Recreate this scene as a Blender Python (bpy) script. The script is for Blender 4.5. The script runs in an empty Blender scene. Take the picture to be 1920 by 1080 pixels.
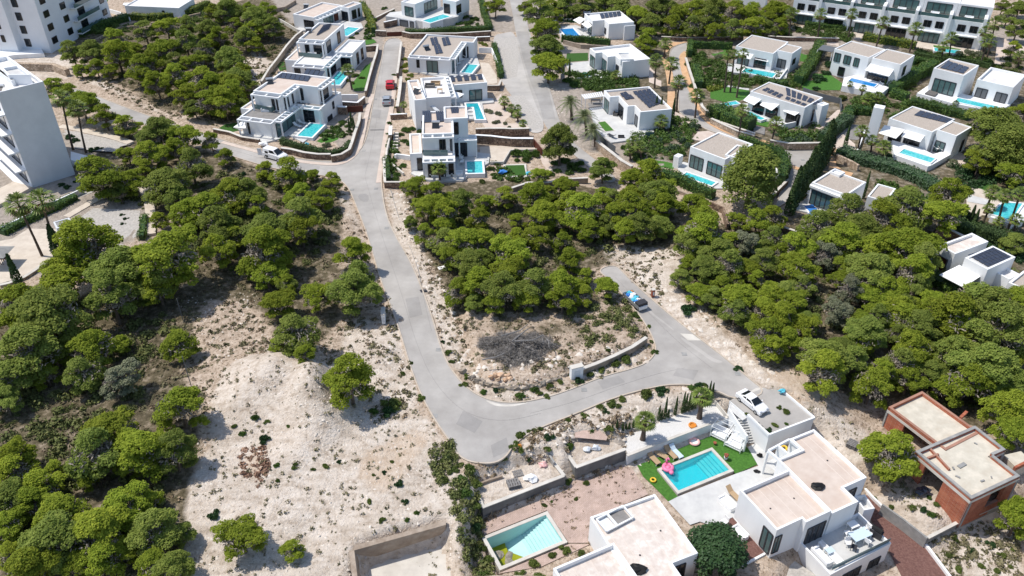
import bpy, math, random
import numpy as np
from mathutils import Vector
from mathutils.geometry import tessellate_polygon
R = math.radians
scene = bpy.context.scene
COL = scene.collection
rnd = random.Random(7)
# ---------------------------------------------------------------- camera, world, sun, exposure
H = 64.0; F = 1520.0; PITCH = math.atan(1070 / 1520.0)
cam = bpy.data.objects.new('camera', bpy.data.cameras.new('camera')); COL.objects.link(cam)
cam.location = (0, 0, H); cam.rotation_euler = (math.pi / 2 - PITCH, 0, 0)
cam.data.sensor_width = 36; cam.data.lens = 36 * F / 1920; cam.data.clip_end = 6000
scene.camera = cam
SUN_EL = 61; SHADOW = Vector((1.0, -0.2, 0)).normalized()
world = bpy.data.worlds.new('World'); scene.world = world; world.use_nodes = True
nt = world.node_tree
sky = nt.nodes.new('ShaderNodeTexSky'); sky.sky_type = 'NISHITA'; sky.sun_disc = False
sky.sun_elevation = R(SUN_EL); sky.sun_rotation = math.atan2(-SHADOW.x, -SHADOW.y)
nt.links.new(sky.outputs[0], nt.nodes['Background'].inputs[0]); nt.nodes['Background'].inputs[1].default_value = 0.15
sl = bpy.data.lights.new('sun', 'SUN'); sl.energy = 3.9; sl.angle = R(0.53); sl.color = (1.0, 0.94, 0.86)
so = bpy.data.objects.new('sun', sl); COL.objects.link(so)
sdir = Vector((SHADOW.x * math.cos(R(SUN_EL)), SHADOW.y * math.cos(R(SUN_EL)), -math.sin(R(SUN_EL))))
so.rotation_euler = sdir.to_track_quat('-Z', 'Y').to_euler()
scene.view_settings.view_transform = 'Standard'; scene.view_settings.look = 'None'
scene.view_settings.exposure = 0.1; scene.view_settings.gamma = 1.0
scene.cycles.max_bounces = 5; scene.cycles.transparent_max_bounces = 6

# ---------------------------------------------------------------- picture point -> place on a level z
SD, CD = math.sin(PITCH), math.cos(PITCH)
def W(px, py, z=0.0):
    u = (px - 960) / F; v = (py - 540) / F
    t = (H - z) / (SD + v * CD)
    return Vector((u * t, (CD - v * SD) * t, z))
def PX(x, y, z):
    d = y * CD + (H - z) * SD
    return 960 + F * x / d, 540 + F * ((H - z) * CD - y * SD) / d
def K(ox, oy, s):
    def f(*a): return [(ox + a[i] / s, oy + a[i + 1] / s) for i in range(0, len(a), 2)]
    return f
T1 = K(0, 0, 4); T2 = K(400, 0, 4.8); T3 = K(700, 0, 4.8); T4 = K(1040, 0, 4.8); T5 = K(1340, 0, 6.39); T6 = K(1620, 0, 6.39)
M1 = K(400, 160, 6); M2 = K(700, 160, 6); M3 = K(0, 200, 4); M4 = K(1000, 160, 4.8); M5 = K(1240, 220, 4.8); M6 = K(1560, 120, 5.333)
M7 = K(1560, 320, 4.5); M8 = K(1340, 130, 7.385); M9 = K(900, 160, 6); L1 = K(0, 430, 6.354)
B1 = K(1100, 680, 4.8); B2 = K(1340, 800, 3.858); B3 = K(1000, 880, 4.8); B4 = K(860, 840, 4.5); B5 = K(1580, 700, 3.857)
B6 = K(600, 840, 4.5); B7 = K(820, 560, 4.3636); B8 = K(1100, 500, 6); B9 = K(880, 760, 5.333); B10 = K(1560, 800, 3.858)
P0 = K(0, 0, 1)
def WS(pts, z=0.0): return [W(p[0], p[1], z) for p in pts]

# ---------------------------------------------------------------- materials
def mat(name, c1, c2=None, scale=1.0, rough=0.85, c3=None, bump=0.0, bscale=None, metal=0.0, spec=0.3, world_co=False, lo=0.35, hi=0.65, objvar=0.0, detail=6, trans=0.0, stretch=None):
    m = bpy.data.materials.new(name); m.use_nodes = True
    n, l = m.node_tree.nodes, m.node_tree.links
    b = n['Principled BSDF']; b.inputs['Roughness'].default_value = rough; b.inputs['Metallic'].default_value = metal
    b.inputs['Specular IOR Level'].default_value = spec
    out = None
    if c2 is None and not objvar:
        b.inputs['Base Color'].default_value = (*c1, 1)
    else:
        c2 = c2 or c1
        if world_co: co = n.new('ShaderNodeNewGeometry').outputs['Position']
        else: co = n.new('ShaderNodeTexCoord').outputs['Object']
        if stretch:
            mp = n.new('ShaderNodeMapping'); mp.inputs['Scale'].default_value = stretch; l.new(co, mp.inputs[0]); co = mp.outputs[0]
        nz = n.new('ShaderNodeTexNoise'); nz.inputs['Scale'].default_value = scale; nz.inputs['Detail'].default_value = detail; nz.inputs['Roughness'].default_value = 0.62
        l.new(co, nz.inputs[0])
        r = n.new('ShaderNodeValToRGB'); e = r.color_ramp.elements
        e[0].position = lo; e[0].color = (*c1, 1); e[1].position = hi; e[1].color = (*c2, 1)
        if c3: x = e.new((lo + hi) / 2); x.color = (*c3, 1)
        l.new(nz.outputs[0], r.inputs[0]); out = r.outputs[0]
        if objvar:
            oi = n.new('ShaderNodeObjectInfo'); hs = n.new('ShaderNodeHueSaturation')
            mr = n.new('ShaderNodeMapRange'); mr.inputs[3].default_value = 1 - objvar; mr.inputs[4].default_value = 1 + objvar
            l.new(oi.outputs['Random'], mr.inputs[0]); l.new(mr.outputs[0], hs.inputs['Value'])
            mh = n.new('ShaderNodeMath'); mh.operation = 'MULTIPLY_ADD'; mh.inputs[1].default_value = 7.31; mh.inputs[2].default_value = 0.0
            fr = n.new('ShaderNodeMath'); fr.operation = 'FRACT'; l.new(oi.outputs['Random'], mh.inputs[0]); l.new(mh.outputs[0], fr.inputs[0])
            m2 = n.new('ShaderNodeMapRange'); m2.inputs[3].default_value = 0.5 - objvar * .03; m2.inputs[4].default_value = 0.5 + objvar * .03
            l.new(fr.outputs[0], m2.inputs[0]); l.new(m2.outputs[0], hs.inputs['Hue'])
            l.new(out, hs.inputs['Color']); out = hs.outputs[0]
        l.new(out, b.inputs['Base Color'])
        if bump:
            nb = n.new('ShaderNodeTexNoise'); nb.inputs['Scale'].default_value = bscale or scale * 3; nb.inputs['Detail'].default_value = 5
            l.new(co, nb.inputs[0]); bp = n.new('ShaderNodeBump'); bp.inputs['Strength'].default_value = bump; bp.inputs['Distance'].default_value = 0.3
            l.new(nb.outputs[0], bp.inputs['Height']); l.new(bp.outputs[0], b.inputs['Normal'])
    if trans:
        t = n.new('ShaderNodeBsdfTranslucent'); mx = n.new('ShaderNodeMixShader'); mx.inputs[0].default_value = trans
        if out: l.new(out, t.inputs[0])
        else: t.inputs[0].default_value = (*c1, 1)
        l.new(b.outputs[0], mx.inputs[1]); l.new(t.outputs[0], mx.inputs[2]); l.new(mx.outputs[0], n['Material Output'].inputs[0])
    return m
MT = {}
def dm(k, *a, **kw): MT[k] = mat(k, *a, **kw)
dm('white', (.76, .77, .77), (.85, .86, .86), .35, .8, stretch=(1, 1, .25))
dm('roofwhite', (.62, .60, .58), (.76, .75, .73), .5, .9)
dm('gravelroof', (.36, .31, .26), (.50, .44, .38), 6, .95, bump=.3)
dm('pinkroof', (.56, .48, .42), (.74, .69, .63), 1.1, .95, c3=(.63, .56, .50), lo=.36, hi=.66)
dm('roofseam', (.655, .575, .505), rough=.9)
dm('ledge', (.24, .19, .14), (.50, .43, .35), 1.4, .95, world_co=True)
dm('cleanroof', (.54, .44, .37), (.62, .53, .46), .7, .95, c3=(.57, .48, .41))
dm('slabroof', (.52, .47, .38), (.64, .59, .49), .9, .95, c3=(.56, .52, .43), bump=.15)
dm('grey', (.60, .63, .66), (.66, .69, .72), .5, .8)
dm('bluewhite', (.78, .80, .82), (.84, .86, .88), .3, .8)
dm('paving', (.50, .50, .49), (.60, .60, .58), .8, .8)
dm('paving_dark', (.20, .19, .18), (.27, .26, .25), 1.2, .8)
dm('tile_beige', (.52, .45, .37), (.62, .55, .46), .8, .85)
dm('redgravel', (.13, .065, .055), (.22, .12, .10), 5, .95, bump=.4)
dm('concrete', (.24, .24, .23), (.36, .35, .33), .8, .9, c3=(.29, .29, .28), bump=.2)
dm('concrete_shaded', (.12, .12, .12), (.20, .20, .195), .8, .9)  # the same concrete darkened, shade of the wall faces put into its colour
dm('concrete_light', (.50, .47, .42), (.64, .61, .55), .5, .9)
dm('concrete_brown', (.26, .20, .15), (.42, .35, .28), .7, .95, bump=.3)
dm('kerb', (.45, .38, .30), (.55, .48, .40), 1.0, .9)
dm('white_gravel', (.58, .57, .55), (.72, .71, .69), 8, .95, bump=.3)
dm('grey_gravel', (.36, .34, .31), (.52, .49, .45), 3, .95, bump=.3)
dm('lawn', (.045, .13, .018), (.075, .20, .03), 4, .95, bump=.3)
dm('lawn_dark', (.03, .085, .012), (.045, .12, .02), 3, .95)
dm('rubber', (.01, .01, .01), rough=.6)
dm('window', (.012, .016, .02), rough=.08, spec=.6)
dm('window_green', (.06, .12, .12), (.10, .17, .17), .4, .07, spec=.7)
dm('frame_dark', (.04, .04, .045), rough=.5)
dm('door_brown', (.10, .03, .018), rough=.6)
dm('shutter', (.13, .14, .15), rough=.6)
dm('solar', (.03, .035, .05), (.05, .055, .075), 3, .18, spec=.7)
dm('metal', (.5, .52, .54), rough=.35, metal=.7)
dm('metal_white', (.8, .8, .8), rough=.4)
dm('fabric_white', (.85, .85, .84), rough=.9)
dm('fabric_tan', (.42, .30, .18), rough=.9)
dm('wicker', (.10, .095, .09), (.17, .16, .15), 9, .8)
dm('trunk', (.10, .075, .055), (.20, .16, .125), 6, .95)
dm('palm_trunk', (.07, .05, .038), (.14, .105, .08), 9, .95, stretch=(1, 1, 3))
dm('branchwood', (.11, .10, .09), (.30, .28, .26), 1.5, .95)
dm('deadwood', (.15, .14, .135), (.28, .27, .26), 5, .95)
dm('leaf_a', (.165, .225, .024), (.35, .41, .05), 5, .75, objvar=.2, trans=.42, spec=.1)
dm('leaf_b', (.15, .205, .04), (.30, .355, .08), 5, .75, objvar=.2, trans=.4, spec=.1)
dm('leaf_grey', (.15, .17, .095), (.24, .25, .16), 4, .8, objvar=.15, trans=.15, spec=.1)
dm('leaf_carob', (.022, .06, .018), (.045, .10, .028), 2, .6, objvar=.1, trans=.1)
dm('leaf_hedge', (.045, .095, .016), (.11, .18, .03), 1.6, .6, objvar=.2, trans=.15)
dm('leaf_yellow', (.14, .19, .02), (.24, .26, .04), 1.6, .6, trans=.15)
dm('leaf_cypress', (.03, .06, .016), (.07, .115, .03), 2.5, .7, objvar=.2, trans=.08)
dm('leaf_palm', (.10, .15, .025), (.22, .28, .06), 2, .5, objvar=.15, trans=.2)
dm('leaf_date', (.12, .15, .06), (.22, .25, .11), 2, .5, trans=.15)
dm('leaf_dry', (.22, .15, .08), (.32, .23, .13), 2, .9)
dm('leaf_bush', (.07, .11, .02), (.14, .18, .04), 1.6, .8, objvar=.3, trans=.15)
dm('leaf_oleander', (.05, .10, .04), (.12, .17, .10), 6, .7, objvar=.15, trans=.1)
dm('twig', (.20, .17, .14), (.34, .30, .25), 4, .95, world_co=True)
dm('rust_brush', (.20, .11, .07), (.42, .27, .19), .9, .95, world_co=True)
dm('undergrowth', (.07, .095, .025), (.19, .20, .07), .8, .9, world_co=True)
dm('scrub', (.11, .105, .05), (.27, .24, .14), .6, .95, world_co=True)
dm('scrub_brown', (.16, .115, .07), (.36, .28, .19), .7, .95, world_co=True)
dm('stone', (.50, .43, .36), (.72, .67, .60), .5, .95, world_co=True)
dm('stone_orange', (.45, .28, .17), (.62, .44, .30), .8, .95, world_co=True)
dm('pool_shell', (.38, .62, .60), (.45, .70, .68), .5, .6)
dm('algae', (.18, .19, .005), (.34, .36, .02), .35, .25)
dm('pink', (.80, .22, .38), rough=.35)
dm('pink_pale', (.75, .45, .42), rough=.4)
dm('orange', (.62, .24, .04), rough=.4)
dm('yellow', (.75, .50, .05), rough=.4)
dm('blue', (.05, .22, .62), rough=.4)
dm('cyan', (.10, .52, .66), rough=.5)
dm('paleblue', (.55, .66, .74), rough=.5)
dm('car_white', (.82, .82, .82), rough=.22, spec=.6)
dm('car_red', (.55, .015, .025), rough=.2, spec=.6)
dm('car_silver', (.42, .44, .46), rough=.28, metal=.4)
dm('terracotta', (.30, .09, .05), rough=.8)
dm('sidewalk_orange', (.52, .32, .17), (.62, .41, .25), 1, .9)
dm('haze_sky', (.4, .4, .4))

def brickmat(name, c1, c2, mortar, scale, noise=.3):
    m = mat(name, c1, c2, 1.5, .95)
    n, l = m.node_tree.nodes, m.node_tree.links
    b = n['Principled BSDF']
    g = n.new('ShaderNodeNewGeometry'); sx = n.new('ShaderNodeSeparateXYZ'); l.new(g.outputs['Position'], sx.inputs[0])
    ad = n.new('ShaderNodeMath'); ad.operation = 'ADD'; l.new(sx.outputs[0], ad.inputs[0]); l.new(sx.outputs[1], ad.inputs[1])
    cx = n.new('ShaderNodeCombineXYZ'); l.new(ad.outputs[0], cx.inputs[0]); l.new(sx.outputs[2], cx.inputs[1])
    bk = n.new('ShaderNodeTexBrick'); bk.inputs['Scale'].default_value = scale
    bk.inputs['Color1'].default_value = (*c1, 1); bk.inputs['Color2'].default_value = (*c2, 1); bk.inputs['Mortar'].default_value = (*mortar, 1)
    bk.inputs['Mortar Size'].default_value = .02; bk.inputs['Brick Width'].default_value = .6; bk.inputs['Row Height'].default_value = .3
    l.new(cx.outputs[0], bk.inputs[0]); 
    nz = n.new('ShaderNodeTexNoise'); nz.inputs['Scale'].default_value = .8; l.new(g.outputs['Position'], nz.inputs[0])
    mx = n.new('ShaderNodeMixRGB'); mx.blend_type = 'MULTIPLY'; mx.inputs[0].default_value = noise; l.new(bk.outputs[0], mx.inputs[1])
    rp = n.new('ShaderNodeValToRGB'); rp.color_ramp.elements[0].position = .35; rp.color_ramp.elements[1].position = .65; rp.color_ramp.elements[0].color = (.4, .4, .4, 1)
    l.new(nz.outputs[0], rp.inputs[0]); l.new(rp.outputs[0], mx.inputs[2]); l.new(mx.outputs[0], b.inputs['Base Color'])
    MT[name] = m
brickmat('brick', (.36, .10, .055), (.46, .16, .085), (.40, .22, .16), 1.5, .35)
brickmat('brick_pave', (.55, .42, .36), (.48, .36, .30), (.36, .27, .22), 1.3)
_n = MT['brick_pave'].node_tree; _c = [x for x in _n.nodes if x.type == 'COMBXYZ'][0]; _s = [x for x in _n.nodes if x.type == 'SEPXYZ'][0]; _sb = _n.nodes.new('ShaderNodeMath'); _sb.operation = 'SUBTRACT'
_n.links.new(_s.outputs[1], _sb.inputs[0]); _n.links.new(_s.outputs[0], _sb.inputs[1]); _n.links.new(_sb.outputs[0], _c.inputs[1])
def vorstone(name, c1, c2, gap, scale):
    m = mat(name, c1, c2, 2, .95); n, l = m.node_tree.nodes, m.node_tree.links; b = n['Principled BSDF']
    g = n.new('ShaderNodeNewGeometry')
    v = n.new('ShaderNodeTexVoronoi'); v.inputs['Scale'].default_value = scale; l.new(g.outputs['Position'], v.inputs[0])
    e = n.new('ShaderNodeTexVoronoi'); e.feature = 'DISTANCE_TO_EDGE'; e.inputs['Scale'].default_value = scale; l.new(g.outputs['Position'], e.inputs[0])
    sp = n.new('ShaderNodeSeparateColor'); l.new(v.outputs['Color'], sp.inputs[0])
    r = n.new('ShaderNodeValToRGB'); r.color_ramp.elements[0].color = (*c1, 1); r.color_ramp.elements[1].color = (*c2, 1); l.new(sp.outputs[0], r.inputs[0])
    r2 = n.new('ShaderNodeValToRGB'); r2.color_ramp.elements[0].position = .02; r2.color_ramp.elements[1].position = .09; l.new(e.outputs[0], r2.inputs[0])
    mx = n.new('ShaderNodeMixRGB'); mx.inputs[1].default_value = (*gap, 1); l.new(r2.outputs[0], mx.inputs[0]); l.new(r.outputs[0], mx.inputs[2]); l.new(mx.outputs[0], b.inputs['Base Color'])
    MT[name] = m
vorstone('stone_wall', (.16, .10, .07), (.34, .25, .18), (.08, .06, .05), 2.0)
vorstone('stone_wall_pale', (.36, .27, .19), (.58, .47, .36), (.2, .15, .11), 2.2)
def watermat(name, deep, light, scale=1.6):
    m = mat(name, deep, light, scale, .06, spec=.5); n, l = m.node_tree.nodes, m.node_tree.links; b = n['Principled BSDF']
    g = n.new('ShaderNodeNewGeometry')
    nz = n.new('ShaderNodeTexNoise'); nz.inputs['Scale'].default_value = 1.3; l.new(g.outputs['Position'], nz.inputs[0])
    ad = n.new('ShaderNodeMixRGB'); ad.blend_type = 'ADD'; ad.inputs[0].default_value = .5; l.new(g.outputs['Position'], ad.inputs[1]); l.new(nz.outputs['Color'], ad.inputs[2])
    v = n.new('ShaderNodeTexVoronoi'); v.feature = 'DISTANCE_TO_EDGE'; v.inputs['Scale'].default_value = scale; l.new(ad.outputs[0], v.inputs[0])  # pale cell edges paint a caustic light net into the water colour
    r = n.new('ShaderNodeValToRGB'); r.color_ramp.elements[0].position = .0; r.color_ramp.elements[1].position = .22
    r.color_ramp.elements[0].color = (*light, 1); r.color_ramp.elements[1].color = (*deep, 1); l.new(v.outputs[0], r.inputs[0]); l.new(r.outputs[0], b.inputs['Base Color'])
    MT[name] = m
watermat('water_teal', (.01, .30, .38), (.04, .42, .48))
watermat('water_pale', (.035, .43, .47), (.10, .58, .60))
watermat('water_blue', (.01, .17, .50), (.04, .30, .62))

# ---------------------------------------------------------------- mesh building
class MB:
    def __init__(s): s.v = []; s.f = []
    def add(s, vs, fs):
        o = len(s.v); s.v += [tuple(v) for v in vs]; s.f += [tuple(i + o for i in f) for f in fs]; return s
    def prism(s, poly, z0, z1, bottom=True):
        n = len(poly); P = [Vector((p[0], p[1])) for p in poly]
        if sum(P[i].x * P[(i + 1) % n].y - P[(i + 1) % n].x * P[i].y for i in range(n)) < 0: P.reverse()
        vs = [(p.x, p.y, z0) for p in P] + [(p.x, p.y, z1) for p in P]
        fs = [(i, (i + 1) % n, n + (i + 1) % n, n + i) for i in range(n)]
        for t in tris(P):
            fs.append(tuple(n + i for i in t))
            if bottom: fs.append(tuple(reversed(t)))
        return s.add(vs, fs)
    def sheet(s, poly, z, holes=()):
        loops = [[Vector((p[0], p[1], 0)) for p in poly]] + [[Vector((p[0], p[1], 0)) for p in h] for h in holes]
        flat = [p for lp in loops for p in lp]
        fs = []
        for t in tessellate_polygon(loops):
            a, b, c = (flat[i] for i in t)
            fs.append(t if (b - a).cross(c - a).z > 0 else tuple(reversed(t)))
        return s.add([(p.x, p.y, z) for p in flat], fs)
    def ring(s, outer, inner, z0, z1):
        n = len(outer)
        vs = [(p[0], p[1], z) for z in (z0, z1) for lp in (outer, inner) for p in lp]
        O0, I0, O1, I1 = 0, n, 2 * n, 3 * n; fs = []
        for i in range(n):
            j = (i + 1) % n
            fs += [(O0 + i, O0 + j, O1 + j, O1 + i), (I0 + j, I0 + i, I1 + i, I1 + j), (O1 + i, O1 + j, I1 + j, I1 + i), (O0 + j, O0 + i, I0 + i, I0 + j)]
        return s.add(vs, fs)
    def beam(s, a, b, w, h, up=Vector((0, 0, 1))):
        a = Vector(a); b = Vector(b); d = (b - a).normalized()
        if abs(d.dot(up)) > .98: up = Vector((0, 1, 0))
        x = d.cross(up).normalized() * (w / 2); y = x.cross(d).normalized() * (h / 2)
        vs = [a - x - y, a + x - y, a + x + y, a - x + y, b - x - y, b + x - y, b + x + y, b - x + y]
        return s.add(vs, [(0, 1, 2, 3), (7, 6, 5, 4), (0, 4, 5, 1), (1, 5, 6, 2), (2, 6, 7, 3), (3, 7, 4, 0)])
    def box(s, c, sx, sy, sz, rz=0.0, z_is_base=True):
        c = Vector(c); z0 = c.z if z_is_base else c.z - sz / 2
        ca, sa = math.cos(rz), math.sin(rz)
        P = [(c.x + x * ca - y * sa, c.y + x * sa + y * ca) for x, y in ((-sx / 2, -sy / 2), (sx / 2, -sy / 2), (sx / 2, sy / 2), (-sx / 2, sy / 2))]
        return s.prism(P, z0, z0 + sz)
    def tube(s, pts, rad, n=6, cap=True):
        rings = []
        for i, p in enumerate(pts):
            p = Vector(p); d = (Vector(pts[min(i + 1, len(pts) - 1)]) - Vector(pts[max(i - 1, 0)])).normalized()
            a = d.orthogonal().normalized(); b = d.cross(a); r = rad[i] if hasattr(rad, '__len__') else rad
            rings.append([p + (a * math.cos(2 * math.pi * k / n) + b * math.sin(2 * math.pi * k / n)) * r for k in range(n)])
        vs = [v for r_ in rings for v in r_]; fs = []
        for i in range(len(pts) - 1):
            for k in range(n): fs.append((i * n + k, i * n + (k + 1) % n, (i + 1) * n + (k + 1) % n, (i + 1) * n + k))
        if cap: fs += [tuple(reversed(range(n))), tuple(range(len(vs) - n, len(vs)))]
        return s.add(vs, fs)
    def lathe(s, c, prof, n=16):
        vs = []; fs = []; c = Vector(c)
        for r, z in prof: vs += [(c.x + r * math.cos(2 * math.pi * k / n), c.y + r * math.sin(2 * math.pi * k / n), c.z + z) for k in range(n)]
        for i in range(len(prof) - 1):
            for k in range(n): fs.append((i * n + k, i * n + (k + 1) % n, (i + 1) * n + (k + 1) % n, (i + 1) * n + k))
        fs += [tuple(reversed(range(n))), tuple(range(len(vs) - n, len(vs)))]
        return s.add(vs, fs)
    def blob(s, c, rx, ry, rz, jit=.15, n=8, m=5, seed=0):
        g = random.Random(seed); vs = [(c[0], c[1], c[2] - rz)]
        for i in range(1, m):
            t = math.pi * i / m
            for k in range(n):
                a = 2 * math.pi * k / n; q = 1 + g.uniform(-jit, jit)
                vs.append((c[0] + rx * q * math.sin(t) * math.cos(a), c[1] + ry * q * math.sin(t) * math.sin(a), c[2] - rz * q * math.cos(t)))
        vs.append((c[0], c[1], c[2] + rz)); fs = []
        for k in range(n):
            fs.append((0, 1 + (k + 1) % n, 1 + k)); L = 1 + (m - 2) * n; fs.append((len(vs) - 1, L + k, L + (k + 1) % n))
            for i in range(m - 2): a = 1 + i * n; fs.append((a + k, a + (k + 1) % n, a + n + (k + 1) % n, a + n + k))
        return s.add(vs, fs)
    def build(s, name, m, parent=None, smooth=False):
        me = bpy.data.meshes.new(name)
        off = parent.location if parent else Vector((0, 0, 0))
        me.from_pydata([(v[0] - off.x, v[1] - off.y, v[2] - off.z) for v in s.v], [], s.f); me.update()
        if smooth: me.polygons.foreach_set('use_smooth', [True] * len(me.polygons))
        me.materials.append(MT[m] if isinstance(m, str) else m)
        o = bpy.data.objects.new(name, me); COL.objects.link(o)
        if parent: o.parent = parent
        return o
def tris(P):
    return [t if (P[t[1]] - P[t[0]]).cross(P[t[2]] - P[t[0]]) > 0 else tuple(reversed(t)) for t in tessellate_polygon([[Vector((p.x, p.y, 0)) for p in P]])]
def npmesh(name, verts, faces, m, parent=None):
    """fast mesh from arrays; faces (n, k)"""
    me = bpy.data.meshes.new(name); k = faces.shape[1]
    me.vertices.add(len(verts)); me.vertices.foreach_set('co', np.asarray(verts, np.float32).ravel())
    me.loops.add(faces.size); me.loops.foreach_set('vertex_index', faces.astype(np.int32).ravel())
    me.polygons.add(len(faces)); me.polygons.foreach_set('loop_start', np.arange(len(faces), dtype=np.int32) * k)
    me.update(calc_edges=True)
    for q in (m if isinstance(m, (list, tuple)) else [m]): me.materials.append(MT[q])
    if name is None: return me
    o = bpy.data.objects.new(name, me); COL.objects.link(o)
    if parent: o.parent = parent
    return o
def tag(o, label=None, cat=None, group=None, kind=None):
    if label: o['label'] = label
    if cat: o['category'] = cat
    if group: o['group'] = group
    if kind: o['kind'] = kind
    return o
def empty(name, loc, label, cat, group=None):
    o = bpy.data.objects.new(name, None); COL.objects.link(o); o.location = loc; o.empty_display_size = .3
    return tag(o, label, cat, group)
def copy_tree(o, parent=None):
    c = o.copy(); COL.objects.link(c)
    if parent: c.parent = parent
    for ch in list(o.children): copy_tree(ch, c)
    return c
def structure(o): o['kind'] = 'structure'; return o
def inset(poly, d):
    """offset a closed polygon inwards by d"""
    P = [Vector((p[0], p[1])) for p in poly]; n = len(P)
    ar = sum(P[i].x * P[(i + 1) % n].y - P[(i + 1) % n].x * P[i].y for i in range(n)); sg = 1 if ar > 0 else -1
    out = []
    for i in range(n):
        a, b, c = P[i - 1], P[i], P[(i + 1) % n]
        e1 = (b - a).normalized(); e2 = (c - b).normalized()
        n1 = Vector((-e1.y, e1.x)) * sg; n2 = Vector((-e2.y, e2.x)) * sg
        q = n1 + n2; den = max(.25, 1 + n1.dot(n2)); out.append(b + q * (d / den))
    return out
def smooth_poly(pts, it=2, closed=True):
    for _ in range(it):
        q = []; n = len(pts)
        for i in range(n if closed else n - 1):
            a = Vector(pts[i]); b = Vector(pts[(i + 1) % n]); q += [a.lerp(b, .25), a.lerp(b, .75)]
        if not closed: q = [Vector(pts[0])] + q[1:-1] + [Vector(pts[-1])]
        pts = q
    return pts

def rect3(a, b, c, z, theta=None):
    """three picture corners on level z -> right-angled rectangle a, b, c, d in the world"""
    A, B, C = W(*a, z), W(*b, z), W(*c, z); A, B, C = (Vector((p.x, p.y)) for p in (A, B, C))
    u = (B - A)
    if theta is None:
        n = Vector((-u.y, u.x)).normalized(); v = C - B
        # share the error between both sides
        ang = math.atan2(u.y, u.x); angv = math.atan2(v.y, v.x); s = 1 if (u.x * v.y - u.y * v.x) > 0 else -1
        dev = ((angv - ang - s * math.pi / 2 + math.pi) % (2 * math.pi)) - math.pi; wt = v.length / (u.length + v.length); ang += dev * wt
    else: ang = theta
    e = Vector((math.cos(ang), math.sin(ang))); f = Vector((-e.y, e.x))
    L = u.dot(e); D = (C - B).dot(f); B0 = B
    A2 = B0 - e * L; C2 = B0 + f * D; return [A2, B0, C2, C2 - e * L]
# ---------------------------------------------------------------- terrain
SP = 0.55
gx = np.arange(-172, 172.01, SP); gy = np.arange(33, 262.01, SP)
NX, NY = len(gx), len(gy)
GX, GY = np.meshgrid(gx, gy)
def inpoly(poly, X=None, Y=None):
    X = GX if X is None else X; Y = GY if Y is None else Y
    r = np.zeros(X.shape, bool); n = len(poly)
    for i in range(n):
        x1, y1 = poly[i][0], poly[i][1]; x2, y2 = poly[(i + 1) % n][0], poly[(i + 1) % n][1]
        if y1 == y2: continue
        c = ((y1 > Y) != (y2 > Y)) & (X < (x2 - x1) * (Y - y1) / (y2 - y1) + x1); r ^= c
    return r
def blur(a, rad, it=2):
    k = max(1, int(round(rad / SP))); a = a.astype(float)
    for _ in range(it):
        for ax in (0, 1):
            p = np.pad(a, [(k, k) if i == ax else (0, 0) for i in (0, 1)], mode='edge'); c = np.cumsum(p, axis=ax)
            z = np.zeros_like(np.take(c, [0], axis=ax)); c = np.concatenate([z, c], axis=ax); L = a.shape[ax]
            a = (np.take(c, range(2 * k + 1, 2 * k + 1 + L), axis=ax) - np.take(c, range(0, L), axis=ax)) / (2 * k + 1)
    return a
rs = np.random.RandomState(3)
def vnoise(scale, seed):
    g = np.random.RandomState(seed).rand(400, 400); u = GX / scale + 150; v = GY / scale + 20
    i = np.floor(u).astype(int); j = np.floor(v).astype(int); fu = u - i; fv = v - j
    fu = fu * fu * (3 - 2 * fu); fv = fv * fv * (3 - 2 * fv); i %= 399; j %= 399
    return (g[j, i] * (1 - fu) + g[j, i + 1] * fu) * (1 - fv) + (g[j + 1, i] * (1 - fu) + g[j + 1, i + 1] * fu) * fv
def zpoly(pts, z=0.0): return [(p.x, p.y) for p in WS(pts, z)]
# road outlines, as they lie on the ground
MAINROAD = P0(722, 72, 716, 110, 707, 150, 698, 200, 691, 245, 682, 272, 668, 290, 642, 301, 600, 302, 560, 298, 500, 286, 440, 270, 380, 250, 300, 225, 220, 196, 140, 163,
              128, 176, 200, 207, 280, 238, 365, 265, 400, 281, 460, 301, 520, 318, 580, 327, 620, 331, 642, 340, 655, 355, 668, 386, 686, 432, 701, 482, 716, 532, 735, 580, 750, 622, 770, 690, 790, 742, 815, 788, 845, 830,
              860, 856, 885, 868, 925, 870, 948, 858, 962, 836, 985, 816, 1020, 799, 1080, 776, 1150, 746, 1225, 726, 1262, 721, 1300, 722, 1340, 731, 1383, 752, 1440, 738, 1400, 706, 1360, 672, 1300, 626, 1250, 586, 1205, 546, 1172, 515, 1158, 499, 1138, 499, 1122, 508,
              1136, 520, 1150, 532, 1166, 552, 1190, 580, 1212, 610, 1227, 640, 1231, 660, 1215, 680, 1185, 692, 1130, 706, 1060, 735, 1000, 752, 950, 757, 905, 747, 872, 725, 843, 690, 826, 650, 812, 600, 795, 550, 770, 490, 740, 440, 723, 400, 715, 350, 716, 320, 721, 290, 728, 245, 737, 200, 744, 150, 751, 110, 757, 72)
UPROAD = P0(953, -12, 960, 20, 966, 55, 974, 95, 985, 140, 998, 180, 1013, 218, 1030, 248, 1052, 270, 1085, 298, 1118, 325, 1140, 345, 1158, 338, 1140, 318, 1105, 291, 1068, 262, 1049, 228, 1038, 190, 1026, 150, 1011, 110, 998, 75, 986, 35, 978, -12)
UPYARD = P0(922, 67, 945, 62, 964, 58, 974, 95, 985, 140, 998, 180, 1018, 222, 1020, 245, 1006, 250, 992, 247, 985, 225, 965, 185, 942, 160, 932, 115)
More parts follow.
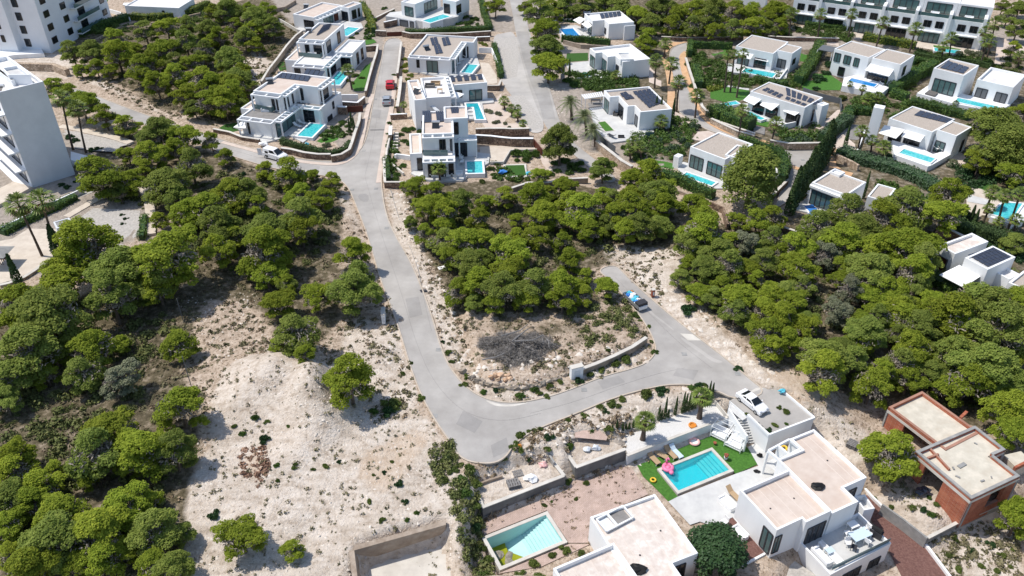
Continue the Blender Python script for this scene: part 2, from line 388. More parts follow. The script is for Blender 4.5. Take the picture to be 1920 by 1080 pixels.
VROAD = T4(1030, 480, 1060, 430, 1120, 402, 1200, 380, 1187, 430, 1187, 470, 1140, 500, 1137, 540, 1150, 600, 1185, 760, 1235, 850, 1290, 950, 1330, 1010) + M5(430, 50, 560, 115, 690, 160, 860, 215, 1000, 262, 1120, 282, 1250, 275, 1440, 282, 1400, 370, 1350, 420, 1250, 460, 1210, 560, 1140, 760, 1050, 810, 1030, 790, 1100, 600, 1150, 470, 1140, 400, 1080, 320, 1000, 290, 880, 262, 700, 190, 530, 150, 440, 130) + T4(1200, 1075, 1110, 1010, 1118, 900, 1100, 800, 1062, 700, 1040, 620)
road_w = [smooth_poly([Vector((p.x, p.y)) for p in WS(r)], 2) for r in (MAINROAD, UPROAD, UPYARD, VROAD)]
rmask = np.zeros(GX.shape, bool)
for r in road_w: rmask |= inpoly(r)
rsoft = np.clip(blur(rmask, 1.2, 2) * 3, 0, 1)

h = (vnoise(9, 1) - .5) * .9 + (vnoise(3.2, 2) - .5) * .35 + (vnoise(1.4, 5) - .5) * .14
flat = np.zeros(GX.shape)
for p in (P0(720, 60, 1460, 60, 1950, 60, 1950, 430, 1740, 420, 1480, 400, 1200, 330, 1130, 300, 720, 345), P0(440, -40, 720, -40, 720, 200, 660, 290, 440, 270), P0(-60, -60, 250, -60, 250, 100, 150, 330, 230, 450, 60, 560, -60, 580)):
    flat = np.maximum(flat, blur(inpoly(zpoly(p)), 2.5))
h = h * (1 - flat * .85)
# mounds and banks of the white earth
def bump(px, py, rad, amp, ry=None):
    global h
    c = W(px, py); ry = ry or rad
    h = h + amp * np.exp(-(((GX - c.x) / rad) ** 2 + ((GY - c.y) / ry) ** 2))
bump(594, 748, 2.3, 3.9, 3.6); bump(545, 712, 4.0, 2.2); bump(490, 712, 4.5, 1.5); bump(612, 795, 2.4, 1.6); bump(470, 760, 3, .4); bump(530, 860, 3, .5)
cm_ = W(570, 745); an_ = np.arctan2(GY - cm_.y, GX - cm_.x); dd_ = np.hypot(GX - cm_.x, GY - cm_.y)
h = h + (np.abs(np.sin(an_ * 11 + 2 * np.sin(dd_ * .6))) ** .5 - .5) * .34 * np.exp(-((dd_ - 4.5) / 3.2) ** 2)
bump(720, 660, 4.0, .5); bump(1290, 500, 6, .8); bump(1480, 730, 4, .5)
h = np.where(blur(inpoly(zpoly(P0(868, 600, 905, 712, 960, 727, 1000, 722, 1085, 690, 1150, 668, 1208, 640, 1180, 600, 1120, 560, 900, 560))), .6) > .5, h * .4 + .75, h)
h = h * (1 - rsoft) - .07 * rsoft
LOW = zpoly(P0(890, 972, 902, 952, 1058, 894, 1072, 888, 1084, 886, 1176, 852, 1300, 805, 1368, 782, 1430, 830, 1500, 820, 1530, 800, 1640, 880, 1660, 900, 1760, 1100, 860, 1100), -2.6)
low = blur(inpoly(LOW), .5, 1)
low2 = blur(inpoly(zpoly(P0(1570, 770, 1650, 750, 1760, 690, 1960, 720, 2000, 1120, 1500, 1150, 1540, 850), -2)), 4.0)
lowm = np.maximum(low, low2)
h = h * (1 - low) - 2.66 * lowm
drive = blur(inpoly(zpoly(P0(1606, 915, 1625, 905, 1745, 1020, 1800, 985, 1960, 925, 2000, 1140, 1440, 1200, 1480, 1060, 1560, 1040), -4.4)), .8, 2)
h = h * (1 - drive) - 4.5 * drive
mid = blur(inpoly(zpoly(B1(280, 640, 480, 590, 640, 520, 840, 445, 990, 400, 1150, 320, 1285, 490, 1150, 560, 700, 735, 380, 860), -1.5)), .25, 1)
h = h * (1 - mid) - 1.95 * mid
mid = blur(inpoly(zpoly(B9(60, 760, 330, 670, 560, 560, 850, 545, 950, 720, 130, 1040, 100, 930), -1.3)) | inpoly(zpoly(B9(965, 470, 1060, 350, 1380, 330, 1560, 432, 1075, 620), -1.0)), .25, 1)
h = h * (1 - mid) - 1.9 * mid
dkm = inpoly(zpoly(B1(1270, 380, 1450, 480, 1640, 660, 2045, 505, 1790, 300, 1500, 300), -.3)); dkm = blur(dkm, .25, 1) > .25; h = np.where(dkm, np.minimum(h, -2.7), h)
pit = blur(inpoly(zpoly(P0(676, 1050, 684, 1052, 833, 1008, 842, 1012, 872, 1110, 672, 1120), -2.7)), .3, 1)
h = h * (1 - pit) - 2.7 * pit
for pl in (rect3(*(B3(1300, 232) + B1(632, 968, 1128, 775)), -2.6), rect3(*B4(190, 752, 748, 535, 925, 795), -2.5)):
    h = np.where(inpoly([(q[0], q[1]) for q in inset(pl, -.12)]), -6.5, h)
HT = h
def ground(x, y):
    u = (x - gx[0]) / SP; v = (y - gy[0]) / SP
    if not (0 <= u < NX - 1 and 0 <= v < NY - 1): return 0.0
    i, j = int(u), int(v); fu, fv = u - i, v - j
    return float((HT[j, i] * (1 - fu) + HT[j, i + 1] * fu) * (1 - fv) + (HT[j + 1, i] * (1 - fu) + HT[j + 1, i + 1] * fu) * fv)
def G(px, py, up=0.0):
    z = 0.0
    for _ in range(6): p = W(px, py, z + up); z = z * .3 + ground(p.x, p.y) * .7
    p = W(px, py, z + up); p.z = ground(p.x, p.y); return p
# cover: white earth, needle litter with painted tree shade, garden gravel, orange earth
def cover(polys, soft, z=0.0):
    m = np.zeros(GX.shape)
    for p in polys: m = np.maximum(m, inpoly(zpoly(p, z)))
    return blur(m, soft)
white = cover([P0(420, 700, 470, 678, 545, 690, 640, 700, 690, 770, 745, 790, 800, 770, 815, 800, 850, 850, 870, 900, 880, 1000, 870, 1100, 340, 1100, 350, 990, 350, 900, 390, 850, 400, 760),
    P0(1150, 498, 1230, 520, 1262, 545, 1300, 590, 1380, 650, 1440, 700, 1560, 760, 1650, 790, 1620, 860, 1530, 800, 1440, 738, 1300, 622, 1170, 512), P0(990, 750, 1380, 725, 1370, 780, 1180, 860, 900, 940, 890, 890, 960, 850),
    P0(722, 350, 745, 352, 790, 470, 835, 560, 860, 640, 880, 705, 1000, 735, 1210, 655, 1225, 640, 1232, 662, 1190, 690, 1000, 752, 905, 748, 843, 690, 812, 600, 740, 440), P0(630, 355, 655, 360, 700, 500, 690, 520, 655, 420), P0(640, 600, 745, 600, 790, 760, 700, 780, 650, 700)], .9)
white = np.maximum(white, .75 * cover([P0(1700, 880, 1960, 880, 1960, 1100, 1740, 1100, 1600, 850), P0(1110, 450, 1290, 470, 1270, 560, 1150, 500), P0(405, 150, 500, 190, 520, 120, 480, 90), P0(150, 150, 380, 245, 390, 235, 300, 200, 170, 140), P0(0, 100, 140, 100, 140, 150, 0, 150)], 1.2))
litter = cover([P0(-60, 540, 160, 560, 330, 480, 330, 420, 230, 360, 130, 330, 230, 230, 440, 300, 640, 350, 640, 420, 640, 600, 560, 690, 470, 560, 380, 560, 340, 700, 380, 830, 350, 1100, -60, 1100),
    P0(750, 350, 1050, 330, 1270, 400, 1260, 470, 1100, 500, 1130, 580, 1100, 600, 860, 590, 800, 480), P0(1270, 440, 1500, 400, 1960, 380, 1960, 800, 1700, 740, 1560, 720, 1440, 670, 1290, 560, 1250, 520),
    P0(120, 70, 500, -10, 560, 60, 520, 130, 440, 240, 300, 200, 190, 140), P0(1040, -50, 1500, -50, 1500, 60, 1260, 75, 1050, 30), P0(640, 660, 760, 740, 720, 790, 640, 760)], 1.6)
litter = np.maximum(litter, .62 * cover([P0(1060, 125, 1200, 60, 1290, 80, 1480, 90, 1960, 80, 1960, 430, 1740, 420, 1480, 390, 1220, 300, 1140, 260)], 2))
litter = np.maximum(litter, .55 * cover([P0(870, 590, 1200, 590, 1200, 630, 1080, 670, 900, 640)], 2))
garden = cover([P0(720, 60, 1020, 60, 1030, 260, 1160, 300, 1460, 350, 1600, 400, 1960, 430, 1960, 50, 1480, 60, 1260, 90, 1050, 80, 1000, -40, 440, -40, 640, 290, 725, 290), P0(-50, 200, 130, 250, 280, 380, 260, 450, 60, 520, -50, 540)], 1.5)
orange = cover([P0(1420, 690, 1500, 690, 1560, 740, 1500, 760), P0(900, 690, 960, 690, 960, 715, 910, 720), P0(760, 370, 775, 380, 772, 420, 758, 400), P0(680, 850, 740, 815, 800, 800, 810, 820, 770, 870, 700, 915, 670, 900), P0(452, 845, 495, 840, 505, 880, 480, 915, 455, 890), P0(720, 905, 760, 880, 765, 890, 710, 945), P0(640, 955, 690, 945, 690, 960, 640, 965), P0(1020, 335, 1120, 330, 1115, 345, 1030, 350)], 1.0)
# outer skirt to the horizon
grow = np.array([3, 8, 18, 40, 90, 200, 450, 1000, 2200], float)
ax_ = np.concatenate([gx[0] - grow[::-1], gx, gx[-1] + grow]); ay_ = np.concatenate([gy[0] - grow[::-1][-9:], gy, gy[-1] + grow])
k = len(grow)
def ext(a, fill=None): return np.pad(a, ((k, k), (k, k)), mode='edge')
AX, AY = np.meshgrid(ax_, ay_); HZ = ext(HT)
V = np.stack([AX, AY, HZ], -1).reshape(-1, 3); nyy, nxx = AX.shape
ii = np.arange(nyy - 1)[:, None] * nxx + np.arange(nxx - 1)[None, :]
FQ = np.stack([ii, ii + 1, ii + 1 + nxx, ii + nxx], -1).reshape(-1, 4)
def ground_mat():
    m = bpy.data.materials.new('earth'); m.use_nodes = True; n, l = m.node_tree.nodes, m.node_tree.links; b = n['Principled BSDF']
    b.inputs['Roughness'].default_value = .97; b.inputs['Specular IOR Level'].default_value = .1
    pos = n.new('ShaderNodeNewGeometry').outputs['Position']
    at = n.new('ShaderNodeAttribute'); at.attribute_name = 'cover'; sp = n.new('ShaderNodeSeparateColor'); l.new(at.outputs['Color'], sp.inputs[0])
    def noise(sc, det=6):
        z = n.new('ShaderNodeTexNoise'); z.inputs['Scale'].default_value = sc; z.inputs['Detail'].default_value = det; z.inputs['Roughness'].default_value = .65; l.new(pos, z.inputs[0]); return z.outputs[0]
    def ramp(src, lo, hi, c1, c2, mid=None):
        r = n.new('ShaderNodeValToRGB'); e = r.color_ramp.elements; e[0].position = lo; e[1].position = hi; e[0].color = (*c1, 1); e[1].color = (*c2, 1)
        if mid: x = e.new((lo + hi) / 2); x.color = (*mid, 1)
        l.new(src, r.inputs[0]); return r.outputs[0]
    def mix(f, a, c):
        x = n.new('ShaderNodeMixRGB'); l.new(f, x.inputs[0]); l.new(a, x.inputs[1]); l.new(c, x.inputs[2]); return x.outputs[0]
    def thr(src, nz, amt=.7):
        a = n.new('ShaderNodeMath'); a.operation = 'MULTIPLY_ADD'; l.new(nz, a.inputs[0]); a.inputs[1].default_value = amt; a.inputs[2].default_value = -amt / 2
        c = n.new('ShaderNodeMath'); c.operation = 'ADD'; l.new(a.outputs[0], c.inputs[0]); l.new(src, c.inputs[1])
        r = n.new('ShaderNodeMapRange'); r.interpolation_type = 'SMOOTHSTEP'; r.inputs[1].default_value = .36; r.inputs[2].default_value = .64; l.new(c.outputs[0], r.inputs[0]); return r.outputs[0]
    n1, n2, n3, n4 = noise(.35), noise(1.1), noise(3.4), noise(.12, 4)
    tan = ramp(n2, .32, .68, (.33, .26, .19), (.62, .52, .42), (.50, .40, .31))
    spk = ramp(n3, .36, .47, (.42, .38, .33), (1, 1, 1)); x = n.new('ShaderNodeMixRGB'); x.blend_type = 'MULTIPLY'; x.inputs[0].default_value = 1; l.new(tan, x.inputs[1]); l.new(spk, x.inputs[2]); tan = x.outputs[0]
    wh = ramp(n2, .30, .68, (.46, .38, .30), (.75, .68, .60), (.66, .58, .495))
    sp2 = ramp(n3, .31, .43, (.55, .52, .48), (1, 1, 1)); x = n.new('ShaderNodeMixRGB'); x.blend_type = 'MULTIPLY'; x.inputs[0].default_value = .9; l.new(wh, x.inputs[1]); l.new(sp2, x.inputs[2]); wh = x.outputs[0]
    st = n.new('ShaderNodeMapping'); st.inputs['Rotation'].default_value = (0, 0, .6); st.inputs['Scale'].default_value = (.25, 1.6, 1); l.new(pos, st.inputs[0]); zs = n.new('ShaderNodeTexNoise'); zs.inputs['Scale'].default_value = .8; zs.inputs['Detail'].default_value = 7; l.new(st.outputs[0], zs.inputs[0])
    for src_, lo_, hi_, f_ in ((n4, .42, .58, .42), (zs.outputs[0], .36, .50, .45)):
        x = n.new('ShaderNodeMixRGB'); x.blend_type = 'MULTIPLY'; x.inputs[0].default_value = f_; l.new(wh, x.inputs[1]); l.new(ramp(src_, lo_, hi_, (.66, .62, .57), (1, 1, 1)), x.inputs[2]); wh = x.outputs[0]
    li = ramp(n2, .33, .70, (.07, .06, .035), (.38, .31, .235), (.15, .125, .08))  # needle litter, its tones darkened to hold the shade between the trees
    ga = ramp(n2, .33, .68, (.30, .26, .22), (.46, .40, .34))
    orr = ramp(n2, .33, .68, (.48, .37, .27), (.64, .54, .44))
    c = mix(thr(sp.outputs[2], n1), tan, ga); c = mix(thr(sp.outputs[1], n1, .9), c, li); c = mix(thr(sp.outputs[0], n1, .8), c, wh); c = mix(thr(at.outputs['Alpha'], n1, .8), c, orr)
    l.new(c, b.inputs['Base Color'])
    bp = n.new('ShaderNodeBump'); bp.inputs['Strength'].default_value = .7; bp.inputs['Distance'].default_value = .45; l.new(n3, bp.inputs['Height']); l.new(bp.outputs[0], b.inputs['Normal'])
    return m
MT['earth'] = ground_mat()
terr = npmesh('ground', V, FQ, 'earth'); structure(terr)
att = terr.data.attributes.new('cover', 'FLOAT_COLOR', 'POINT')
att.data.foreach_set('color', np.stack([ext(white), ext(litter), ext(garden), ext(orange)], -1).astype(np.float32).ravel())
terr.data.polygons.foreach_set('use_smooth', [True] * len(terr.data.polygons))

# ---------------------------------------------------------------- roads
def asphalt(name, c1, c2, c3):
    m = mat(name, c1, c2, .22, .9, c3=c3, world_co=True, lo=.3, hi=.7); n, l = m.node_tree.nodes, m.node_tree.links; b = n['Principled BSDF']
    src = b.inputs['Base Color'].links[0].from_socket; pos = n.new('ShaderNodeNewGeometry').outputs['Position']
    for sc, lo, hi, dark, f in ((.09, .35, .6, (.80, .80, .81, 1), .7), (.8, .32, .6, (.86, .86, .86, 1), .5), (9, .2, .7, (.86, .86, .86, 1), .5)):
        z = n.new('ShaderNodeTexNoise'); z.inputs['Scale'].default_value = sc; z.inputs['Detail'].default_value = 3; l.new(pos, z.inputs[0])
        r = n.new('ShaderNodeValToRGB'); r.color_ramp.elements[0].position = lo; r.color_ramp.elements[1].position = hi; r.color_ramp.elements[0].color = dark; l.new(z.outputs[0], r.inputs[0])
        x = n.new('ShaderNodeMixRGB'); x.blend_type = 'MULTIPLY'; x.inputs[0].default_value = f; l.new(src, x.inputs[1]); l.new(r.outputs[0], x.inputs[2]); src = x.outputs[0]
    l.new(src, b.inputs['Base Color']); MT[name] = m
asphalt('asphalt', (.36, .34, .312), (.49, .468, .435), (.425, .403, .373))
asphalt('asphalt_dark', (.31, .295, .275), (.41, .39, .365), (.36, .345, .325))
asphalt('roadconcrete', (.44, .42, .39), (.56, .53, .49), (.50, .475, .44))
for r, nm, mm, z in ((road_w[0], 'road', 'asphalt', .02), (road_w[1], 'road', 'asphalt', .024), (road_w[2], 'concrete_yard', 'roadconcrete', .012), (road_w[3], 'road', 'asphalt', .02)):
    structure(MB().sheet(r, z).build(nm, mm))
def strip(pts, w, z0, z1, name, m, closed=False, sm=2):
    P = smooth_poly([Vector((p[0], p[1])) for p in pts], sm, closed) if sm else [Vector((p[0], p[1])) for p in pts]
    n = len(P); b = MB(); L = []; Rr = []
    for i in range(n):
        a = P[i - 1] if (i or closed) else P[i]; c = P[(i + 1) % n] if (i < n - 1 or closed) else P[i]
        d = (c - a).normalized(); nn = Vector((-d.y, d.x)) * (w / 2); L.append(P[i] + nn); Rr.append(P[i] - nn)
    vs = []
    for i in range(n): vs += [(L[i].x, L[i].y, z0), (L[i].x, L[i].y, z1), (Rr[i].x, Rr[i].y, z1), (Rr[i].x, Rr[i].y, z0)]
    fs = []
    for i in range(n if closed else n - 1):
        a = i * 4; c = ((i + 1) % n) * 4
        fs += [(a, c, c + 1, a + 1), (a + 1, c + 1, c + 2, a + 2), (a + 2, c + 2, c + 3, a + 3)]
    if not closed: fs += [(0, 1, 2, 3), (4 * n - 1, 4 * n - 2, 4 * n - 3, 4 * n - 4)]
    b.add(vs, fs); return b.build(name, m)
mw = road_w[0]
structure(strip([p for p in mw], .16, -.1, .1, 'kerb', 'kerb', True, 0))
structure(strip(road_w[3], .15, -.1, .11, 'kerb', 'kerb', True, 0))
def gsheet(pts, z, name, m, base=0.0, sm=0):
    w = [Vector((p.x, p.y)) for p in WS(pts, z)]
    if sm: w = smooth_poly(w, sm)
    return structure(MB().sheet(w, z).build(name, m))
# patches and worn lines on the tarmac
gsheet(T3(1290, 280, 1395, 285, 1440, 440, 1520, 660, 1590, 860, 1640, 1070, 1530, 1075, 1480, 900, 1400, 700, 1340, 500), .032, 'road_patch', 'asphalt_dark')
gsheet(T3(1100, 350, 1300, 330, 1310, 470, 1295, 690, 1150, 720, 1110, 500), .02, 'gravel_yard', 'grey_gravel')
gsheet(T3(1205, 865, 1350, 855, 1440, 960, 1500, 1060, 1530, 1140, 1400, 1180, 1330, 1060), .022, 'gravel_yard', 'grey_gravel')
gsheet(B7(1640, 0, 1700, 60, 1780, 130, 1860, 190, 1935, 255, 1935, 262, 1850, 200, 1770, 142, 1690, 72), .03, 'road_seam', 'roadconcrete')
gsheet(B8(1040, 780, 1140, 830, 1300, 940, 1420, 1030, 1560, 1075, 1440, 1090, 1280, 970, 1100, 850), .03, 'road_patch', 'roadconcrete', sm=2)
gsheet(B8(1050, 750, 1190, 760, 1290, 830, 1140, 830), .034, 'road_patch', 'concrete_light')
gsheet(B7(385, 825, 450, 870, 530, 885, 640, 880, 770, 845, 640, 862, 540, 868, 460, 850), .03, 'road_patch', 'concrete_light', sm=1)
gsheet(K(300, 270, 4)(1500, 370, 1560, 375, 1570, 430, 1520, 435, 1480, 400), .03, 'road_patch', 'asphalt_dark', sm=1)
gsheet(B1(1290, 340, 1330, 320, 1450, 270, 1530, 225, 1600, 225, 1700, 290, 1690, 300), .034, 'road_patch', 'concrete_light')
for pts_ in (P0(735, 345, 760, 430, 790, 500, 800, 560, 815, 620) , P0(690, 330, 715, 420, 742, 500, 765, 570, 785, 640, 815, 710, 860, 762, 905, 785, 960, 790, 1020, 775), P0(728, 90, 720, 160, 712, 230, 700, 290, 690, 330), P0(400, 268, 470, 290, 540, 308, 620, 318), P0(1000, 775, 1080, 755, 1170, 722, 1240, 700, 1290, 690), P0(1160, 520, 1220, 585, 1275, 640, 1340, 690)): structure(strip(WS([(q[0] - 6, q[1]) for q in pts_]), .07, .02, .031, 'road_seam', 'asphalt_dark'))
for i_, pts_ in enumerate((P0(760, 560, 785, 556, 792, 590, 768, 596), P0(868, 770, 905, 790, 890, 812, 855, 795), P0(1120, 715, 1160, 704, 1172, 716, 1130, 730), P0(700, 205, 715, 206, 712, 222, 697, 220), P0(560, 305, 600, 312, 596, 322, 556, 314), P0(1270, 690, 1310, 694, 1300, 712, 1262, 704), P0(1185, 562, 1200, 572, 1190, 580, 1178, 570), P0(920, 835, 950, 820, 955, 845, 925, 858))): gsheet(pts_, .03 + .0003 * i_, 'road_patch', 'asphalt_dark', sm=0)
# walkway of the villa street: orange paving
structure(strip(WS(T4(1190, 470, 1150, 500, 1150, 560, 1190, 720, 1250, 840, 1310, 970) + M5(380, 0, 480, 75, 640, 150, 860, 205, 1000, 255, 1150, 285, 1440, 272)), 1.5, -.1, .12, 'pavement', 'sidewalk_orange'))
structure(strip(WS(T4(1040, 1000, 1048, 900, 1050, 780, 1020, 600, 985, 520)), 1.5, -.1, .12, 'pavement', 'sidewalk_orange'))
structure(strip(WS(M5(1120, 420, 1180, 450, 1250, 470)), 1.0, -.1, .11, 'pavement', 'sidewalk_orange'))
gsheet(M5(1500, 260, 1590, 270, 1570, 430, 1640, 480, 1730, 500, 1700, 540, 1500, 470, 1520, 400), .05, 'pavement', 'sidewalk_orange')
gsheet(T4(1040, 380, 1200, 375, 1110, 400, 1050, 425, 1010, 470, 980, 460), .03, 'pavement', 'sidewalk_orange')
# kerbside strip and paths
structure(strip(WS(M1(100, 640, 480, 745, 700, 800, 900, 850, 1150, 880, 1350, 895, 1480, 870, 1580, 800, 1650, 690, 1690, 500, 1730, 300, 1790, 100)), .9, -.1, .08, 'pavement', 'cleanroof'))
structure(strip(WS(M2(60, 1100, 90, 900, 120, 700, 160, 450, 200, 300, 230, 100, 250, -100)), .9, -.1, .09, 'pavement', 'cleanroof'))
structure(strip(WS(T1(450, 950, 560, 965, 700, 1000, 850, 1030, 980, 1075)), 1.5, -.4, .14, 'path', 'tile_beige'))
structure(strip(WS(M3(500, 830, 620, 760, 740, 690, 880, 630)), 1.3, -.4, .14, 'path', 'tile_beige'))
structure(strip(WS(M3(1060, 590, 1110, 680, 1130, 780, 1130, 960)), 1.5, -.4, .16, 'path', 'tile_beige'))
gsheet(L1(0, 645, 195, 590, 290, 545, 400, 480, 600, 360, 700, 310, 780, 215, 870, 170, 930, 70, 700, 0, 340, -10, 150, 110, -60, 150, -60, 640), .2, 'terrace', 'tile_beige')
# ---------------------------------------------------------------- buildings
def rectil(pts, z, theta=None):
    P = [Vector((p.x, p.y)) for p in WS(pts, z)]; n = len(P)
    if theta is None:
        sx = sy = 0
        for i in range(n):
            d = P[(i + 1) % n] - P[i]; a = math.atan2(d.y, d.x) * 4; sx += math.cos(a) * d.length ** 2; sy += math.sin(a) * d.length ** 2
        theta = math.atan2(sy, sx) / 4
    ca, sa = math.cos(-theta), math.sin(-theta); Q = [[p.x * ca - p.y * sa, p.x * sa + p.y * ca] for p in P]; T = [list(q) for q in Q]
    for i in range(n):
        j = (i + 1) % n; dx = abs(Q[j][0] - Q[i][0]); dy = abs(Q[j][1] - Q[i][1])
        if dx > dy: m = (Q[i][1] + Q[j][1]) / 2; T[i][1] = T[j][1] = m
        else: m = (Q[i][0] + Q[j][0]) / 2; T[i][0] = T[j][0] = m
    ca, sa = math.cos(theta), math.sin(theta); return [Vector((q[0] * ca - q[1] * sa, q[0] * sa + q[1] * ca)) for q in T]
class House:
    def __init__(s, name, at, label, cat='villa', group=None, zb=0.0, wall='white'):
        p = W(at[0], at[1], zb); s.root = empty(name, (p.x, p.y, zb), label, cat, group); s.walls = MB(); s.wm = wall; s.roofs = {}; s.par = MB(); s.n = 0
    def block(s, poly, zt, zb=0.0, roof='gravelroof', par=.3, pw=.22, wallmat=None):
        s.n += 1; zt = zt + .003 * s.n; ins = inset(poly, pw); w = MB() if wallmat else s.walls
        w.prism(poly, zb - .3, zt - par, False)
        s.par.ring(poly, ins, zt - par, zt) if not wallmat else w.ring(poly, ins, zt - par, zt)
        if wallmat: w.build('wall', wallmat, s.root)
        s.roofs.setdefault(roof, MB()).sheet(ins, zt - par + .02); return poly
    def edge(s, poly, i):
        a, b = poly[i % len(poly)], poly[(i + 1) % len(poly)]; n = len(poly)
        ar = sum(poly[k].x * poly[(k + 1) % n].y - poly[(k + 1) % n].x * poly[k].y for k in range(n)); d = (b - a).normalized()
        nn = Vector((d.y, -d.x)) * (1 if ar > 0 else -1); return a, b, d, nn
    def win(s, poly, i, f0, f1, z0, z1, m='window', name='window', mull=0, fr='frame_dark', out=.03):
        a, b, d, nn = s.edge(poly, i); L = (b - a).length; p0 = a + d * L * f0 + nn * out; p1 = a + d * L * f1 + nn * out
        P0_, P1_ = Vector((p0.x, p0.y, 0)), Vector((p1.x, p1.y, 0)); up = Vector((0, 0, 1)); t = .08; N3 = Vector((nn.x, nn.y, 0))
        fb = MB()
        for zz in (z0 + t / 2, z1 - t / 2): fb.beam(P0_ + up * zz, P1_ + up * zz, .16, t)
        for q in [P0_, P1_] + [P0_.lerp(P1_, (k + 1) / (mull + 1)) for k in range(mull)]: fb.beam(q + up * (z0 + t), q + up * (z1 - t), .16, t, up=N3)
        o = fb.build(name, fr, s.root); pm = MB(); c = N3 * .01
        pm.add([P0_ + up * z0 + c, P1_ + up * z0 + c, P1_ + up * z1 + c, P0_ + up * z1 + c], [(0, 1, 2, 3)])
        me = pm.build('pane', m, s.root); me.parent = o; return o
    def wins(s, poly, i, spans, z0, z1, **k):
        for f0, f1 in spans: s.win(poly, i, f0, f1, z0, z1, **k)
    def finish(s):
        if s.walls.v: s.walls.build('wall', s.wm, s.root)
        if s.par.v: s.par.build('parapet', s.wm, s.root)
        for k, b in s.roofs.items(): b.build('roof', k, s.root)
        return s
    def pergola(s, poly, i, w, z, n, f0=0, f1=1, t=.28, hh=.3):
        """white roof frame with open squares along an edge"""
        a, b, d, nn = s.edge(poly, i); L = (b - a).length; A = a + d * L * f0; B = a + d * L * f1; m = MB()
        v3 = lambda p: Vector((p.x, p.y, z - hh / 2))
        m.beam(v3(A + nn * w), v3(B + nn * w), t, hh)
        for k in range(n + 1):
            q = A.lerp(B, k / n); q = q + d * (t / 2 if k == 0 else (-t / 2 if k == n else 0)); m.beam(v3(q), v3(q + nn * (w - t / 2)), t, hh - .004)
        for k in (0, n):
            q = A.lerp(B, k / n) + nn * (w - .0) + d * (t / 2 + .002 if k == 0 else -t / 2 - .002); m.beam(Vector((q.x, q.y, max(0, z - 3.3))), Vector((q.x, q.y, z - hh)), t * .9, t * .9)
        m.build('pergola_frame', s.wm, s.root)
    def seams(s, poly, z, i=0, step=1.0):
        a, b, dd, nn = s.edge(poly, i); L = (b - a).length; q = inset(poly, .26); k = int(L / step); bb = MB(); D = max((p - a).dot(-nn) for p in poly)
        for t in range(1, k):
            o = a + dd * (t * L / k); hits = []
            for u in range(len(q)):
                p0, p1 = q[u], q[(u + 1) % len(q)]; s0, s1 = (p0 - o).dot(dd), (p1 - o).dot(dd)
                if (s0 > 0) != (s1 > 0): w = s0 / (s0 - s1); hits.append((p0.lerp(p1, w) - o).dot(-nn))
            hits.sort()
            for h0, h1 in zip(hits[::2], hits[1::2]): p, r_ = o - nn * h0, o - nn * h1; bb.beam((p.x, p.y, z), (r_.x, r_.y, z), .07, .012)
        bb.build('roof_seam', 'roofseam', s.root)
    def slab(s, pts, z, th, m, name='canopy'):
        return MB().prism([Vector((p.x, p.y)) for p in WS(pts, z)], z - th, z).build(name, m, s.root)
    def sloped(s, pts, zs, name='awning', m='fabric_white', th=.06):
        P = [W(p[0], p[1], z) for p, z in zip(pts, zs)]; n = len(P); D = Vector((0, 0, th))
        MB().add(P + [p - D for p in P], [tuple(range(n)), tuple(reversed(range(n, 2 * n)))] + [(i, n + i, n + (i + 1) % n, (i + 1) % n) for i in range(n)]).build(name, m, s.root)
    def solar(s, pts, z, nx, ny, tilt=.25, gap=.12):
        gap = max(gap, .11)
        a, b, c, d = WS(pts, z)
        for i in range(nx):
            for j in range(ny):
                u0, u1 = (i + gap / 2) / nx, (i + 1 - gap / 2) / nx; v0, v1 = (j + gap / 2) / ny, (j + 1 - gap / 2) / ny
                q = [a.lerp(b, u).lerp(d.lerp(c, u), v) for u, v in ((u0, v0), (u1, v0), (u1, v1), (u0, v1))]
                q = [p + Vector((0, 0, .12 + (tilt if k_ in (0, 1) else 0))) for k_, p in enumerate(q)]
                MB().add(q + [p - Vector((0, 0, .06)) for p in q], [(0, 1, 2, 3), (7, 6, 5, 4), (0, 4, 5, 1), (1, 5, 6, 2), (2, 6, 7, 3), (3, 7, 4, 0)]).build('solar_panel', 'solar', s.root)
    def heater(s, pt, z, rz=0.0):
        p = W(*pt, z); b = MB(); d = Vector((math.cos(rz), math.sin(rz), 0)); b.tube([p - d * .7 + Vector((0, 0, .8)), p + d * .7 + Vector((0, 0, .8))], .26, 10)
        o = b.build('water_heater', 'metal', s.root); f = Vector((d.y, -d.x, 0))
        m = MB().add([p - d * .6 + f * 1.2 + Vector((0, 0, .1)), p + d * .6 + f * 1.2 + Vector((0, 0, .1)), p + d * .6 + Vector((0, 0, .75)), p - d * .6 + Vector((0, 0, .75))], [(0, 1, 2, 3)]).build('collector', 'window', s.root); m.parent = o
    def rail(s, pts, z, hh=1.0, m='window_green', name='glass_balustrade'):
        b = MB(); P = WS(pts, z)
        for p, q in zip(P, P[1:]): b.beam(p + Vector((0, 0, hh / 2)), q + Vector((0, 0, hh / 2)), .04, hh)
        b.build(name, m, s.root)
    def wall(s, pts, z0, z1, w=.25, m=None, name='side_wall'):
        b = MB(); P = WS(pts, z1)
        for p, q in zip(P, P[1:]): b.beam(Vector((p.x, p.y, (z0 + z1) / 2)), Vector((q.x, q.y, (z0 + z1) / 2)), w, z1 - z0)
        b.build(name, m or s.wm, s.root)
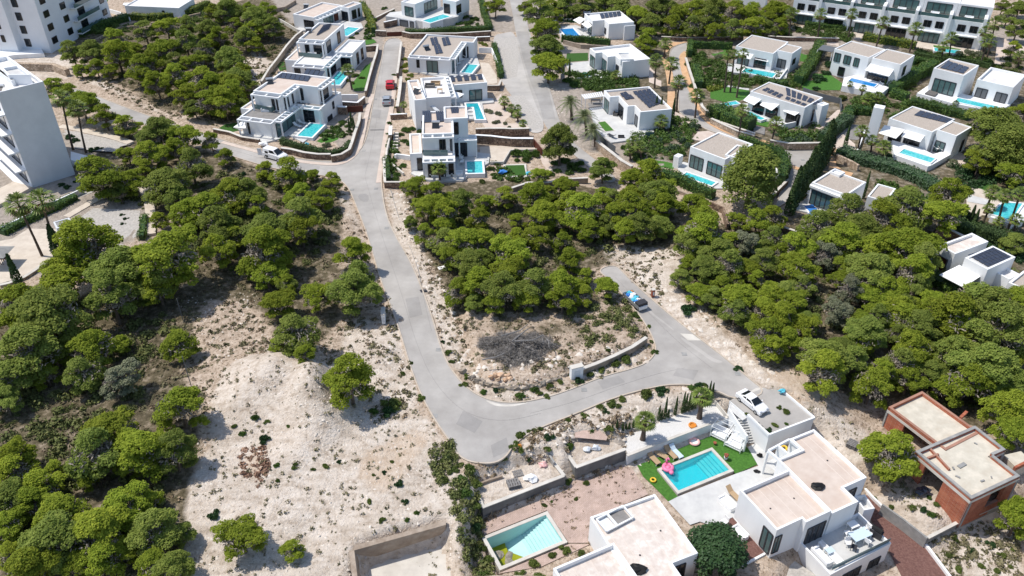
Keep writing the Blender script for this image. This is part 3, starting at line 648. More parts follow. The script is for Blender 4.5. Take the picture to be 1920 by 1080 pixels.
def pool(pts, z, label, water='water_teal', cw=.35, edge='white', group='swimming pools', basin=None, zb=None):
    """pts: water outline; coping ring round it"""
    w = [Vector((p.x, p.y)) for p in WS(pts, z)]
    if len(w) == 4: w = rect3(pts[0], pts[1], pts[2], z)
    c = sum(w, Vector((0, 0))) / len(w); r = empty('swimming_pool', (c.x, c.y, z), label, 'swimming pool', group)
    out = inset(w, -cw); MB().ring(out, w, (z - .5) if zb is None else zb, z + .14).build('coping', edge, r); MB().sheet(w, z + .03).build('water', water, r)
    return r
def terrace(pts, z, m='paving', zb=None, name='terrace', rect=False):
    w = rectil(pts, z) if rect else [Vector((p.x, p.y)) for p in WS(pts, z)]
    o = MB().prism(w, (z - .4) if zb is None else zb, z, False).build(name, m); return structure(o)
def wallthing(pts, z0, z1, w, label, m='stone_wall', cap=None, name='stone_wall', cat='wall', group=None, zpx=None):
    P = WS(pts, z1 if zpx is None else zpx); b = MB(); r = empty(name, (P[0].x, P[0].y, z0), label, cat, group); cb = MB()
    for i, (p, q) in enumerate(zip(P, P[1:])):
        d = (q - p).normalized() * (w * .3 if i else 0); zz = .003 * i
        b.beam(Vector((p.x, p.y, (z0 + z1) / 2)) - d, Vector((q.x, q.y, (z0 + z1) / 2)), w, z1 - z0 + zz)
        if cap: cb.beam(Vector((p.x, p.y, z1 + .05 + zz)) - d, Vector((q.x, q.y, z1 + .05 + zz)), w + .12, .09)
    b.build('wall_face', m, r)
    if cap: cb.build('coping', cap, r)
    return r
def furniture(at, z, label, kind='table', m='metal_white', rz=0.0, s=1.0, group=None):
    p = W(*at, z); 
    names = {'table': 'garden_table', 'sofa': 'outdoor_sofa', 'lounger': 'sun_lounger', 'chair': 'garden_chair', 'set': 'dining_table'}
    r = empty(names[kind], p, label, {'table': 'table', 'sofa': 'sofa', 'lounger': 'sun lounger', 'chair': 'chair', 'set': 'table'}[kind], group); q = MB(); L = MB()
    def B(m_, x, y, zz, sx, sy, sz):
        c, t = math.cos(rz), math.sin(rz); m_.box((p.x + (x * c - y * t) * s, p.y + (x * t + y * c) * s, p.z + zz * s), sx * s, sy * s, sz * s, rz)
    if kind in ('table', 'set'):
        w, d = (1.9, 1.0) if kind == 'set' else (1.0, .8); B(q, 0, 0, .70, w, d, .05); q.build('table_top', m, r)
        for x in (-1, 1):
            for y in (-1, 1): t_ = MB(); B(t_, x * (w / 2 - .08), y * (d / 2 - .08), 0, .07, .07, .70); t_.build('leg', m, r)
    elif kind == 'sofa':
        B(q, 0, 0, 0, 1.9, .8, .38); q.build('seat', m, r); B(L, 0, .36, .38, 1.9, .16, .35); B(L, -.88, -.08, .38, .16, .7, .2); B(L, .88, -.08, .38, .16, .7, .2); L.build('backrest', m, r)
    elif kind == 'chair':
        B(q, 0, 0, .40, .5, .5, .06); q.build('seat', m, r); B(L, 0, .24, .46, .5, .05, .45); L.build('backrest', m, r)
        for x in (-1, 1):
            for y in (-1, 1): t_ = MB(); B(t_, x * .22, y * .22, 0, .05, .05, .40); t_.build('leg', m, r)
    else:
        B(q, .22, 0, .30, 1.35, .62, .07); q.build('seat', m, r); c, t = math.cos(rz), math.sin(rz)
        def T(x, y, zz): return Vector((p.x + (x * c - y * t) * s, p.y + (x * t + y * c) * s, p.z + zz * s))
        L.add([T(-.45, -.31, .33), T(-.45, .31, .33), T(-1.0, .31, .75), T(-1.0, -.31, .75), T(-.45, -.31, .39), T(-.45, .31, .39), T(-1.0, .31, .81), T(-1.0, -.31, .81)], [(3, 2, 1, 0), (4, 5, 6, 7), (0, 1, 5, 4), (1, 2, 6, 5), (2, 3, 7, 6), (3, 0, 4, 7)]); L.build('backrest', m, r)
        for x in (-.35, .8):
            for y in (-.26, .26): t_ = MB(); B(t_, x, y, 0, .06, .06, .30); t_.build('leg', 'metal_white', r)
    return r
TG = 'terraced villas along the street'
# --- V1, top left villa of the street
h = House('villa', (605, 55), 'uppermost villa left of the street, with beige gravel roof and long pool', group=TG)
terrace(T2(730, 260, 790, 275, 960, 260, 1110, 340, 1130, 360, 1350, 250, 1330, 205, 1120, 180, 900, 210), .3, 'paving')
a = h.block(rect3(*T2(725, 122, 905, 158, 1150, 45), 3.4), 3.4, .2, 'cleanroof', .4, .3); h.wins(a, 0, [(.5, .95)], .3, 2.5, m='window', mull=3); h.wins(a, 1, [(.3, .62)], .3, 2.7, m='window_green', mull=2); h.wins(a, 1, [(.66, .8)], .3, 2.6, m='door_brown')
b = h.block(rect3(*T2(1140, 58, 1217, 72, 1335, 28), 3.7), 3.7, .2, 'cleanroof', .4, .3); h.wins(b, 1, [(.2, .52), (.66, .8)], .6, 2.8); h.wins(b, 0, [(.1, .8)], .3, 2.6)
h.pergola(a, 1, 1.1, 3.0, 8); h.heater(T2(840, 70)[0], 3.05); h.finish()
pool(T2(1118, 318, 1215, 247, 1308, 262, 1128, 352), .42, 'long turquoise pool of the uppermost villa left of the street', 'water_pale')
# --- V2
h = House('villa', (600, 130), 'middle terraced villa left of the street, with open square roof beams', group=TG)
terrace(T2(1000, 640, 1110, 560, 1260, 590, 1240, 650, 1090, 720), .3, 'paving_dark')
low = h.block(rect3(*T2(738, 560, 1002, 592, 1112, 455), 3.4), 3.4, 0, 'roofwhite', .25, .25)
h.wins(low, 0, [(.0, .18), (.36, .82)], .2, 2.7, mull=1); h.wins(low, 1, [(.1, .6)], .2, 2.7, mull=2)
up = h.block(rect3(*T2(790, 330, 1002, 365, 1115, 212), 6.6), 6.6, 3.3, 'gravelroof', .4, .3); h.wins(up, 0, [(.22, .36), (.55, .92)], 3.5, 6.0); h.wins(up, 1, [(.05, .25), (.6, .75)], 3.5, 6.0)
h.pergola(up, 0, 1.3, 6.3, 3); h.solar(T2(985, 240, 1070, 222, 1050, 262, 920, 330), 6.25, 1, 6); h.heater(T2(862, 288)[0], 6.2)
rw = h.block(rect3(*T2(1108, 452, 1252, 478, 1322, 362), 3.8), 3.8, 0, 'roofwhite', .4, .28); h.wins(rw, 0, [(.3, .9)], .3, 2.9, mull=1); h.wins(rw, 1, [(.25, .4), (.6, .75)], .4, 3.0)
lw = h.block(rect3(*T2(655, 528, 760, 545, 880, 400), 3.2), 3.2, 0, 'cleanroof', .3, .25)
h.pergola(low, 0, 1.0, 3.2, 3); h.pergola(low, 1, 1.0, 3.2, 6); h.pergola(rw, 0, .8, 3.3, 3); h.rail(T2(770, 505, 965, 525, 1040, 460), 3.3, .9); h.finish()
furniture(T2(890, 505)[0], 3.3, 'white outdoor sofa on the upper terrace of the middle terraced villa', 'sofa')
pool(T2(1050, 765, 1125, 648, 1222, 660, 1145, 775), .55, 'turquoise pool on a white plinth below the middle terraced villa', 'water_pale', zb=-.4)
# --- V3
h = House('villa', (540, 240), 'lowest terraced villa left of the street, with double row of solar panels', group=TG)
up = h.block(rectil(T2(370, 812, 600, 852, 760, 745, 925, 800, 1050, 690, 605, 648), 6.9), 6.9, 3.4, 'cleanroof', .4, .3)
h.wins(up, 1, [(.12, .4), (.66, .74)], 3.7, 6.3); h.wins(up, 0, [(.62, .7), (.78, .86)], 3.6, 6.2); h.wins(up, 2, [(.18, .3)], 3.9, 6.3); h.wins(up, 3, [(.15, .7)], 3.6, 6.0)
h.solar(T2(590, 655, 880, 690, 850, 740, 560, 705), 6.5, 7, 1); h.solar(T2(840, 635, 1010, 655, 975, 700, 810, 670), 6.5, 4, 1); h.heater(T2(510, 745)[0], 6.45, .3)
h.pergola(up, 0, 1.0, 6.6, 2); h.pergola(up, 1, .8, 6.6, 4); h.pergola(up, 3, .8, 6.6, 4)
low = h.block(rectil(M1(345, 350, 665, 400, 960, 205, 1225, 262, 1400, 88, 780, -20), 3.6), 3.6, 0, 'paving_dark', .25, .3)
h.wins(low, 1, [(.02, .2), (.28, .5), (.5, .72), (.72, .92)], .2, 2.9, m='window_green'); h.wins(low, 0, [(.18, .22)], .3, 2.6); h.wins(low, 2, [(.2, .65)], .2, 3.0, mull=1); h.wins(low, 3, [(.5, .58)], 1.6, 3.1); h.wins(low, 3, [(.2, .42)], -.0, 1.0)
h.pergola(low, 0, 1.1, 3.5, 3); h.pergola(low, 1, 1.2, 3.5, 7); h.pergola(low, 2, .9, 3.5, 3)
h.block(rect3(*M1(313, 252, 400, 270, 560, 150), 3.3), 3.3, 0, 'cleanroof', .3, .25)
h.sloped(M1(225, 470, 350, 385, 365, 480, 300, 500), [1.6, 2.6, 2.6, 1.6], 'shade_sail'); h.rail(M1(440, 255, 660, 300, 740, 250), 3.5, .9)
h.finish()
terrace(M1(310, 520, 320, 600, 590, 640, 740, 600, 840, 560, 1010, 640, 1270, 450, 1230, 400, 1150, 350, 950, 290, 660, 500, 400, 460), .25, 'paving')
furniture(M1(600, 290)[0], 3.4, 'white corner sofa on the roof terrace of the lowest terraced villa', 'sofa'); furniture(M1(800, 470)[0], .25, 'white lounge table by the lowest street pool', 'table', s=1.3); furniture(M1(1150, 400)[0], .25, 'grey sofa beside the dark glass door of the lowest terraced villa', 'sofa', 'wicker')
for i, q in enumerate(M1(950, 470, 1000, 435, 1060, 400)): furniture(q, .25, ['white sun lounger by the lowest street pool, nearest the lounge table', 'middle white sun lounger by the lowest street pool', 'white sun lounger by the lowest street pool, nearest the house'][i], 'lounger', 'fabric_white', -.6, group='loungers at the lowest street pool')
pool(M1(965, 575, 1090, 432, 1240, 455, 1010, 632), .5, 'turquoise pool at the corner of the street and the side road', 'water_pale', zb=-.4)
gsheet(M1(1090, 680, 1200, 600, 1330, 560, 1480, 570, 1500, 660, 1440, 740, 1330, 780, 1100, 740), .03, 'lawn', 'lawn'); gsheet(M1(1250, 620, 1340, 570, 1440, 600, 1430, 690, 1330, 740, 1260, 690), .05, 'lawn', 'leaf_yellow' if 0 else 'lawn', sm=2)
gsheet(T2(1240, 760, 1290, 700, 1370, 590, 1420, 560, 1390, 700, 1350, 820, 1270, 820), .03, 'lawn', 'lawn'); gsheet(T2(1320, 370, 1440, 350, 1470, 380, 1400, 400, 1330, 405), .03, 'lawn', 'lawn'); gsheet(M1(60, 480, 200, 400, 330, 370, 300, 500, 200, 530), .03, 'lawn', 'lawn_dark')
gsheet(T2(560, 560, 680, 550, 690, 620, 600, 640), .03, 'lawn', 'lawn_dark')
# curved garden walls and street walls
wallthing(M1(0, 490, 180, 525, 320, 580, 520, 610), 0, .7, .35, 'low stone wall in front of the lowest terraced villa', cap='concrete_light')
wallthing(M1(760, 705, 880, 720, 1020, 755, 1180, 775, 1320, 775), 0, 1.0, .4, 'curved stone garden wall beside the white van', cap='concrete_light')
wallthing(M1(1325, 795, 1440, 775, 1530, 720, 1560, 640, 1590, 540, 1640, 400, 1650, 310), 0, 1.2, .4, 'stone garden wall rounding the corner up the street', cap='concrete_light')
wallthing(M1(1400, 240, 1500, 245), 0, 1.5, .5, 'short stone gate wall at the brown gate', cap='white'); wallthing(M1(1505, 240, 1680, 230), 0, 1.2, .15, 'brown sliding gate on the street', 'door_brown', name='gate', cat='gate')
wallthing(M1(1390, 180, 1620, 195, 1700, 130), 0, 1.3, .3, 'white and stone wall above the brown gate', 'stone_wall', cap='white'); wallthing(T2(1130, 850, 1300, 850), 0, 1.4, .3, 'white garden wall below the middle pool', 'white', name='garden_wall')
wallthing(T2(1370, 820, 1400, 700, 1440, 560, 1470, 470, 1480, 400), 0, 1.2, .35, 'stone wall left of the street beside the lawns', cap='concrete_light'); wallthing(T2(1330, 420, 1470, 410), 0, 1.2, .3, 'stone cross wall between two street gardens', cap='concrete_light')
wallthing(T2(430, 735, 500, 620, 580, 520, 660, 410, 740, 320, 800, 275), 0, 1.2, .35, 'long stepped wall between the wood and the terraced villas', 'concrete_brown', cap='concrete_light')
wallthing(T2(590, 165, 680, 215, 760, 265), 0, .9, .25, 'pale diagonal wall above the uppermost terraced villa', 'concrete_light'); wallthing(T2(520, 80, 640, 60, 740, 0), 0, .9, .3, 'dry wall at the edge of the upper wood', 'concrete_brown')
wallthing(T2(1690, 380, 1670, 560, 1655, 660), 0, 1.1, .35, 'grey stone wall right of the street, upper part', cap='concrete_light'); wallthing(T3(250, 690, 235, 830, 215, 960), 0, 1.2, .5, 'stone wall beside the parked silver car', cap='concrete_light')
wallthing(M2(190, 330, 380, 320), 0, 1.0, .3, 'white entrance wall beside the slim palm', 'stone_wall', cap='white'); wallthing(M2(195, 460, 190, 560), 0, 1.6, .5, 'dark stone pillar wall at the street steps', cap='white'); wallthing(M2(180, 590, 150, 720, 140, 820), 0, 1.1, .3, 'white topped wall beside the street steps', 'concrete_light')
wallthing(M2(240, 780, 260, 770, 410, 790), 0, .9, .3, 'white low wall below the street steps', 'white', name='garden_wall'); wallthing(M2(120, 820, 125, 1000, 130, 1090, 380, 1090), 0, 1.0, .3, 'garden wall at the lower corner of the street', 'stone_wall', cap='concrete_light')
wallthing(M2(340, 985, 200, 870), 0, .5, .3, 'slanting low garden wall', 'concrete_light', name='garden_wall')
st = empty('garden_steps', W(*M2(245, 640)[0], 0), 'white garden steps going up beside the street wall', 'steps')
for k_ in range(7): q = M2(215 + k_ * 3, 740 - k_ * 28, 275 + k_ * 2, 740 - k_ * 28); p0, p1 = WS(q, .15); MB().beam(p0 + Vector((0, 0, .05 * k_)), p1 + Vector((0, 0, .05 * k_)), .5, .2 + .1 * k_).build('step', 'concrete_light', st)
# --- V4 top
h = House('villa', (810, 35), 'topmost villa right of the street end, on a podium over dark garage doors')
terrace(T3(110, 145, 150, 110, 255, 100, 420, 60, 860, 60, 760, 148, 500, 212, 380, 180), 1.9, 'paving', -.2)
a = h.block(rect3(*T3(258, 10, 372, 38, 590, -55), 5.3), 5.3, 1.9, 'roofwhite', .3, .3); h.wins(a, 0, [(.25, .85)], 2.0, 4.4, m='window_green', mull=1); h.wins(a, 1, [(.35, .85)], 2.0, 4.6, m='window_green', mull=3)
b = h.block(rect3(*T3(625, -5, 745, 15, 860, -40), 5.3), 5.3, 1.9, 'roofwhite', .3, .3); h.wins(b, 0, [(.08, .5)], 2.0, 4.4); h.wins(b, 1, [(.0, .35)], 2.2, 4.3)
gb = rectil(T3(220, 160, 380, 190, 420, 160, 270, 130), 1.85); h.block(gb, 1.85, 0, 'paving', .02, .1); h.wins(gb, 0, [(.15, .6), (.72, .92)], 0, 1.6, m='shutter'); h.finish()
pool(T3(445, 190, 628, 132, 695, 152, 510, 212), 1.95, 'long pool on the podium of the topmost villa', 'water_pale', zb=-.2)
wallthing(T3(95, 200, 210, 175), 0, 1.4, .4, 'brown stone wall beside the topmost garage', cap='white'); wallthing(T3(120, 290, 255, 285), 0, 1.0, .12, 'brown gate at the head of the street', 'door_brown', name='gate', cat='gate')
wallthing(T3(20, 275, 115, 280), 0, 1.2, .5, 'stone gate wall left of the brown head gate', cap='concrete_light'); wallthing(T3(260, 285, 330, 300, 750, 300, 1060, 280), 0, 1.2, .4, 'grey stone wall behind the three-array solar villa', 'stone_wall', cap='concrete_light')
wallthing(T3(20, 160, 120, 110, 190, 80), 0, .8, .35, 'stone garden wall left of the topmost villa', cap='concrete_light')
# --- V5
h = House('villa', (835, 120), 'flat-roofed villa with three tilted solar arrays right of the street')
terrace(T3(380, 640, 640, 700, 880, 680, 960, 590, 930, 500, 660, 560), .3, 'paving')
a = h.block(rectil(T3(362, 470, 642, 545, 838, 372, 928, 390, 915, 318, 448, 318), 3.9), 3.9, .1, 'gravelroof', .4, .3)
h.wins(a, 0, [(.18, .24)], 1.2, 3.2); h.wins(a, 0, [(.42, .68)], .3, 3.0, m='window_green', mull=1); h.wins(a, 1, [(.08, .42)], .3, 3.1, m='window_green', mull=2); h.wins(a, 1, [(.55, .62)], .3, 3.0, m='shutter'); h.wins(a, 2, [(-.35, .5)], .3, 2.9, m='window')
for q in ((508, 350, 572, 340, 590, 400, 527, 412), (612, 350, 676, 338, 700, 405, 630, 418), (540, 412, 600, 405, 628, 480, 560, 490)): h.solar(T3(*q), 3.55, 2, 4, 0.15)
h.heater(T3(475, 445)[0], 3.5, .5); h.pergola(a, 0, .9, 3.7, 4); h.pergola(a, 1, .9, 3.7, 9); h.finish()
pool(T3(790, 655, 852, 582, 942, 590, 882, 662), .55, 'small pool beside the flat-roofed villa with three solar arrays', 'water_pale', zb=-.3)
for i, q in enumerate(T3(730, 620, 760, 585, 790, 550, 830, 515)): furniture(q, .3, ['lowest', 'second', 'third', 'topmost'][i] + ' white lounger in the line beside the three-array villa', 'lounger', 'fabric_white', .9, group='loungers of the three-array villa')
gsheet(T3(960, 560, 1040, 570, 1110, 680, 1115, 750, 1020, 760, 985, 670), .04, 'terrace', 'tile_beige'); wallthing(T3(925, 335, 1050, 330), 0, 1.0, .3, 'brown stone wall right of the three-array villa', cap='white'); wallthing(T3(950, 430, 1065, 430, 1120, 560), 0, 1.2, .2, 'white wall around the side garden', 'white', name='garden_wall'); wallthing(T3(1020, 770, 1130, 770, 1150, 720), 0, 1.1, .3, 'brown stone wall at the entrance of the grey yard', cap='concrete_light')
# --- V6
h = House('villa', (830, 180), 'villa with a furnished white roof terrace and five slanted solar panels')
st_ = h.block(rect3(*T3(470, 885, 370, 902, 325, 722), 6.2), 6.2, 0, 'cleanroof', .35, .3)
c2 = h.block(rectil(T3(425, 700, 640, 690, 705, 868, 460, 882), 5.2), 5.2, 0, 'roofwhite', .45, .3)
rw = h.block(rectil(T3(632, 690, 985, 665, 1022, 742, 700, 768), 3.9), 3.9, 0, 'gravelroof', .35, .3); h.wins(rw, 2, [(.15, .48)], .3, 2.6, m='window_green', mull=1); h.wins(rw, 2, [(.68, .9)], 1.2, 2.8)
h.solar(T3(665, 695, 985, 675, 1000, 725, 690, 750), 3.6, 5, 1, .35, .35); h.pergola(c2, 1, .9, 5.0, 6); h.heater(T3(400, 830)[0], 5.9, -.5)
h.sloped(T3(720, 820, 820, 845, 760, 885, 680, 880), [3.6, 3.2, 3.2, 3.6], 'shade_sail'); h.wins(st_, 0, [(.1, .5)], .6, 2.0); h.sloped(T3(430, 880, 460, 880, 600, 995, 560, 995), [4.6, 4.6, 3.0, 3.0], 'stair_wall', 'grey', .2)
h.finish(); furniture(T3(560, 765)[0], 4.8, 'beige lounge sofa on the white roof terrace', 'sofa', 'fabric_tan'); furniture(T3(600, 835)[0], 4.8, 'round beige rug table on the white roof terrace', 'table', 'fabric_tan'); furniture(T3(510, 785)[0], 4.8, 'grey sofa on the white roof terrace', 'sofa', 'wicker')
terrace(T3(680, 900, 850, 870, 1080, 885, 1085, 920, 980, 930, 1010, 1070, 830, 1075), .3, 'paving'); pool(T3(835, 935, 940, 933, 1000, 1078, 925, 1078, 905, 968, 840, 968), .5, 'L-shaped teal pool beside three stepping platforms', 'water_teal', zb=-.2)
for i in range(3): terrace(T3(842 + i * 4, 982 + i * 34, 895 + i * 4, 980 + i * 34, 897 + i * 4, 1000 + i * 34, 846 + i * 4, 1002 + i * 34), .55, 'paving', .2, 'platform')
furniture(T3(905, 890)[0], .3, 'white lounger at the foot of the shade sail', 'lounger', 'fabric_white'); furniture(T3(965, 888)[0], .3, 'white daybed beside the L-shaped pool', 'sofa', 'fabric_white'); furniture(T3(920, 860)[0], .3, 'dark dining table under the window beside the L-shaped pool', 'set', 'frame_dark')
# --- V7
h = House('villa', (820, 290), 'large white villa facing down the slope, with two corrugated dark solar roofs')
up = h.block(rectil(M2(530, 297, 800, 293, 900, 395, 905, 550, 545, 550), 6.9) if 0 else rect3(*M2(905, 550, 545, 550, 528, 295), 6.9), 6.9, 3.5, 'cleanroof', .35, .3)
h.solar(M2(550, 305, 640, 300, 655, 425, 560, 430), 6.6, 4, 1, .3, .05); h.solar(M2(700, 310, 790, 305, 805, 415, 715, 425), 6.6, 4, 1, .3, .05); h.heater(M2(705, 460)[0], 6.5)
rr = h.block(rect3(*M2(1063, 372, 795, 376, 778, 240), 7.3), 7.3, 0, 'cleanroof', .35, .3); h.solar(M2(865, 265, 955, 262, 962, 320, 880, 325), 6.9, 3, 1, .3, .05)
h.wins(rr, 0, [(.42, .58)], 4.3, 6.6); h.pergola(up, 0, 1.0, 6.7, 3); h.wins(up, 0, [(.28, .46)], 3.7, 6.1, mull=1); h.wins(up, 0, [(.02, .12)], 3.7, 6.3, m='shutter')
m1 = h.block(rect3(*M2(920, 830, 553, 835, 545, 560), 3.55), 3.55, 0, 'roofwhite', .05, .3); h.pergola(m1, 0, .9, 3.5, 4); h.wins(m1, 0, [(.32, .84)], .2, 2.9, mull=2); h.wins(m1, 0, [(.02, .2)], .2, 2.9); h.rail(M2(560, 790, 840, 788), 3.55, 1.0)
ll = h.block(rect3(*M2(545, 768, 412, 772, 398, 545), 3.4), 3.4, 0, 'cleanroof', .3, .3); h.wins(ll, 0, [(.04, .42)], .2, 2.6)
ri = h.block(rect3(*M2(1165, 600, 955, 604, 945, 570), 3.6), 3.6, 0, 'roofwhite', .3, .3); h.pergola(ri, 0, .5, 3.55, 2)
lowr = rect3(*M2(1150, 615, 880, 618, 875, 560), 3.4); h.block(lowr, 3.4, 0, 'roofwhite', .1); h.wins(lowr, 0, [(.38, .88)], .2, 2.9, m='window', mull=1); h.finish()
terrace(M2(420, 985, 560, 1060, 640, 1075, 1000, 1070, 1070, 1010, 1300, 870, 1310, 770, 1150, 750, 900, 740, 560, 900), .25, 'paving'); pool(M2(1052, 860, 1222, 858, 1240, 990, 1075, 985), .45, 'small bright pool with a swimmer float beside the large white villa', 'water_pale', zb=-.2)
for i, q in enumerate(M2(700, 1020, 830, 1015, 940, 1015)): furniture(q, .25, ['left', 'middle', 'right'][i] + ' low white bench on the front terrace of the large white villa', 'sofa', 'fabric_white', group='white terrace benches')
for i, q in enumerate(M2(985, 790, 990, 835, 995, 880)): furniture(q, .25, ['upper', 'middle', 'lower'][i] + ' white lounger between the dark door and the small bright pool', 'lounger', 'fabric_white', 1.5, group='loungers of the large white villa')
furniture(M2(760, 710)[0], 3.55, 'white bench on the upper balcony of the large white villa', 'sofa', 'fabric_white')
# stone terraces to the right of V7
gsheet(M9(-60, 300, 50, 200, 150, 190, 240, 90, 250, 270, 330, 300, 560, 480, 60, 480), .03, 'gravel_yard', 'cleanroof'); gsheet(M9(0, 690, 590, 660, 640, 720, 560, 730, 350, 720, 270, 855, 200, 860, 120, 860, 100, 770, 0, 765), .04, 'terrace', 'tile_beige')
wallthing(M9(-50, 490, 100, 485, 240, 485, 370, 490, 555, 485), 0, 1.5, .4, 'upper stone retaining wall beside the long pool', cap='concrete_light'); wallthing(M9(-50, 560, 120, 570, 240, 585, 360, 597, 600, 600), 0, 1.6, .4, 'lower stone retaining wall above the beige court', cap='white'); wallthing(M9(600, 600, 700, 720), 0, 1.3, .2, 'rusty brown fence wall at the beige court', 'door_brown')
wallthing(M9(110, 860, 260, 855, 340, 725, 640, 715), 0, .5, .25, 'angular low wall around the orchard garden', 'concrete_light', name='garden_wall')
gsheet(M9(260, 890, 520, 880, 530, 1035, 290, 1035), .02, 'garden_border', 'concrete_light'); gsheet(M9(285, 900, 495, 895, 520, 1010, 320, 1020), .04, 'lawn', 'lawn_dark'); gsheet(M9(660, 755, 740, 750, 820, 960, 790, 1000, 700, 880), .03, 'path', 'cleanroof')
wallthing(K(740, 310, 4)(880, 170, 1000, 130, 1150, 130, 1250, 105, 1450, 95), -.2, .7, .35, 'stone wall between the villa gardens and the wood', 'concrete_brown', cap='concrete_light')
# --- right hand villas
RG = 'single-storey villas of the right-hand estate'
h = House('villa', (1130, 60), 'white villa with two small awnings above the blue rectangular pool', group=RG)
a = h.block(rectil(T4(232, 118, 375, 188, 440, 178, 492, 213, 722, 200, 590, 102), 3.8), 3.8, 0, 'roofwhite', .35, .3); h.wins(a, 0, [(.5, .95)], .3, 2.8, m='window_green'); h.wins(a, 2, [(.2, .5)], .8, 2.2)
h.solar(T4(255, 115, 330, 112, 310, 140, 265, 140), 3.5, 2, 1); h.solar(T4(400, 135, 590, 112, 600, 145, 420, 172), 3.5, 5, 1, .3); h.sloped(T4(225, 150, 275, 170, 225, 215, 165, 180), [3.0, 3.0, 2.2, 2.2]); h.sloped(T4(310, 180, 380, 205, 300, 255, 240, 215), [3.0, 3.0, 2.2, 2.2])
h.wall(T4(725, 225, 628, 235), 0, 3.4); h.finish(); terrace(T4(10, 240, 190, 225, 420, 300, 300, 350, 60, 335), .2, 'paving'); pool(T4(48, 265, 165, 258, 235, 330, 75, 335), .3, 'bright blue rectangular pool near the three white loungers', 'water_blue')
gsheet(T4(-30, 155, 100, 150, 200, 200, 150, 235, 0, 240), .03, 'lawn', 'lawn')
for i, q in enumerate(T4(15, 200, 90, 185, 130, 185)): furniture(q, .05, ['white sun lounger alone on the lawn by the blue pool', 'left one of the paired white sun loungers by the blue pool', 'right one of the paired white sun loungers by the blue pool'][i], 'lounger', 'fabric_white', 2.0, group='white loungers by the blue pool')
furniture(T4(270, 250)[0], .2, 'grey lounge sofa under the small awnings', 'sofa', 'wicker')
h = House('villa', (1160, 115), 'white cube villa with deep roof parapets and no solar panels', group=RG)
a = h.block(rectil(T4(310, 432, 372, 478, 425, 470, 482, 513, 552, 503, 612, 563, 855, 525, 685, 395), 3.9), 3.9, 0, 'roofwhite', .5, .35); h.wins(a, 0, [(.2, .95)], .3, 2.8, m='window_green', mull=1); h.wins(a, 2, [(.1, .85)], .3, 2.8, m='window_green', mull=1); h.wins(a, 4, [(.2, .55)], .8, 2.4)
h.block(rectil(T4(560, 480, 690, 470, 690, 530, 600, 545), 4.2), 4.3, 3.5, 'paving', .3, .25); h.finish(); terrace(T4(95, 570, 305, 550, 480, 680, 470, 705, 180, 700, 140, 660), .15, 'paving'); pool(T4(175, 665, 290, 655, 330, 690, 200, 700), .2, 'small pale pool half hidden by the garden shrubs', 'water_pale', cw=.25)
gsheet(T4(110, 480, 300, 475, 300, 545, 100, 558), .04, 'lawn', 'lawn_dark'); gsheet(T4(840, 590, 960, 700, 960, 780, 850, 740), .03, 'terrace', 'cleanroof')
h = House('villa', (1200, 210), 'white villa with six solar rows and a small lawn inlay in its terrace', group=RG)
a = h.block(rectil(M4(632, 50, 700, 112, 762, 92, 850, 190, 908, 184, 965, 240, 1240, 215, 1050, 5), 3.9), 3.9, 0, 'gravelroof', .35, .3); h.wins(a, 0, [(.2, .95)], .3, 2.9, m='window_green', mull=1); h.wins(a, 2, [(.1, .6)], .3, 2.8, mull=1); h.wins(a, 4, [(.25, .7)], .5, 2.6, m='shutter')
h.solar(M4(775, 85, 830, 68, 915, 120, 830, 135), 3.6, 2, 2); h.solar(M4(890, 65, 1050, 40, 1165, 160, 1040, 208), 3.6, 4, 5, .18, .1); h.finish()
p = empty('pergola', W(*M4(530, 150)[0], 0), 'white slatted pergola beside the six-row solar villa', 'pergola'); b = MB(); P = WS(M4(437, 85, 610, 58, 628, 100, 470, 122), 2.6)
for k_ in range(10): b.beam(P[0].lerp(P[1], k_ / 9), P[3].lerp(P[2], k_ / 9), .28, .12)
b.build('slats', 'metal_white', p)
for q in P: MB().beam(q - Vector((0, 0, .07)), Vector((q.x, q.y, 0)), .12, .12).build('post', 'metal_white', p)
furniture(M4(560, 160)[0], .15, 'dark dining table under the white pergola', 'set', 'frame_dark')
gsheet(M4(490, 160, 640, 130, 640, 190, 500, 200), .03, 'terrace', 'paving_dark')
terrace(M4(505, 205, 640, 190, 950, 380, 1085, 410, 1080, 460, 960, 480, 700, 515, 560, 400), .3, 'paving', -.3); gsheet(M4(575, 325, 650, 318, 740, 410, 640, 420), .33, 'garden_border', 'concrete_light'); gsheet(M4(583, 333, 645, 323, 725, 405, 648, 413), .36, 'lawn', 'lawn')
furniture(M4(745, 262)[0], .3, 'grey outdoor sofa in front of the six-row solar villa', 'sofa', 'wicker', 1.2); furniture(M4(700, 465)[0], .3, 'dark lounger at the corner of the lawn inlay terrace', 'lounger', 'frame_dark', 2.2); furniture(M4(790, 470)[0], .3, 'pair of dark planters seat on the lawn inlay terrace', 'sofa', 'frame_dark', 0, .6)
wallthing(M4(570, 500, 700, 600, 800, 680, 890, 730), -.2, 1.4, .5, 'pale stone retaining wall curving below the date palms', 'stone_wall_pale', cap='concrete_light'); wallthing(M4(550, 400, 640, 480, 740, 550), .3, 1.6, .08, 'dark metal fence above the stone retaining wall', 'shutter', name='fence', cat='fence')
wallthing(M4(1010, 420, 1090, 420), .3, 1.3, .06, 'glass screen at the corner of the lawn inlay terrace', 'window_green', name='glass_screen', cat='screen')
wallthing(T4(1180, 520, 1210, 620, 1250, 740, 1290, 860, 1330, 960, 1390, 1020), 0, .9, .4, 'low stone wall along the inside of the villa street', 'stone_wall_pale', cap='concrete_light'); wallthing(M5(450, 10, 560, 65, 680, 120, 840, 165), 0, 1.1, .4, 'stone wall beside the thick hedge', 'stone_wall_pale', cap='concrete_light')
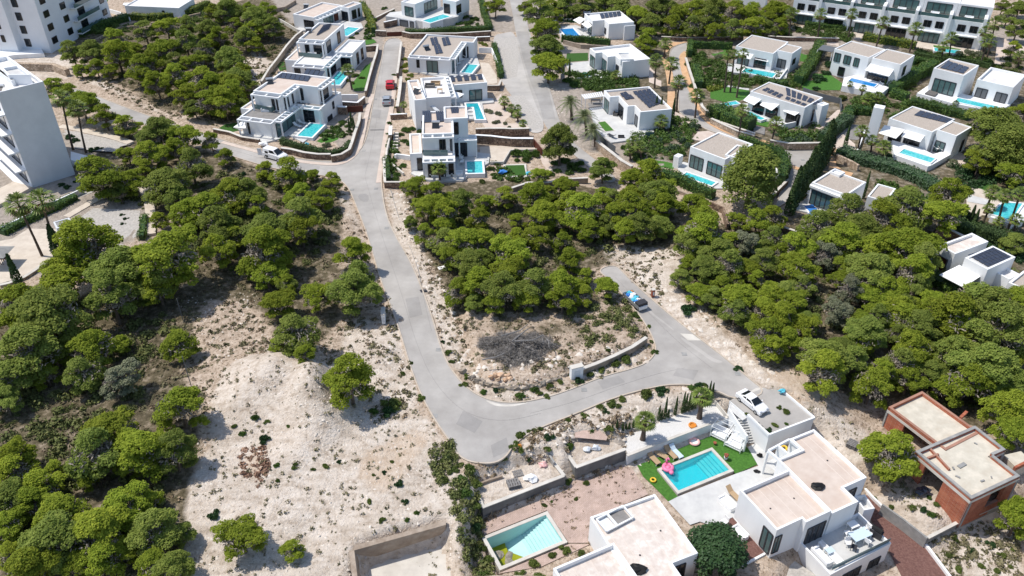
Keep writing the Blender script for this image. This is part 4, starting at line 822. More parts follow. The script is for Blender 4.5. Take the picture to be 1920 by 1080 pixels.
wallthing(M5(980, 205, 1150, 235, 1440, 230), 0, 1.3, .4, 'stone wall at the turning circle', 'stone_wall_pale', cap='concrete_light'); wallthing(T4(60, 700, 60, 560, 55, 500), 0, 1.2, .3, 'tan wall beside the concrete side road, upper part', 'concrete_brown'); wallthing(T4(80, 360, 240, 400, 480, 410), 0, 1.0, .3, 'brown garden wall below the blue pool hedge', 'concrete_brown')
gsheet(M4(1260, 230, 1330, 260, 1440, 350, 1350, 360, 1260, 310), .05, 'terrace', 'cleanroof')
# uppermost right villa
h = House('villa', (1420, 110), 'uppermost estate villa with a broad gravel roof and two white awnings', group=RG)
a = h.block(rect3(*T5(250, 555, 705, 642, 895, 502), 4.3), 4.3, 0, 'gravelroof', .2, .2); b = h.block(rect3(*T5(735, 602, 932, 640, 1060, 567), 4.5), 4.5, 0, 'gravelroof', .2, .2)
h.wins(a, 0, [(.1, .4)], .5, 2.7, m='window_green', mull=2); h.wins(a, 0, [(.55, .85)], .3, 2.7, mull=2); h.wins(b, 0, [(.2, .7)], .8, 2.8, m='shutter', mull=1); h.wins(b, 1, [(.2, .5)], 1.6, 2.9)
h.sloped(T5(280, 610, 470, 650, 430, 710, 330, 690), [3.4, 3.4, 2.4, 2.4]); h.sloped(T5(490, 610, 680, 640, 640, 740, 450, 700), [3.4, 3.4, 2.4, 2.4]); h.wall(T5(900, 780, 760, 960), 0, 1.0); h.finish()
terrace(T5(140, 760, 340, 770, 700, 800, 890, 780, 860, 940, 700, 950, 340, 880, 150, 860), .5, 'paving', -.2); pool(T5(378, 815, 735, 885, 700, 938, 358, 862), .6, 'long turquoise pool behind the three thin tall palms', 'water_pale', cw=.25)
furniture(T5(560, 760)[0], .5, 'dark dining table under the awning of the uppermost estate villa', 'set', 'wicker'); furniture(T5(790, 800)[0], .5, 'white daybed at the end of the uppermost estate pool', 'sofa', 'fabric_white')
gsheet(T5(-20, 585, 160, 590, 170, 680, 60, 720, -40, 650), .03, 'lawn', 'lawn'); gsheet(T5(1030, 640, 1130, 650, 1100, 750, 1020, 730), .03, 'lawn', 'lawn'); gsheet(T5(1050, 1000, 1130, 900, 1200, 880, 1390, 900, 1480, 960, 1530, 1000, 1500, 1080, 1050, 1080), .03, 'lawn', 'lawn')
gsheet(M8(-60, 250, 150, 240, 480, 280, 480, 400, 200, 470, -60, 400), .03, 'lawn', 'lawn'); gsheet(M8(140, 215, 480, 265, 470, 290, 130, 235), .05, 'path', 'paving'); gsheet(T5(950, 480, 1100, 450, 1480, 470, 1490, 560, 1250, 500), .03, 'terrace', 'cleanroof')
h = House('villa', (1640, 120), 'two-storey estate villa with a white awning above the blue lap pool', group=RG)
th_ = None
a = h.block(rect3(T5(1435, 583)[0], T6(62, 690)[0], T6(262, 592)[0], 5.6), 5.6, 0, 'gravelroof', .2, .2); b = h.block(rect3(*T6(97, 695, 442, 774, 616, 662), 5.7), 5.7, 0, 'gravelroof', .2, .2)
h.wins(a, 0, [(.05, .22), (.33, .52), (.62, .76)], 3.0, 4.9, m='window_green', mull=1); h.wins(a, 0, [(.25, .42)], .2, 2.2); h.wins(b, 1, [(.3, .5)], 2.6, 4.6); h.wins(b, 0, [(.0, .7)], .6, 2.6, mull=3)
h.sloped(T6(90, 745, 375, 810, 300, 915, 10, 840), [4.6, 4.6, 3.6, 3.6]); h.finish()
terrace(M6(120, 135, 340, 90, 590, 170, 600, 210, 490, 300, 100, 215), 1.2, 'white', -.2); pool(M6(205, 140, 455, 205, 440, 240, 160, 172), 1.28, 'blue lap pool on the podium of the two-storey estate villa', 'water_blue', cw=.2)
furniture(M6(440, 140)[0], 1.2, 'grey sofa under the awning above the blue lap pool', 'sofa', 'wicker'); furniture(M6(520, 210)[0], 1.2, 'white lounger at the end of the blue lap pool', 'lounger', 'fabric_white')
cpt = empty('car_port', W(*T5(1340, 600)[0], 0), 'dark slatted car port beside the two-storey estate villa', 'car port'); q = rectil(T5(1250, 590, 1420, 630, 1450, 570, 1290, 530), 2.6); MB().prism(q, 2.5, 2.62).build('roof', 'shutter', cpt)
for p_ in q: MB().beam((p_.x, p_.y, 0), (p_.x, p_.y, 2.5), .14, .14).build('post', 'metal_white', cpt)
# V13
h = House('villa', (1470, 220), 'estate villa with twenty dark solar panels and three white awnings', group=RG)
a = h.block(rectil(M8(500, 290, 960, 470, 1010, 430, 1240, 530, 1420, 480, 1410, 400, 1490, 375, 1080, 215), 4.2) if 0 else rect3(*M8(500, 300, 1250, 530, 1490, 385), 4.2), 4.2, 0, 'gravelroof', .2, .22)
b = h.block(rect3(*M8(1405, 525, 1490, 505, 1580, 480), 4.0) if 0 else rectil(M8(1420, 480, 1490, 510, 1580, 480, 1510, 445), 4.1), 4.1, 0, 'white', .2, .2)
h.solar(M8(640, 290, 730, 330, 1010, 430, 925, 425) if 0 else M8(720, 262, 960, 370, 900, 410, 640, 292), 3.95, 4, 2, .15, .25); h.solar(M8(970, 255, 1480, 470, 1400, 500, 990, 370), 3.95, 6, 2, .15, .25); h.solar(M8(990, 380, 1290, 500, 1240, 520, 960, 420), 3.95, 4, 1, .15, .25)
h.wins(a, 0, [(.1, .3), (.35, .55), (.72, .95)], .3, 2.6, mull=2); h.wins(a, 1, [(.55, .62)], .3, 2.6); h.sloped(M8(500, 330, 690, 385, 545, 495, 395, 425), [3.6, 3.6, 2.4, 2.4]); h.sloped(M8(740, 375, 920, 465, 790, 570, 625, 490), [3.6, 3.6, 2.4, 2.4]); h.sloped(M8(1040, 490, 1230, 560, 1110, 640, 945, 575), [3.5, 3.5, 2.4, 2.4]); h.finish()
terrace(M8(380, 470, 500, 470, 1180, 700, 1210, 750, 1000, 800, 760, 720, 440, 620), .3, 'paving', -.2); pool(M8(440, 600, 500, 592, 700, 690, 640, 710, 480, 650), .4, 'narrow pool partly hidden behind the thick hedge', 'water_pale', cw=.25)
pool(M8(125, 500, 290, 445, 310, 490, 140, 545), .4, 'shallow pale water basin at the end of the lawn', 'water_pale', cw=.15); gsheet(M8(560, 720, 760, 700, 740, 800, 560, 760), .06, 'lawn', 'lawn')
terrace(M8(540, 770, 700, 810, 690, 900, 540, 860), .2, 'paving_dark'); wallthing(M8(950, 760, 1230, 700), 0, 1.1, .25, 'white boundary wall below the three-awning villa', 'white', name='garden_wall'); wallthing(M8(1230, 250, 1450, 330, 1750, 400, 1760, 520), 0, 1.2, .08, 'dark fence behind the twenty-panel villa', 'shutter', name='fence', cat='fence')
gsheet(M8(1340, 720, 1500, 740, 1700, 560, 1850, 560, 1640, 740, 1450, 830, 1380, 800), .04, 'terrace', 'cleanroof'); wallthing(M8(0, 700, 250, 790, 560, 890), 0, .9, .4, 'stone wall edging the orange pavement below the hedge', 'stone_wall_pale', cap='concrete_light')
furniture(M8(740, 600)[0], .3, 'dark lounge sofa under the middle awning of the three-awning villa', 'sofa', 'wicker')
# V14
h = House('villa', (1800, 165), 'two white cubes with solar roof and podium pool near the right edge', group=RG)
a = h.block(rect3(*T6(832, 818, 1200, 905, 1388, 785), 6.0), 6.0, 0, 'gravelroof', .25, .25); h.solar(T6(1010, 735, 1260, 815, 1190, 885, 905, 815), 5.8, 4, 3, .06, .06); h.wins(a, 0, [(.14, .85)], 1.4, 4.2, m='window_green', mull=3)
b = h.block(rect3(*M6(1455, 150, 1815, 235, 1930, 105), 4.8), 4.8, 0, 'roofwhite', .55, .3); h.wins(b, 0, [(.08, .38), (.62, .92)], 1.3, 3.3, m='shutter', mull=1); h.finish()
terrace(M6(850, 290, 960, 215, 1280, 290, 1440, 330, 1760, 395, 1790, 400, 1660, 480, 1200, 390, 1060, 350), 1.3, 'white', -.2); pool(M6(1260, 340, 1668, 432, 1650, 472, 1240, 378), 1.38, 'turquoise podium pool near the right edge', 'water_pale', cw=.25)
terrace(M6(930, 290, 975, 258, 1062, 285, 1030, 318), 1.6, 'wicker', 1.3, 'platform'); furniture(M6(1120, 240)[0], 1.3, 'white framed table in front of the solar cube', 'table', 'metal_white', s=1.6)
# V15
h = House('villa', (1720, 290), 'estate villa with a tall chimney tower, solar roof and podium pool', group=RG)
a = h.block(rect3(*M6(538, 560, 1005, 682, 1300, 572), 4.3), 4.3, 0, 'gravelroof', .2, .22); b = h.block(rect3(*M6(1045, 662, 1247, 720, 1415, 635), 4.5), 4.5, 0, 'gravelroof', .2, .22)
h.solar(M6(880, 470, 1235, 560, 1170, 600, 815, 515), 4.1, 6, 3, .06, .06); h.wins(a, 0, [(.1, .38), (.45, .8)], .4, 2.6, mull=2); h.wins(b, 0, [(.12, .6)], .5, 2.7, m='window_green', mull=1); h.wins(b, 1, [(.6, .75)], .3, 2.6)
h.sloped(M6(525, 610, 730, 655, 640, 745, 465, 690), [3.6, 3.6, 2.5, 2.5]); h.sloped(M6(765, 620, 945, 690, 882, 780, 690, 722), [3.6, 3.6, 2.5, 2.5])
tw = rectil(M6(412, 432, 520, 450, 535, 418, 440, 400), 7.0); MB().prism(tw, 0, 7.0).build('chimney_tower', 'white', h.root); h.finish()
terrace(M6(600, 760, 860, 830, 1010, 900, 1200, 850, 1230, 880, 1000, 1010, 960, 1025, 620, 905), 1.0, 'white', -.6); pool(M6(662, 892, 720, 855, 1035, 948, 985, 1002), 1.1, 'sparkling pool with a float below the two big awnings', 'water_pale', cw=.22)
furniture(M6(790, 800)[0], 1.0, 'dark dining table under the big awning beside the float pool', 'set', 'wicker'); furniture(M6(1060, 860)[0], 1.0, 'white lounger with orange cushion at the float pool', 'lounger', 'fabric_white'); furniture(M6(1110, 870)[0], 1.0, 'white lounger nearest the house wall at the float pool', 'lounger', 'fabric_white')
wallthing(M6(330, 660, 250, 870), 0, .8, .25, 'white ramp wall beside the drive of the chimney villa', 'white', name='garden_wall')
gsheet(M6(0, 830, 40, 760, 110, 700, 230, 800, 240, 890, 60, 850), .06, 'driveway', 'cleanroof'); gsheet(M6(40, 740, 190, 600, 360, 620, 260, 760), .04, 'driveway', 'paving_dark'); gsheet(M6(1180, 920, 1290, 880, 1360, 960, 1330, 1040, 1150, 1010), .04, 'gravel_yard', 'cleanroof')
wallthing(M6(50, 900, 200, 970, 270, 1010), 0, 1.2, .4, 'stone wall under the long oleander hedge', 'stone_wall_pale')
# V16
h = House('villa', (1350, 300), 'wide gravel-roofed villa above the turquoise lap pool', group=RG)
a = h.block(rect3(*M5(228, 280, 575, 380, 875, 258), 4.0), 4.0, 0, 'gravelroof', .25, .25); h.wins(a, 0, [(.05, .42)], .3, 2.7, m='window_green', mull=2); h.wins(a, 0, [(.55, .95)], .3, 2.7, m='window_green', mull=2)
b = h.block(rect3(*M5(560, 345, 870, 420, 1000, 332), 4.15), 4.15, 0, 'gravelroof', .25, .25); h.block(rectil(M5(118, 345, 160, 365, 190, 340, 150, 320), 2.2), 2.2, 0, 'white', .1); h.finish()
terrace(M5(135, 430, 200, 400, 620, 520, 600, 640, 490, 640, 180, 525), .25, 'paving'); pool(M5(190, 530, 228, 500, 488, 592, 455, 635), .35, 'turquoise lap pool above the dark hedge, near the big pine', 'water_pale', cw=.3)
furniture(M5(455, 495)[0], .25, 'round grey dining set beside the turquoise lap pool', 'set', 'wicker'); gsheet(M5(-110, 380, -60, 385, 60, 400, 140, 430, 90, 480, 0, 465, -120, 470), .03, 'lawn', 'lawn', sm=1)
terrace(M5(270, 200, 330, 130, 420, 120, 500, 150, 430, 220), .2, 'cleanroof'); wallthing(M5(985, 420, 1060, 490, 1050, 530), 0, 1.6, .4, 'curved white wall beside the big pine', 'white', name='garden_wall'); wallthing(M5(150, 655, 250, 690), -.2, .8, .3, 'stone wall at the wood edge below the lap pool', 'concrete_brown'); wallthing(M5(440, 760, 560, 810, 600, 960), -.3, 1.2, .3, 'brown retaining wall under the big pine', 'stone_wall'); wallthing(M5(1100, 990, 1260, 1040), -.2, .7, .3, 'low wall in the wood below the awning villa', 'stone_wall', cap='concrete_light')
wallthing(M5(970, 730, 1060, 640, 1140, 560), 0, .9, .3, 'stone wall along the cul-de-sac spur', cap='concrete_light')
# V17
h = House('villa', (1620, 380), 'villa with a long green glass front beside the cypress row', group=RG)
a = h.block(rect3(*M5(1348, 590, 1668, 702, 1860, 588), 4.0), 4.0, 0, 'gravelroof', .25, .28); h.wins(a, 0, [(.06, .92)], .4, 2.9, m='window_green', mull=5); h.block(rectil(M5(1510, 490, 1600, 525, 1660, 500, 1560, 465), 4.1), 4.2, 3.6, 'paving', .3, .2)
b = h.block(rect3(*M7(300, 215, 455, 262, 535, 150), 4.0), 4.0, 0, 'gravelroof', .2, .25); h.slab(M5(1335, 610, 1360, 580, 1690, 695, 1670, 740), 3.6, .35, 'white', 'roof_overhang'); h.finish()
terrace(M5(1170, 820, 1340, 700, 1520, 770, 1560, 800, 1420, 880), .2, 'paving'); furniture(M5(1370, 720)[0], .2, 'white canopy daybed beside the covered blue pool', 'sofa', 'fabric_white', 0, 1.3)
pc = empty('swimming_pool', W(*M5(1350, 840)[0], .2), 'pool under a bright blue cover below the green glass villa', 'swimming pool', 'swimming pools'); q = [Vector((p.x, p.y)) for p in WS(M5(1290, 800, 1360, 785, 1400, 830, 1400, 890, 1340, 880, 1330, 840), .35)]; MB().prism(q, .1, .42).build('pool_cover', 'blue', pc); MB().ring(inset(q, -.25), q, 0, .3).build('coping', 'white', pc)
# V18
h = House('villa', (1800, 500), 'lower right villa with brown garage door and dense solar roof', group=RG)
a = h.block(rect3(*M7(887, 632, 1040, 703, 1340, 608), 3.6), 3.6, 0, 'pinkroof', .45, .28); h.win(a, 0, .2, .75, .1, 2.3, m='door_brown', name='garage_door', fr='shutter')
b = h.block(rect3(*M7(1105, 742, 1315, 835, 1575, 742), 4.3), 4.3, 0, 'paving', .2, .28); h.solar(M7(1140, 715, 1360, 650, 1525, 740, 1315, 815), 4.15, 7, 4, .03, .05)
h.sloped(M7(1075, 795, 1255, 890, 1110, 985, 905, 878), [2.9, 2.9, 2.5, 2.5], 'awning'); h.block(rectil(M7(1370, 850, 1500, 920, 1580, 870, 1470, 815), 2.8), 2.8, 0, 'roofwhite', .3, .25); h.block(rectil(M7(1480, 940, 1640, 1010, 1760, 900, 1620, 850), 3.2), 3.2, 0, 'gravelroof', .3, .28); h.finish()
wallthing(M7(875, 490, 1000, 500, 1110, 555), 0, 1.6, .4, 'grey stone wall above the brown garage door', cap='concrete_light'); 
# palm pool at right edge
gsheet(K(1780, 300, 9)(280, 590, 370, 460, 560, 490, 900, 700, 700, 920, 560, 1080, 300, 1000, 290, 700), .04, 'terrace', 'tile_beige'); gsheet(K(1780, 300, 9)(320, 600, 360, 590, 700, 680, 640, 760, 300, 700), .08, 'terrace', 'paving'); gsheet(K(1780, 300, 9)(390, 440, 500, 340, 700, 360, 720, 430, 600, 510, 480, 470), .05, 'lawn', 'lawn_dark')
terrace(K(1780, 300, 9)(690, 960, 870, 740, 1000, 690, 1260, 740, 1260, 1020, 1050, 1080), 1.0, 'white', -.2); pool(K(1780, 300, 9)(700, 920, 900, 725, 1230, 745, 1030, 1040, 860, 960), 1.1, 'turquoise pool crossed by palm trunks at the right edge', 'water_pale', cw=.25)
# --- row houses
rz_ = rect3((1478, 46), (1838, 94), (1856, 60), 0.0); e = (rz_[1] - rz_[0]).normalized(); nb = Vector((-e.y, e.x)); A0 = rz_[0]; Lr = (rz_[1] - rz_[0]).length; nu = 6; UL = Lr / nu
for k_ in range(nu):
    lab = ['first', 'second', 'third', 'fourth', 'fifth', 'last'][k_] + ' house from the left in the three-storey white row'
    a0 = A0 + e * UL * k_ + e * .02; b0 = A0 + e * UL * (k_ + 1) - e * .02; hh = House('row_house', PX(a0.x, a0.y, 0), lab, 'row house', 'white row houses'); hh.wm = 'white'
    lo = hh.block([a0, b0, b0 + nb * 11, a0 + nb * 11], 6.1, 0, 'tile_beige', .05); tp = hh.block([a0 + nb * 3.2, b0 + nb * 3.2, b0 + nb * 11, a0 + nb * 11], 9.0, 6, 'roofwhite', .25)
    hh.wins(lo, 0, [(.16, .38), (.52, .74)], 3.6, 5.2, mull=1); hh.wins(lo, 0, [(.12, .72)], .1, 2.4, mull=3, m='window' if k_ % 2 else 'window_green'); hh.wins(tp, 0, [(.1, .85)], 6.2, 8.6, m='window_green', mull=3)
    c0, c1 = a0 + e * .3 - nb * .9, b0 - e * 1.6 - nb * .9; MB().prism([c0, c1, c1 + nb * .9, c0 + nb * .9], 2.75, 2.95).build('canopy', 'white', hh.root)
    g0, g1 = a0 + nb * .15, b0 + nb * .15; MB().beam((g0.x, g0.y, 6.5), (g1.x, g1.y, 6.5), .05, .8).build('glass_balustrade', 'window_green', hh.root)
    f0 = b0 - e * .5 - nb * .5; MB().prism([f0 - e * .7, f0, f0 + nb * 4.2, f0 - e * .7 + nb * 4.2], 0, 7.2).build('fin_wall', 'white', hh.root); hh.finish()
    pt = a0.lerp(b0, .4) + nb * 1.8; px_ = PX(pt.x, pt.y, 6.1); furniture(px_, 6.1, 'white lounge sofa on the roof terrace of the ' + lab.split(' house')[0] + ' row house', 'sofa', 'fabric_white', math.atan2(e.y, e.x), group='row house terrace sofas')
q = [A0 - nb * 5, A0 + e * Lr - nb * 5, A0 + e * Lr, A0]; structure(MB().sheet(q, .05).build('terrace', 'tile_beige'))
pool(T6(840, 580, 1145, 610, 1140, 650, 1000, 620), .3, 'small green pool in front of the row houses', 'water_pale', cw=.2); gsheet(T6(830, 540, 1000, 560, 1160, 590, 1150, 605, 840, 575), .07, 'lawn', 'lawn')
wallthing(T5(600, 430, 870, 445, 1490, 460), 0, .9, .4, 'long low stone wall below the row houses', cap='concrete_light'); gsheet(T6(1600, 480, 1750, 460, 1920, 560, 1920, 640, 1700, 760, 1560, 780), .04, 'dirt_track', 'cleanroof'); wallthing(T4(960, 330, 1200, 340, 1700, 330), 0, .8, .35, 'stone wall at the foot of the back wood', cap='concrete_light')
bk = House('row_house', (1412, 5), 'white house front half hidden behind the back wood', 'house'); q = rect3(*T4(1620, 25, 1890, 60, 1900, 30), 0); w_ = bk.block(q, 7, 0, 'roofwhite', .3); bk.wins(w_, 0, [(.1, .2), (.35, .45), (.7, .85)], 3, 6); bk.finish()
# --- apartment block, top left
h = House('apartment_block', (97, 98), 'tall white apartment block with staggered balconies at the top left corner', 'apartment block', wall='bluewhite')
a = rect3((8, 86), (97, 100), (186, 34), 0.0); h.block(a, 15, 0, 'roofwhite', .4); h.wm = 'bluewhite'
for r_ in range(5):
    for f in (.06, .3, .88): h.win(a, 1, f, f + .07, 1.6 + r_ * 3, 3.1 + r_ * 3)
    h.win(a, 1, .52, .62, 1.2 + r_ * 3, 3.2 + r_ * 3, m='window')
    for f in (.25, .6): h.win(a, 0, f, f + .09, 1.4 + r_ * 3, 3.2 + r_ * 3)
    A_, B_, d, nn = h.edge(a, 1); L_ = (B_ - A_).length; q0 = A_ + d * L_ * .42; q1 = A_ + d * L_ * .78
    if r_ < 4: MB().prism([q0, q1, q1 + nn * 1.3, q0 + nn * 1.3], .9 + r_ * 3, 1.1 + r_ * 3).build('balcony', 'white', h.root); s0, s1 = q0 + nn * 1.28, q1 + nn * 1.28; MB().beam((s0.x, s0.y, 1.6 + r_ * 3), (s1.x, s1.y, 1.6 + r_ * 3), .05, .95).build('glass_balustrade', 'window_green', h.root)
n2 = [a[0] + (a[1] - a[0]) * .0 + h.edge(a, 0)[3] * 2.2, a[0] + (a[1] - a[0]) * .55 + h.edge(a, 0)[3] * 2.2, a[0] + (a[1] - a[0]) * .55, a[0]]; h.block(n2, 15.2, 0, 'roofwhite', .3); h.wins(n2, 0, [(.2, .3), (.6, .7)], 3, 4.6); h.wins(n2, 0, [(.2, .3), (.6, .7)], 6, 7.6); h.wins(n2, 0, [(.2, .3), (.6, .7)], 9, 10.6)
h.finish(); terrace(T1(-40, 330, 100, 340, 290, 335, 330, 400, 130, 410, -40, 430), .9, 'white', -.4); gsheet(T1(690, -10, 820, -20, 780, 60, 700, 40), .04, 'lawn', 'lawn')
wallthing(T1(100, 470, 250, 475, 400, 480, 500, 520), -.2, 1.6, 1.0, 'boulder retaining wall below the tall apartment block', 'stone_wall_pale', name='boulder_wall')
wallthing(T1(790, 60, 900, 90, 970, 130), 0, 1.0, .25, 'white garden wall below the white house at the top', 'white', name='garden_wall'); wallthing(T1(680, 310, 760, 270, 900, 200, 1040, 190), 0, .5, .3, 'pale dry wall between hedge and wood', 'stone_wall_pale'); wallthing(T1(1130, 170, 1300, 140, 1500, 95), 0, .6, .3, 'curved pale dry wall below the long hedge', 'stone_wall_pale')
h = House('house', (290, 12), 'white house with curved base cut off by the top edge', 'house'); q = rect3(*T1(930, 45, 1340, 60, 1460, -10), 2.8); h.block(q, 2.8, 0, 'roofwhite', .3); h.wins(q, 0, [(.68, .72)], .6, 2.0); h.slab(T1(920, 35, 1120, 45, 1120, 25, 930, 20), 2.0, .2, 'white'); h.finish()
# --- apartment building with grey side, left
zt = 15.5; S_ = W(62, 352); E_ = W(141, 327); e = Vector((E_.x - S_.x, E_.y - S_.y)); f = Vector((-e.y, e.x)).normalized(); S2 = Vector((S_.x, S_.y)); E2 = Vector((E_.x, E_.y))
lo_, hi_ = 5, 25
for _ in range(20):
    zt = (lo_ + hi_) / 2
    if PX(E2.x, E2.y, zt)[1] > 153: lo_ = zt
    else: hi_ = zt
h = House('apartment_block', (62, 352), 'apartment block with a blank grey side wall and deep balconies', 'apartment block', wall='bluewhite')
a = [S2, E2, E2 + f * 17, S2 + f * 17]; h.block(a, zt, 0, 'roofwhite', .7, .3); A_, B_, d, nn = h.edge(a, 3)
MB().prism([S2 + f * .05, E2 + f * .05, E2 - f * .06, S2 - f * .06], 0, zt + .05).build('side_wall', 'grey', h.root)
for r_ in range(int(zt // 3.2)):
    h.win(a, 3, .12, .9, .3 + r_ * 3.2, 2.6 + r_ * 3.2, m='window', mull=3); q0 = A_ + d * 1; q1 = B_; MB().prism([q0, q1, q1 + nn * 1.6, q0 + nn * 1.6], -.1 + r_ * 3.2, .15 + r_ * 3.2).build('balcony', 'white', h.root)
st_ = WS(T1(15, 510, 130, 490, 225, 560, 60, 560), zt + 1.0); h.block([Vector((p.x, p.y)) for p in st_], zt + 1.0, zt - .6, 'paving', .5, .2); h.heater(T1(10, 680)[0], zt - .4)
MB().ring(inset(a, 3.2), inset(a, 3.6), zt - .66, zt + .3).build('roof_screen', 'white', h.root); h.finish()
terrace(M3(-60, 640, 100, 560, 240, 600, 60, 700, -60, 760), .5, 'tile_beige', -.3); terrace(M3(530, 335, 680, 375, 600, 415, 530, 400), 1.2, 'white', -.3)
wallthing(M3(0, 905, 160, 830, 380, 720, 620, 610), -.3, 1.0, .25, 'long white garden wall of the grey-sided apartment block', 'white', name='garden_wall'); gsheet(M3(500, 720, 700, 640, 780, 560, 620, 600), .1, 'planting_bed', 'redgravel' if 0 else 'grey_gravel')
gsheet(M3(480, 170, 620, 200, 800, 240, 900, 300, 880, 340, 700, 330, 560, 310), .06, 'planting_bed', 'grey_gravel'); gsheet(M3(560, 860, 700, 760, 1050, 780, 1040, 960, 900, 1050, 760, 930), .05, 'planting_bed', 'grey_gravel')
h = House('utility_building', (120, 440), 'small grey utility building on the paved terrace', 'utility building', wall='grey'); q = rectil(M3(395, 900, 430, 960, 540, 920, 500, 845), 2.4) if 0 else rect3(*M3(420, 905, 545, 880, 495, 838), 2.2); h.block(q, 2.2, 0, 'concrete', .1); h.wins(q, 0, [(.3, .6)], .1, 1.9, m='grey', fr='metal_white'); h.finish()
wallthing(M3(540, 865, 720, 915, 740, 945), 0, 1.0, .06, 'white metal railing beside the utility building', 'metal_white', name='railing', cat='railing'); wallthing(L1(0, 665, 110, 640, 290, 570, 400, 500, 500, 430, 640, 345), -1.6, .35, .4, 'curved stone terrace wall of the apartment grounds', 'stone_wall_pale', cap='concrete_light')
u_ = empty('parasol', W(*L1(40, 420)[0], .2), 'grey-brown square parasol over a round table at the left edge', 'parasol'); p = u_.location.copy(); MB().tube([p, p + Vector((0, 0, 2.4))], .05, 6).build('pole', 'wicker', u_); MB().add([p + Vector((-1.6, -1.6, 2.1)), p + Vector((1.6, -1.6, 2.1)), p + Vector((1.6, 1.6, 2.1)), p + Vector((-1.6, 1.6, 2.1)), p + Vector((0, 0, 2.7))], [(0, 1, 4), (1, 2, 4), (2, 3, 4), (3, 0, 4), (3, 2, 1, 0)]).build('canopy', 'concrete', u_)
furniture(L1(75, 400)[0], .2, 'round table set in the shade of the grey parasol', 'table', 'door_brown', s=1.3); gsheet(T1(440, 1000, 470, 960, 980, 1080, 900, 1100), .02, 'planting_bed', 'grey_gravel')
# ---------------------------------------------------------------- vegetation
def leaf_quads(rg, c, nrm, size, elong=1.0):
    """c (n,3) centres, nrm (n,3) normals -> verts, quads"""
    n = len(c); nrm = nrm / np.linalg.norm(nrm, axis=1, keepdims=True)
    t = rg.randn(n, 3); t -= (t * nrm).sum(1, keepdims=True) * nrm; t /= np.linalg.norm(t, axis=1, keepdims=True); b = np.cross(nrm, t)
    s = size * (.6 + .8 * rg.rand(n, 1)); e = s * elong
    v = np.stack([c - t * e - b * s * .5, c + t * e * .3 - b * s, c + t * e + b * s * .4, c - t * e * .4 + b * s], 1).reshape(-1, 3)
    return v, np.arange(n * 4).reshape(n, 4)
def dirs(rg, n, zmin=-1.0):
    z = zmin + (1 - zmin) * rg.rand(n); a = rg.rand(n) * 2 * np.pi; r = np.sqrt(np.maximum(0, 1 - z * z)); return np.stack([r * np.cos(a), r * np.sin(a), z], 1)
def lobes_mesh(name, lobes, leaf, per, rg, m, zmin=-.55, parent=None):
    """lobes: list of (centre, rx, rz)"""
    C, N = [], []
    for c, rx, rz in lobes:
        k = max(12, int(per * rx * rx)); d = dirs(rg, k, zmin); q = .55 + .62 * rg.rand(k, 1) ** .7
        C.append(np.array(c) + d * np.array([rx, rx, rz]) * q); N.append(d * .8 + rg.randn(k, 3) * .55 + np.array([-.15, 0, .85]))
    v, f = leaf_quads(rg, np.concatenate(C), np.concatenate(N), leaf)
    return npmesh(name, v, f, m, parent)
def pine_proto(seed, m, density=1.0, spread=1.0):
    """unit crown radius 1, crown centre near z = 1.3, foot at z = 0"""
    rg = np.random.RandomState(seed); g = random.Random(seed)
    root = bpy.data.objects.new('pine_tree', None); COL.objects.link(root)
    lobes = []; tips = []; K_ = g.randint(4, 6); a0 = g.uniform(0, 6.28)
    clumps = [((g.uniform(-.15, .15), g.uniform(-.15, .15), g.uniform(1.45, 1.85)), g.uniform(.34, .46))]
    for i in range(K_):
        a = a0 + i * 6.283 / K_ + g.uniform(-.35, .35); rr = g.uniform(.42, .68) * spread; clumps.append(((rr * math.cos(a), rr * math.sin(a), g.uniform(.85, 1.55) - .15 * rr), g.uniform(.26, .44)))
    for i in range(4): a = a0 + i * 1.7 + g.uniform(-.4, .4); clumps.append(((.62 * math.cos(a), .62 * math.sin(a), g.uniform(.55, .9)), g.uniform(.2, .32)))
    for c, cr in clumps:
        nl = max(5, int(16 * cr / .4 * density))
        for k_ in range(nl):
            a = k_ * 2.39996 + g.uniform(-.4, .4); t = math.sqrt((k_ + .5) / nl); lr = g.uniform(.10, .19) * (.7 + cr)
            q = (c[0] + cr * .95 * t * math.cos(a), c[1] + cr * .95 * t * math.sin(a), c[2] + cr * .62 * (1 - t ** 2) + g.uniform(-.07, .07) - .06)
            lobes.append((q, lr, lr * g.uniform(.6, .85)))
            if k_ % 4 == 0: tips.append(q)
    lobes_mesh('crown', lobes, .027, 5200, rg, m, -.45, root)
    b = MB(); lean = Vector((g.uniform(-.12, .12), g.uniform(-.12, .12), 0)); fork = Vector((0, 0, .78)) + lean
    b.tube([(0, 0, -.15), Vector((0, 0, .4)) + lean * .3, fork, fork + Vector((g.uniform(-.1, .1), g.uniform(-.1, .1), .5))], [.075, .06, .05, .03], 6)
    for c in tips:
        c = Vector(c); st = fork + Vector((0, 0, g.uniform(-.15, .4))); mid = st.lerp(c, .55) - Vector((0, 0, .06))
        b.tube([st, mid, c], [.028, .018, .008], 4, False)
    b.build('trunk', 'trunk', root)
    # dry inner twigs
    c = []; d = dirs(rg, 700, -.7); c = np.array([0, 0, 1.1]) + d * np.array([.78, .78, .36]) * (.3 + .7 * rg.rand(700, 1))
    v, f = leaf_quads(rg, c, rg.randn(700, 3), .022, 3.2); npmesh('twigs', v, f, 'twig', root)['kind'] = 'stuff'
    return root
PROTO_OBJS = []
PINES = [pine_proto(11 + i, ['leaf_a', 'leaf_b', 'leaf_a', 'leaf_a', 'leaf_b', 'leaf_a', 'leaf_a', 'leaf_b', 'leaf_a', 'leaf_b', 'leaf_a', 'leaf_a'][i], [1, 1.1, .9, 1, 1.15, .8, 1.05, 1, .75, .9, 1.1, 1][i]) for i in range(12)]
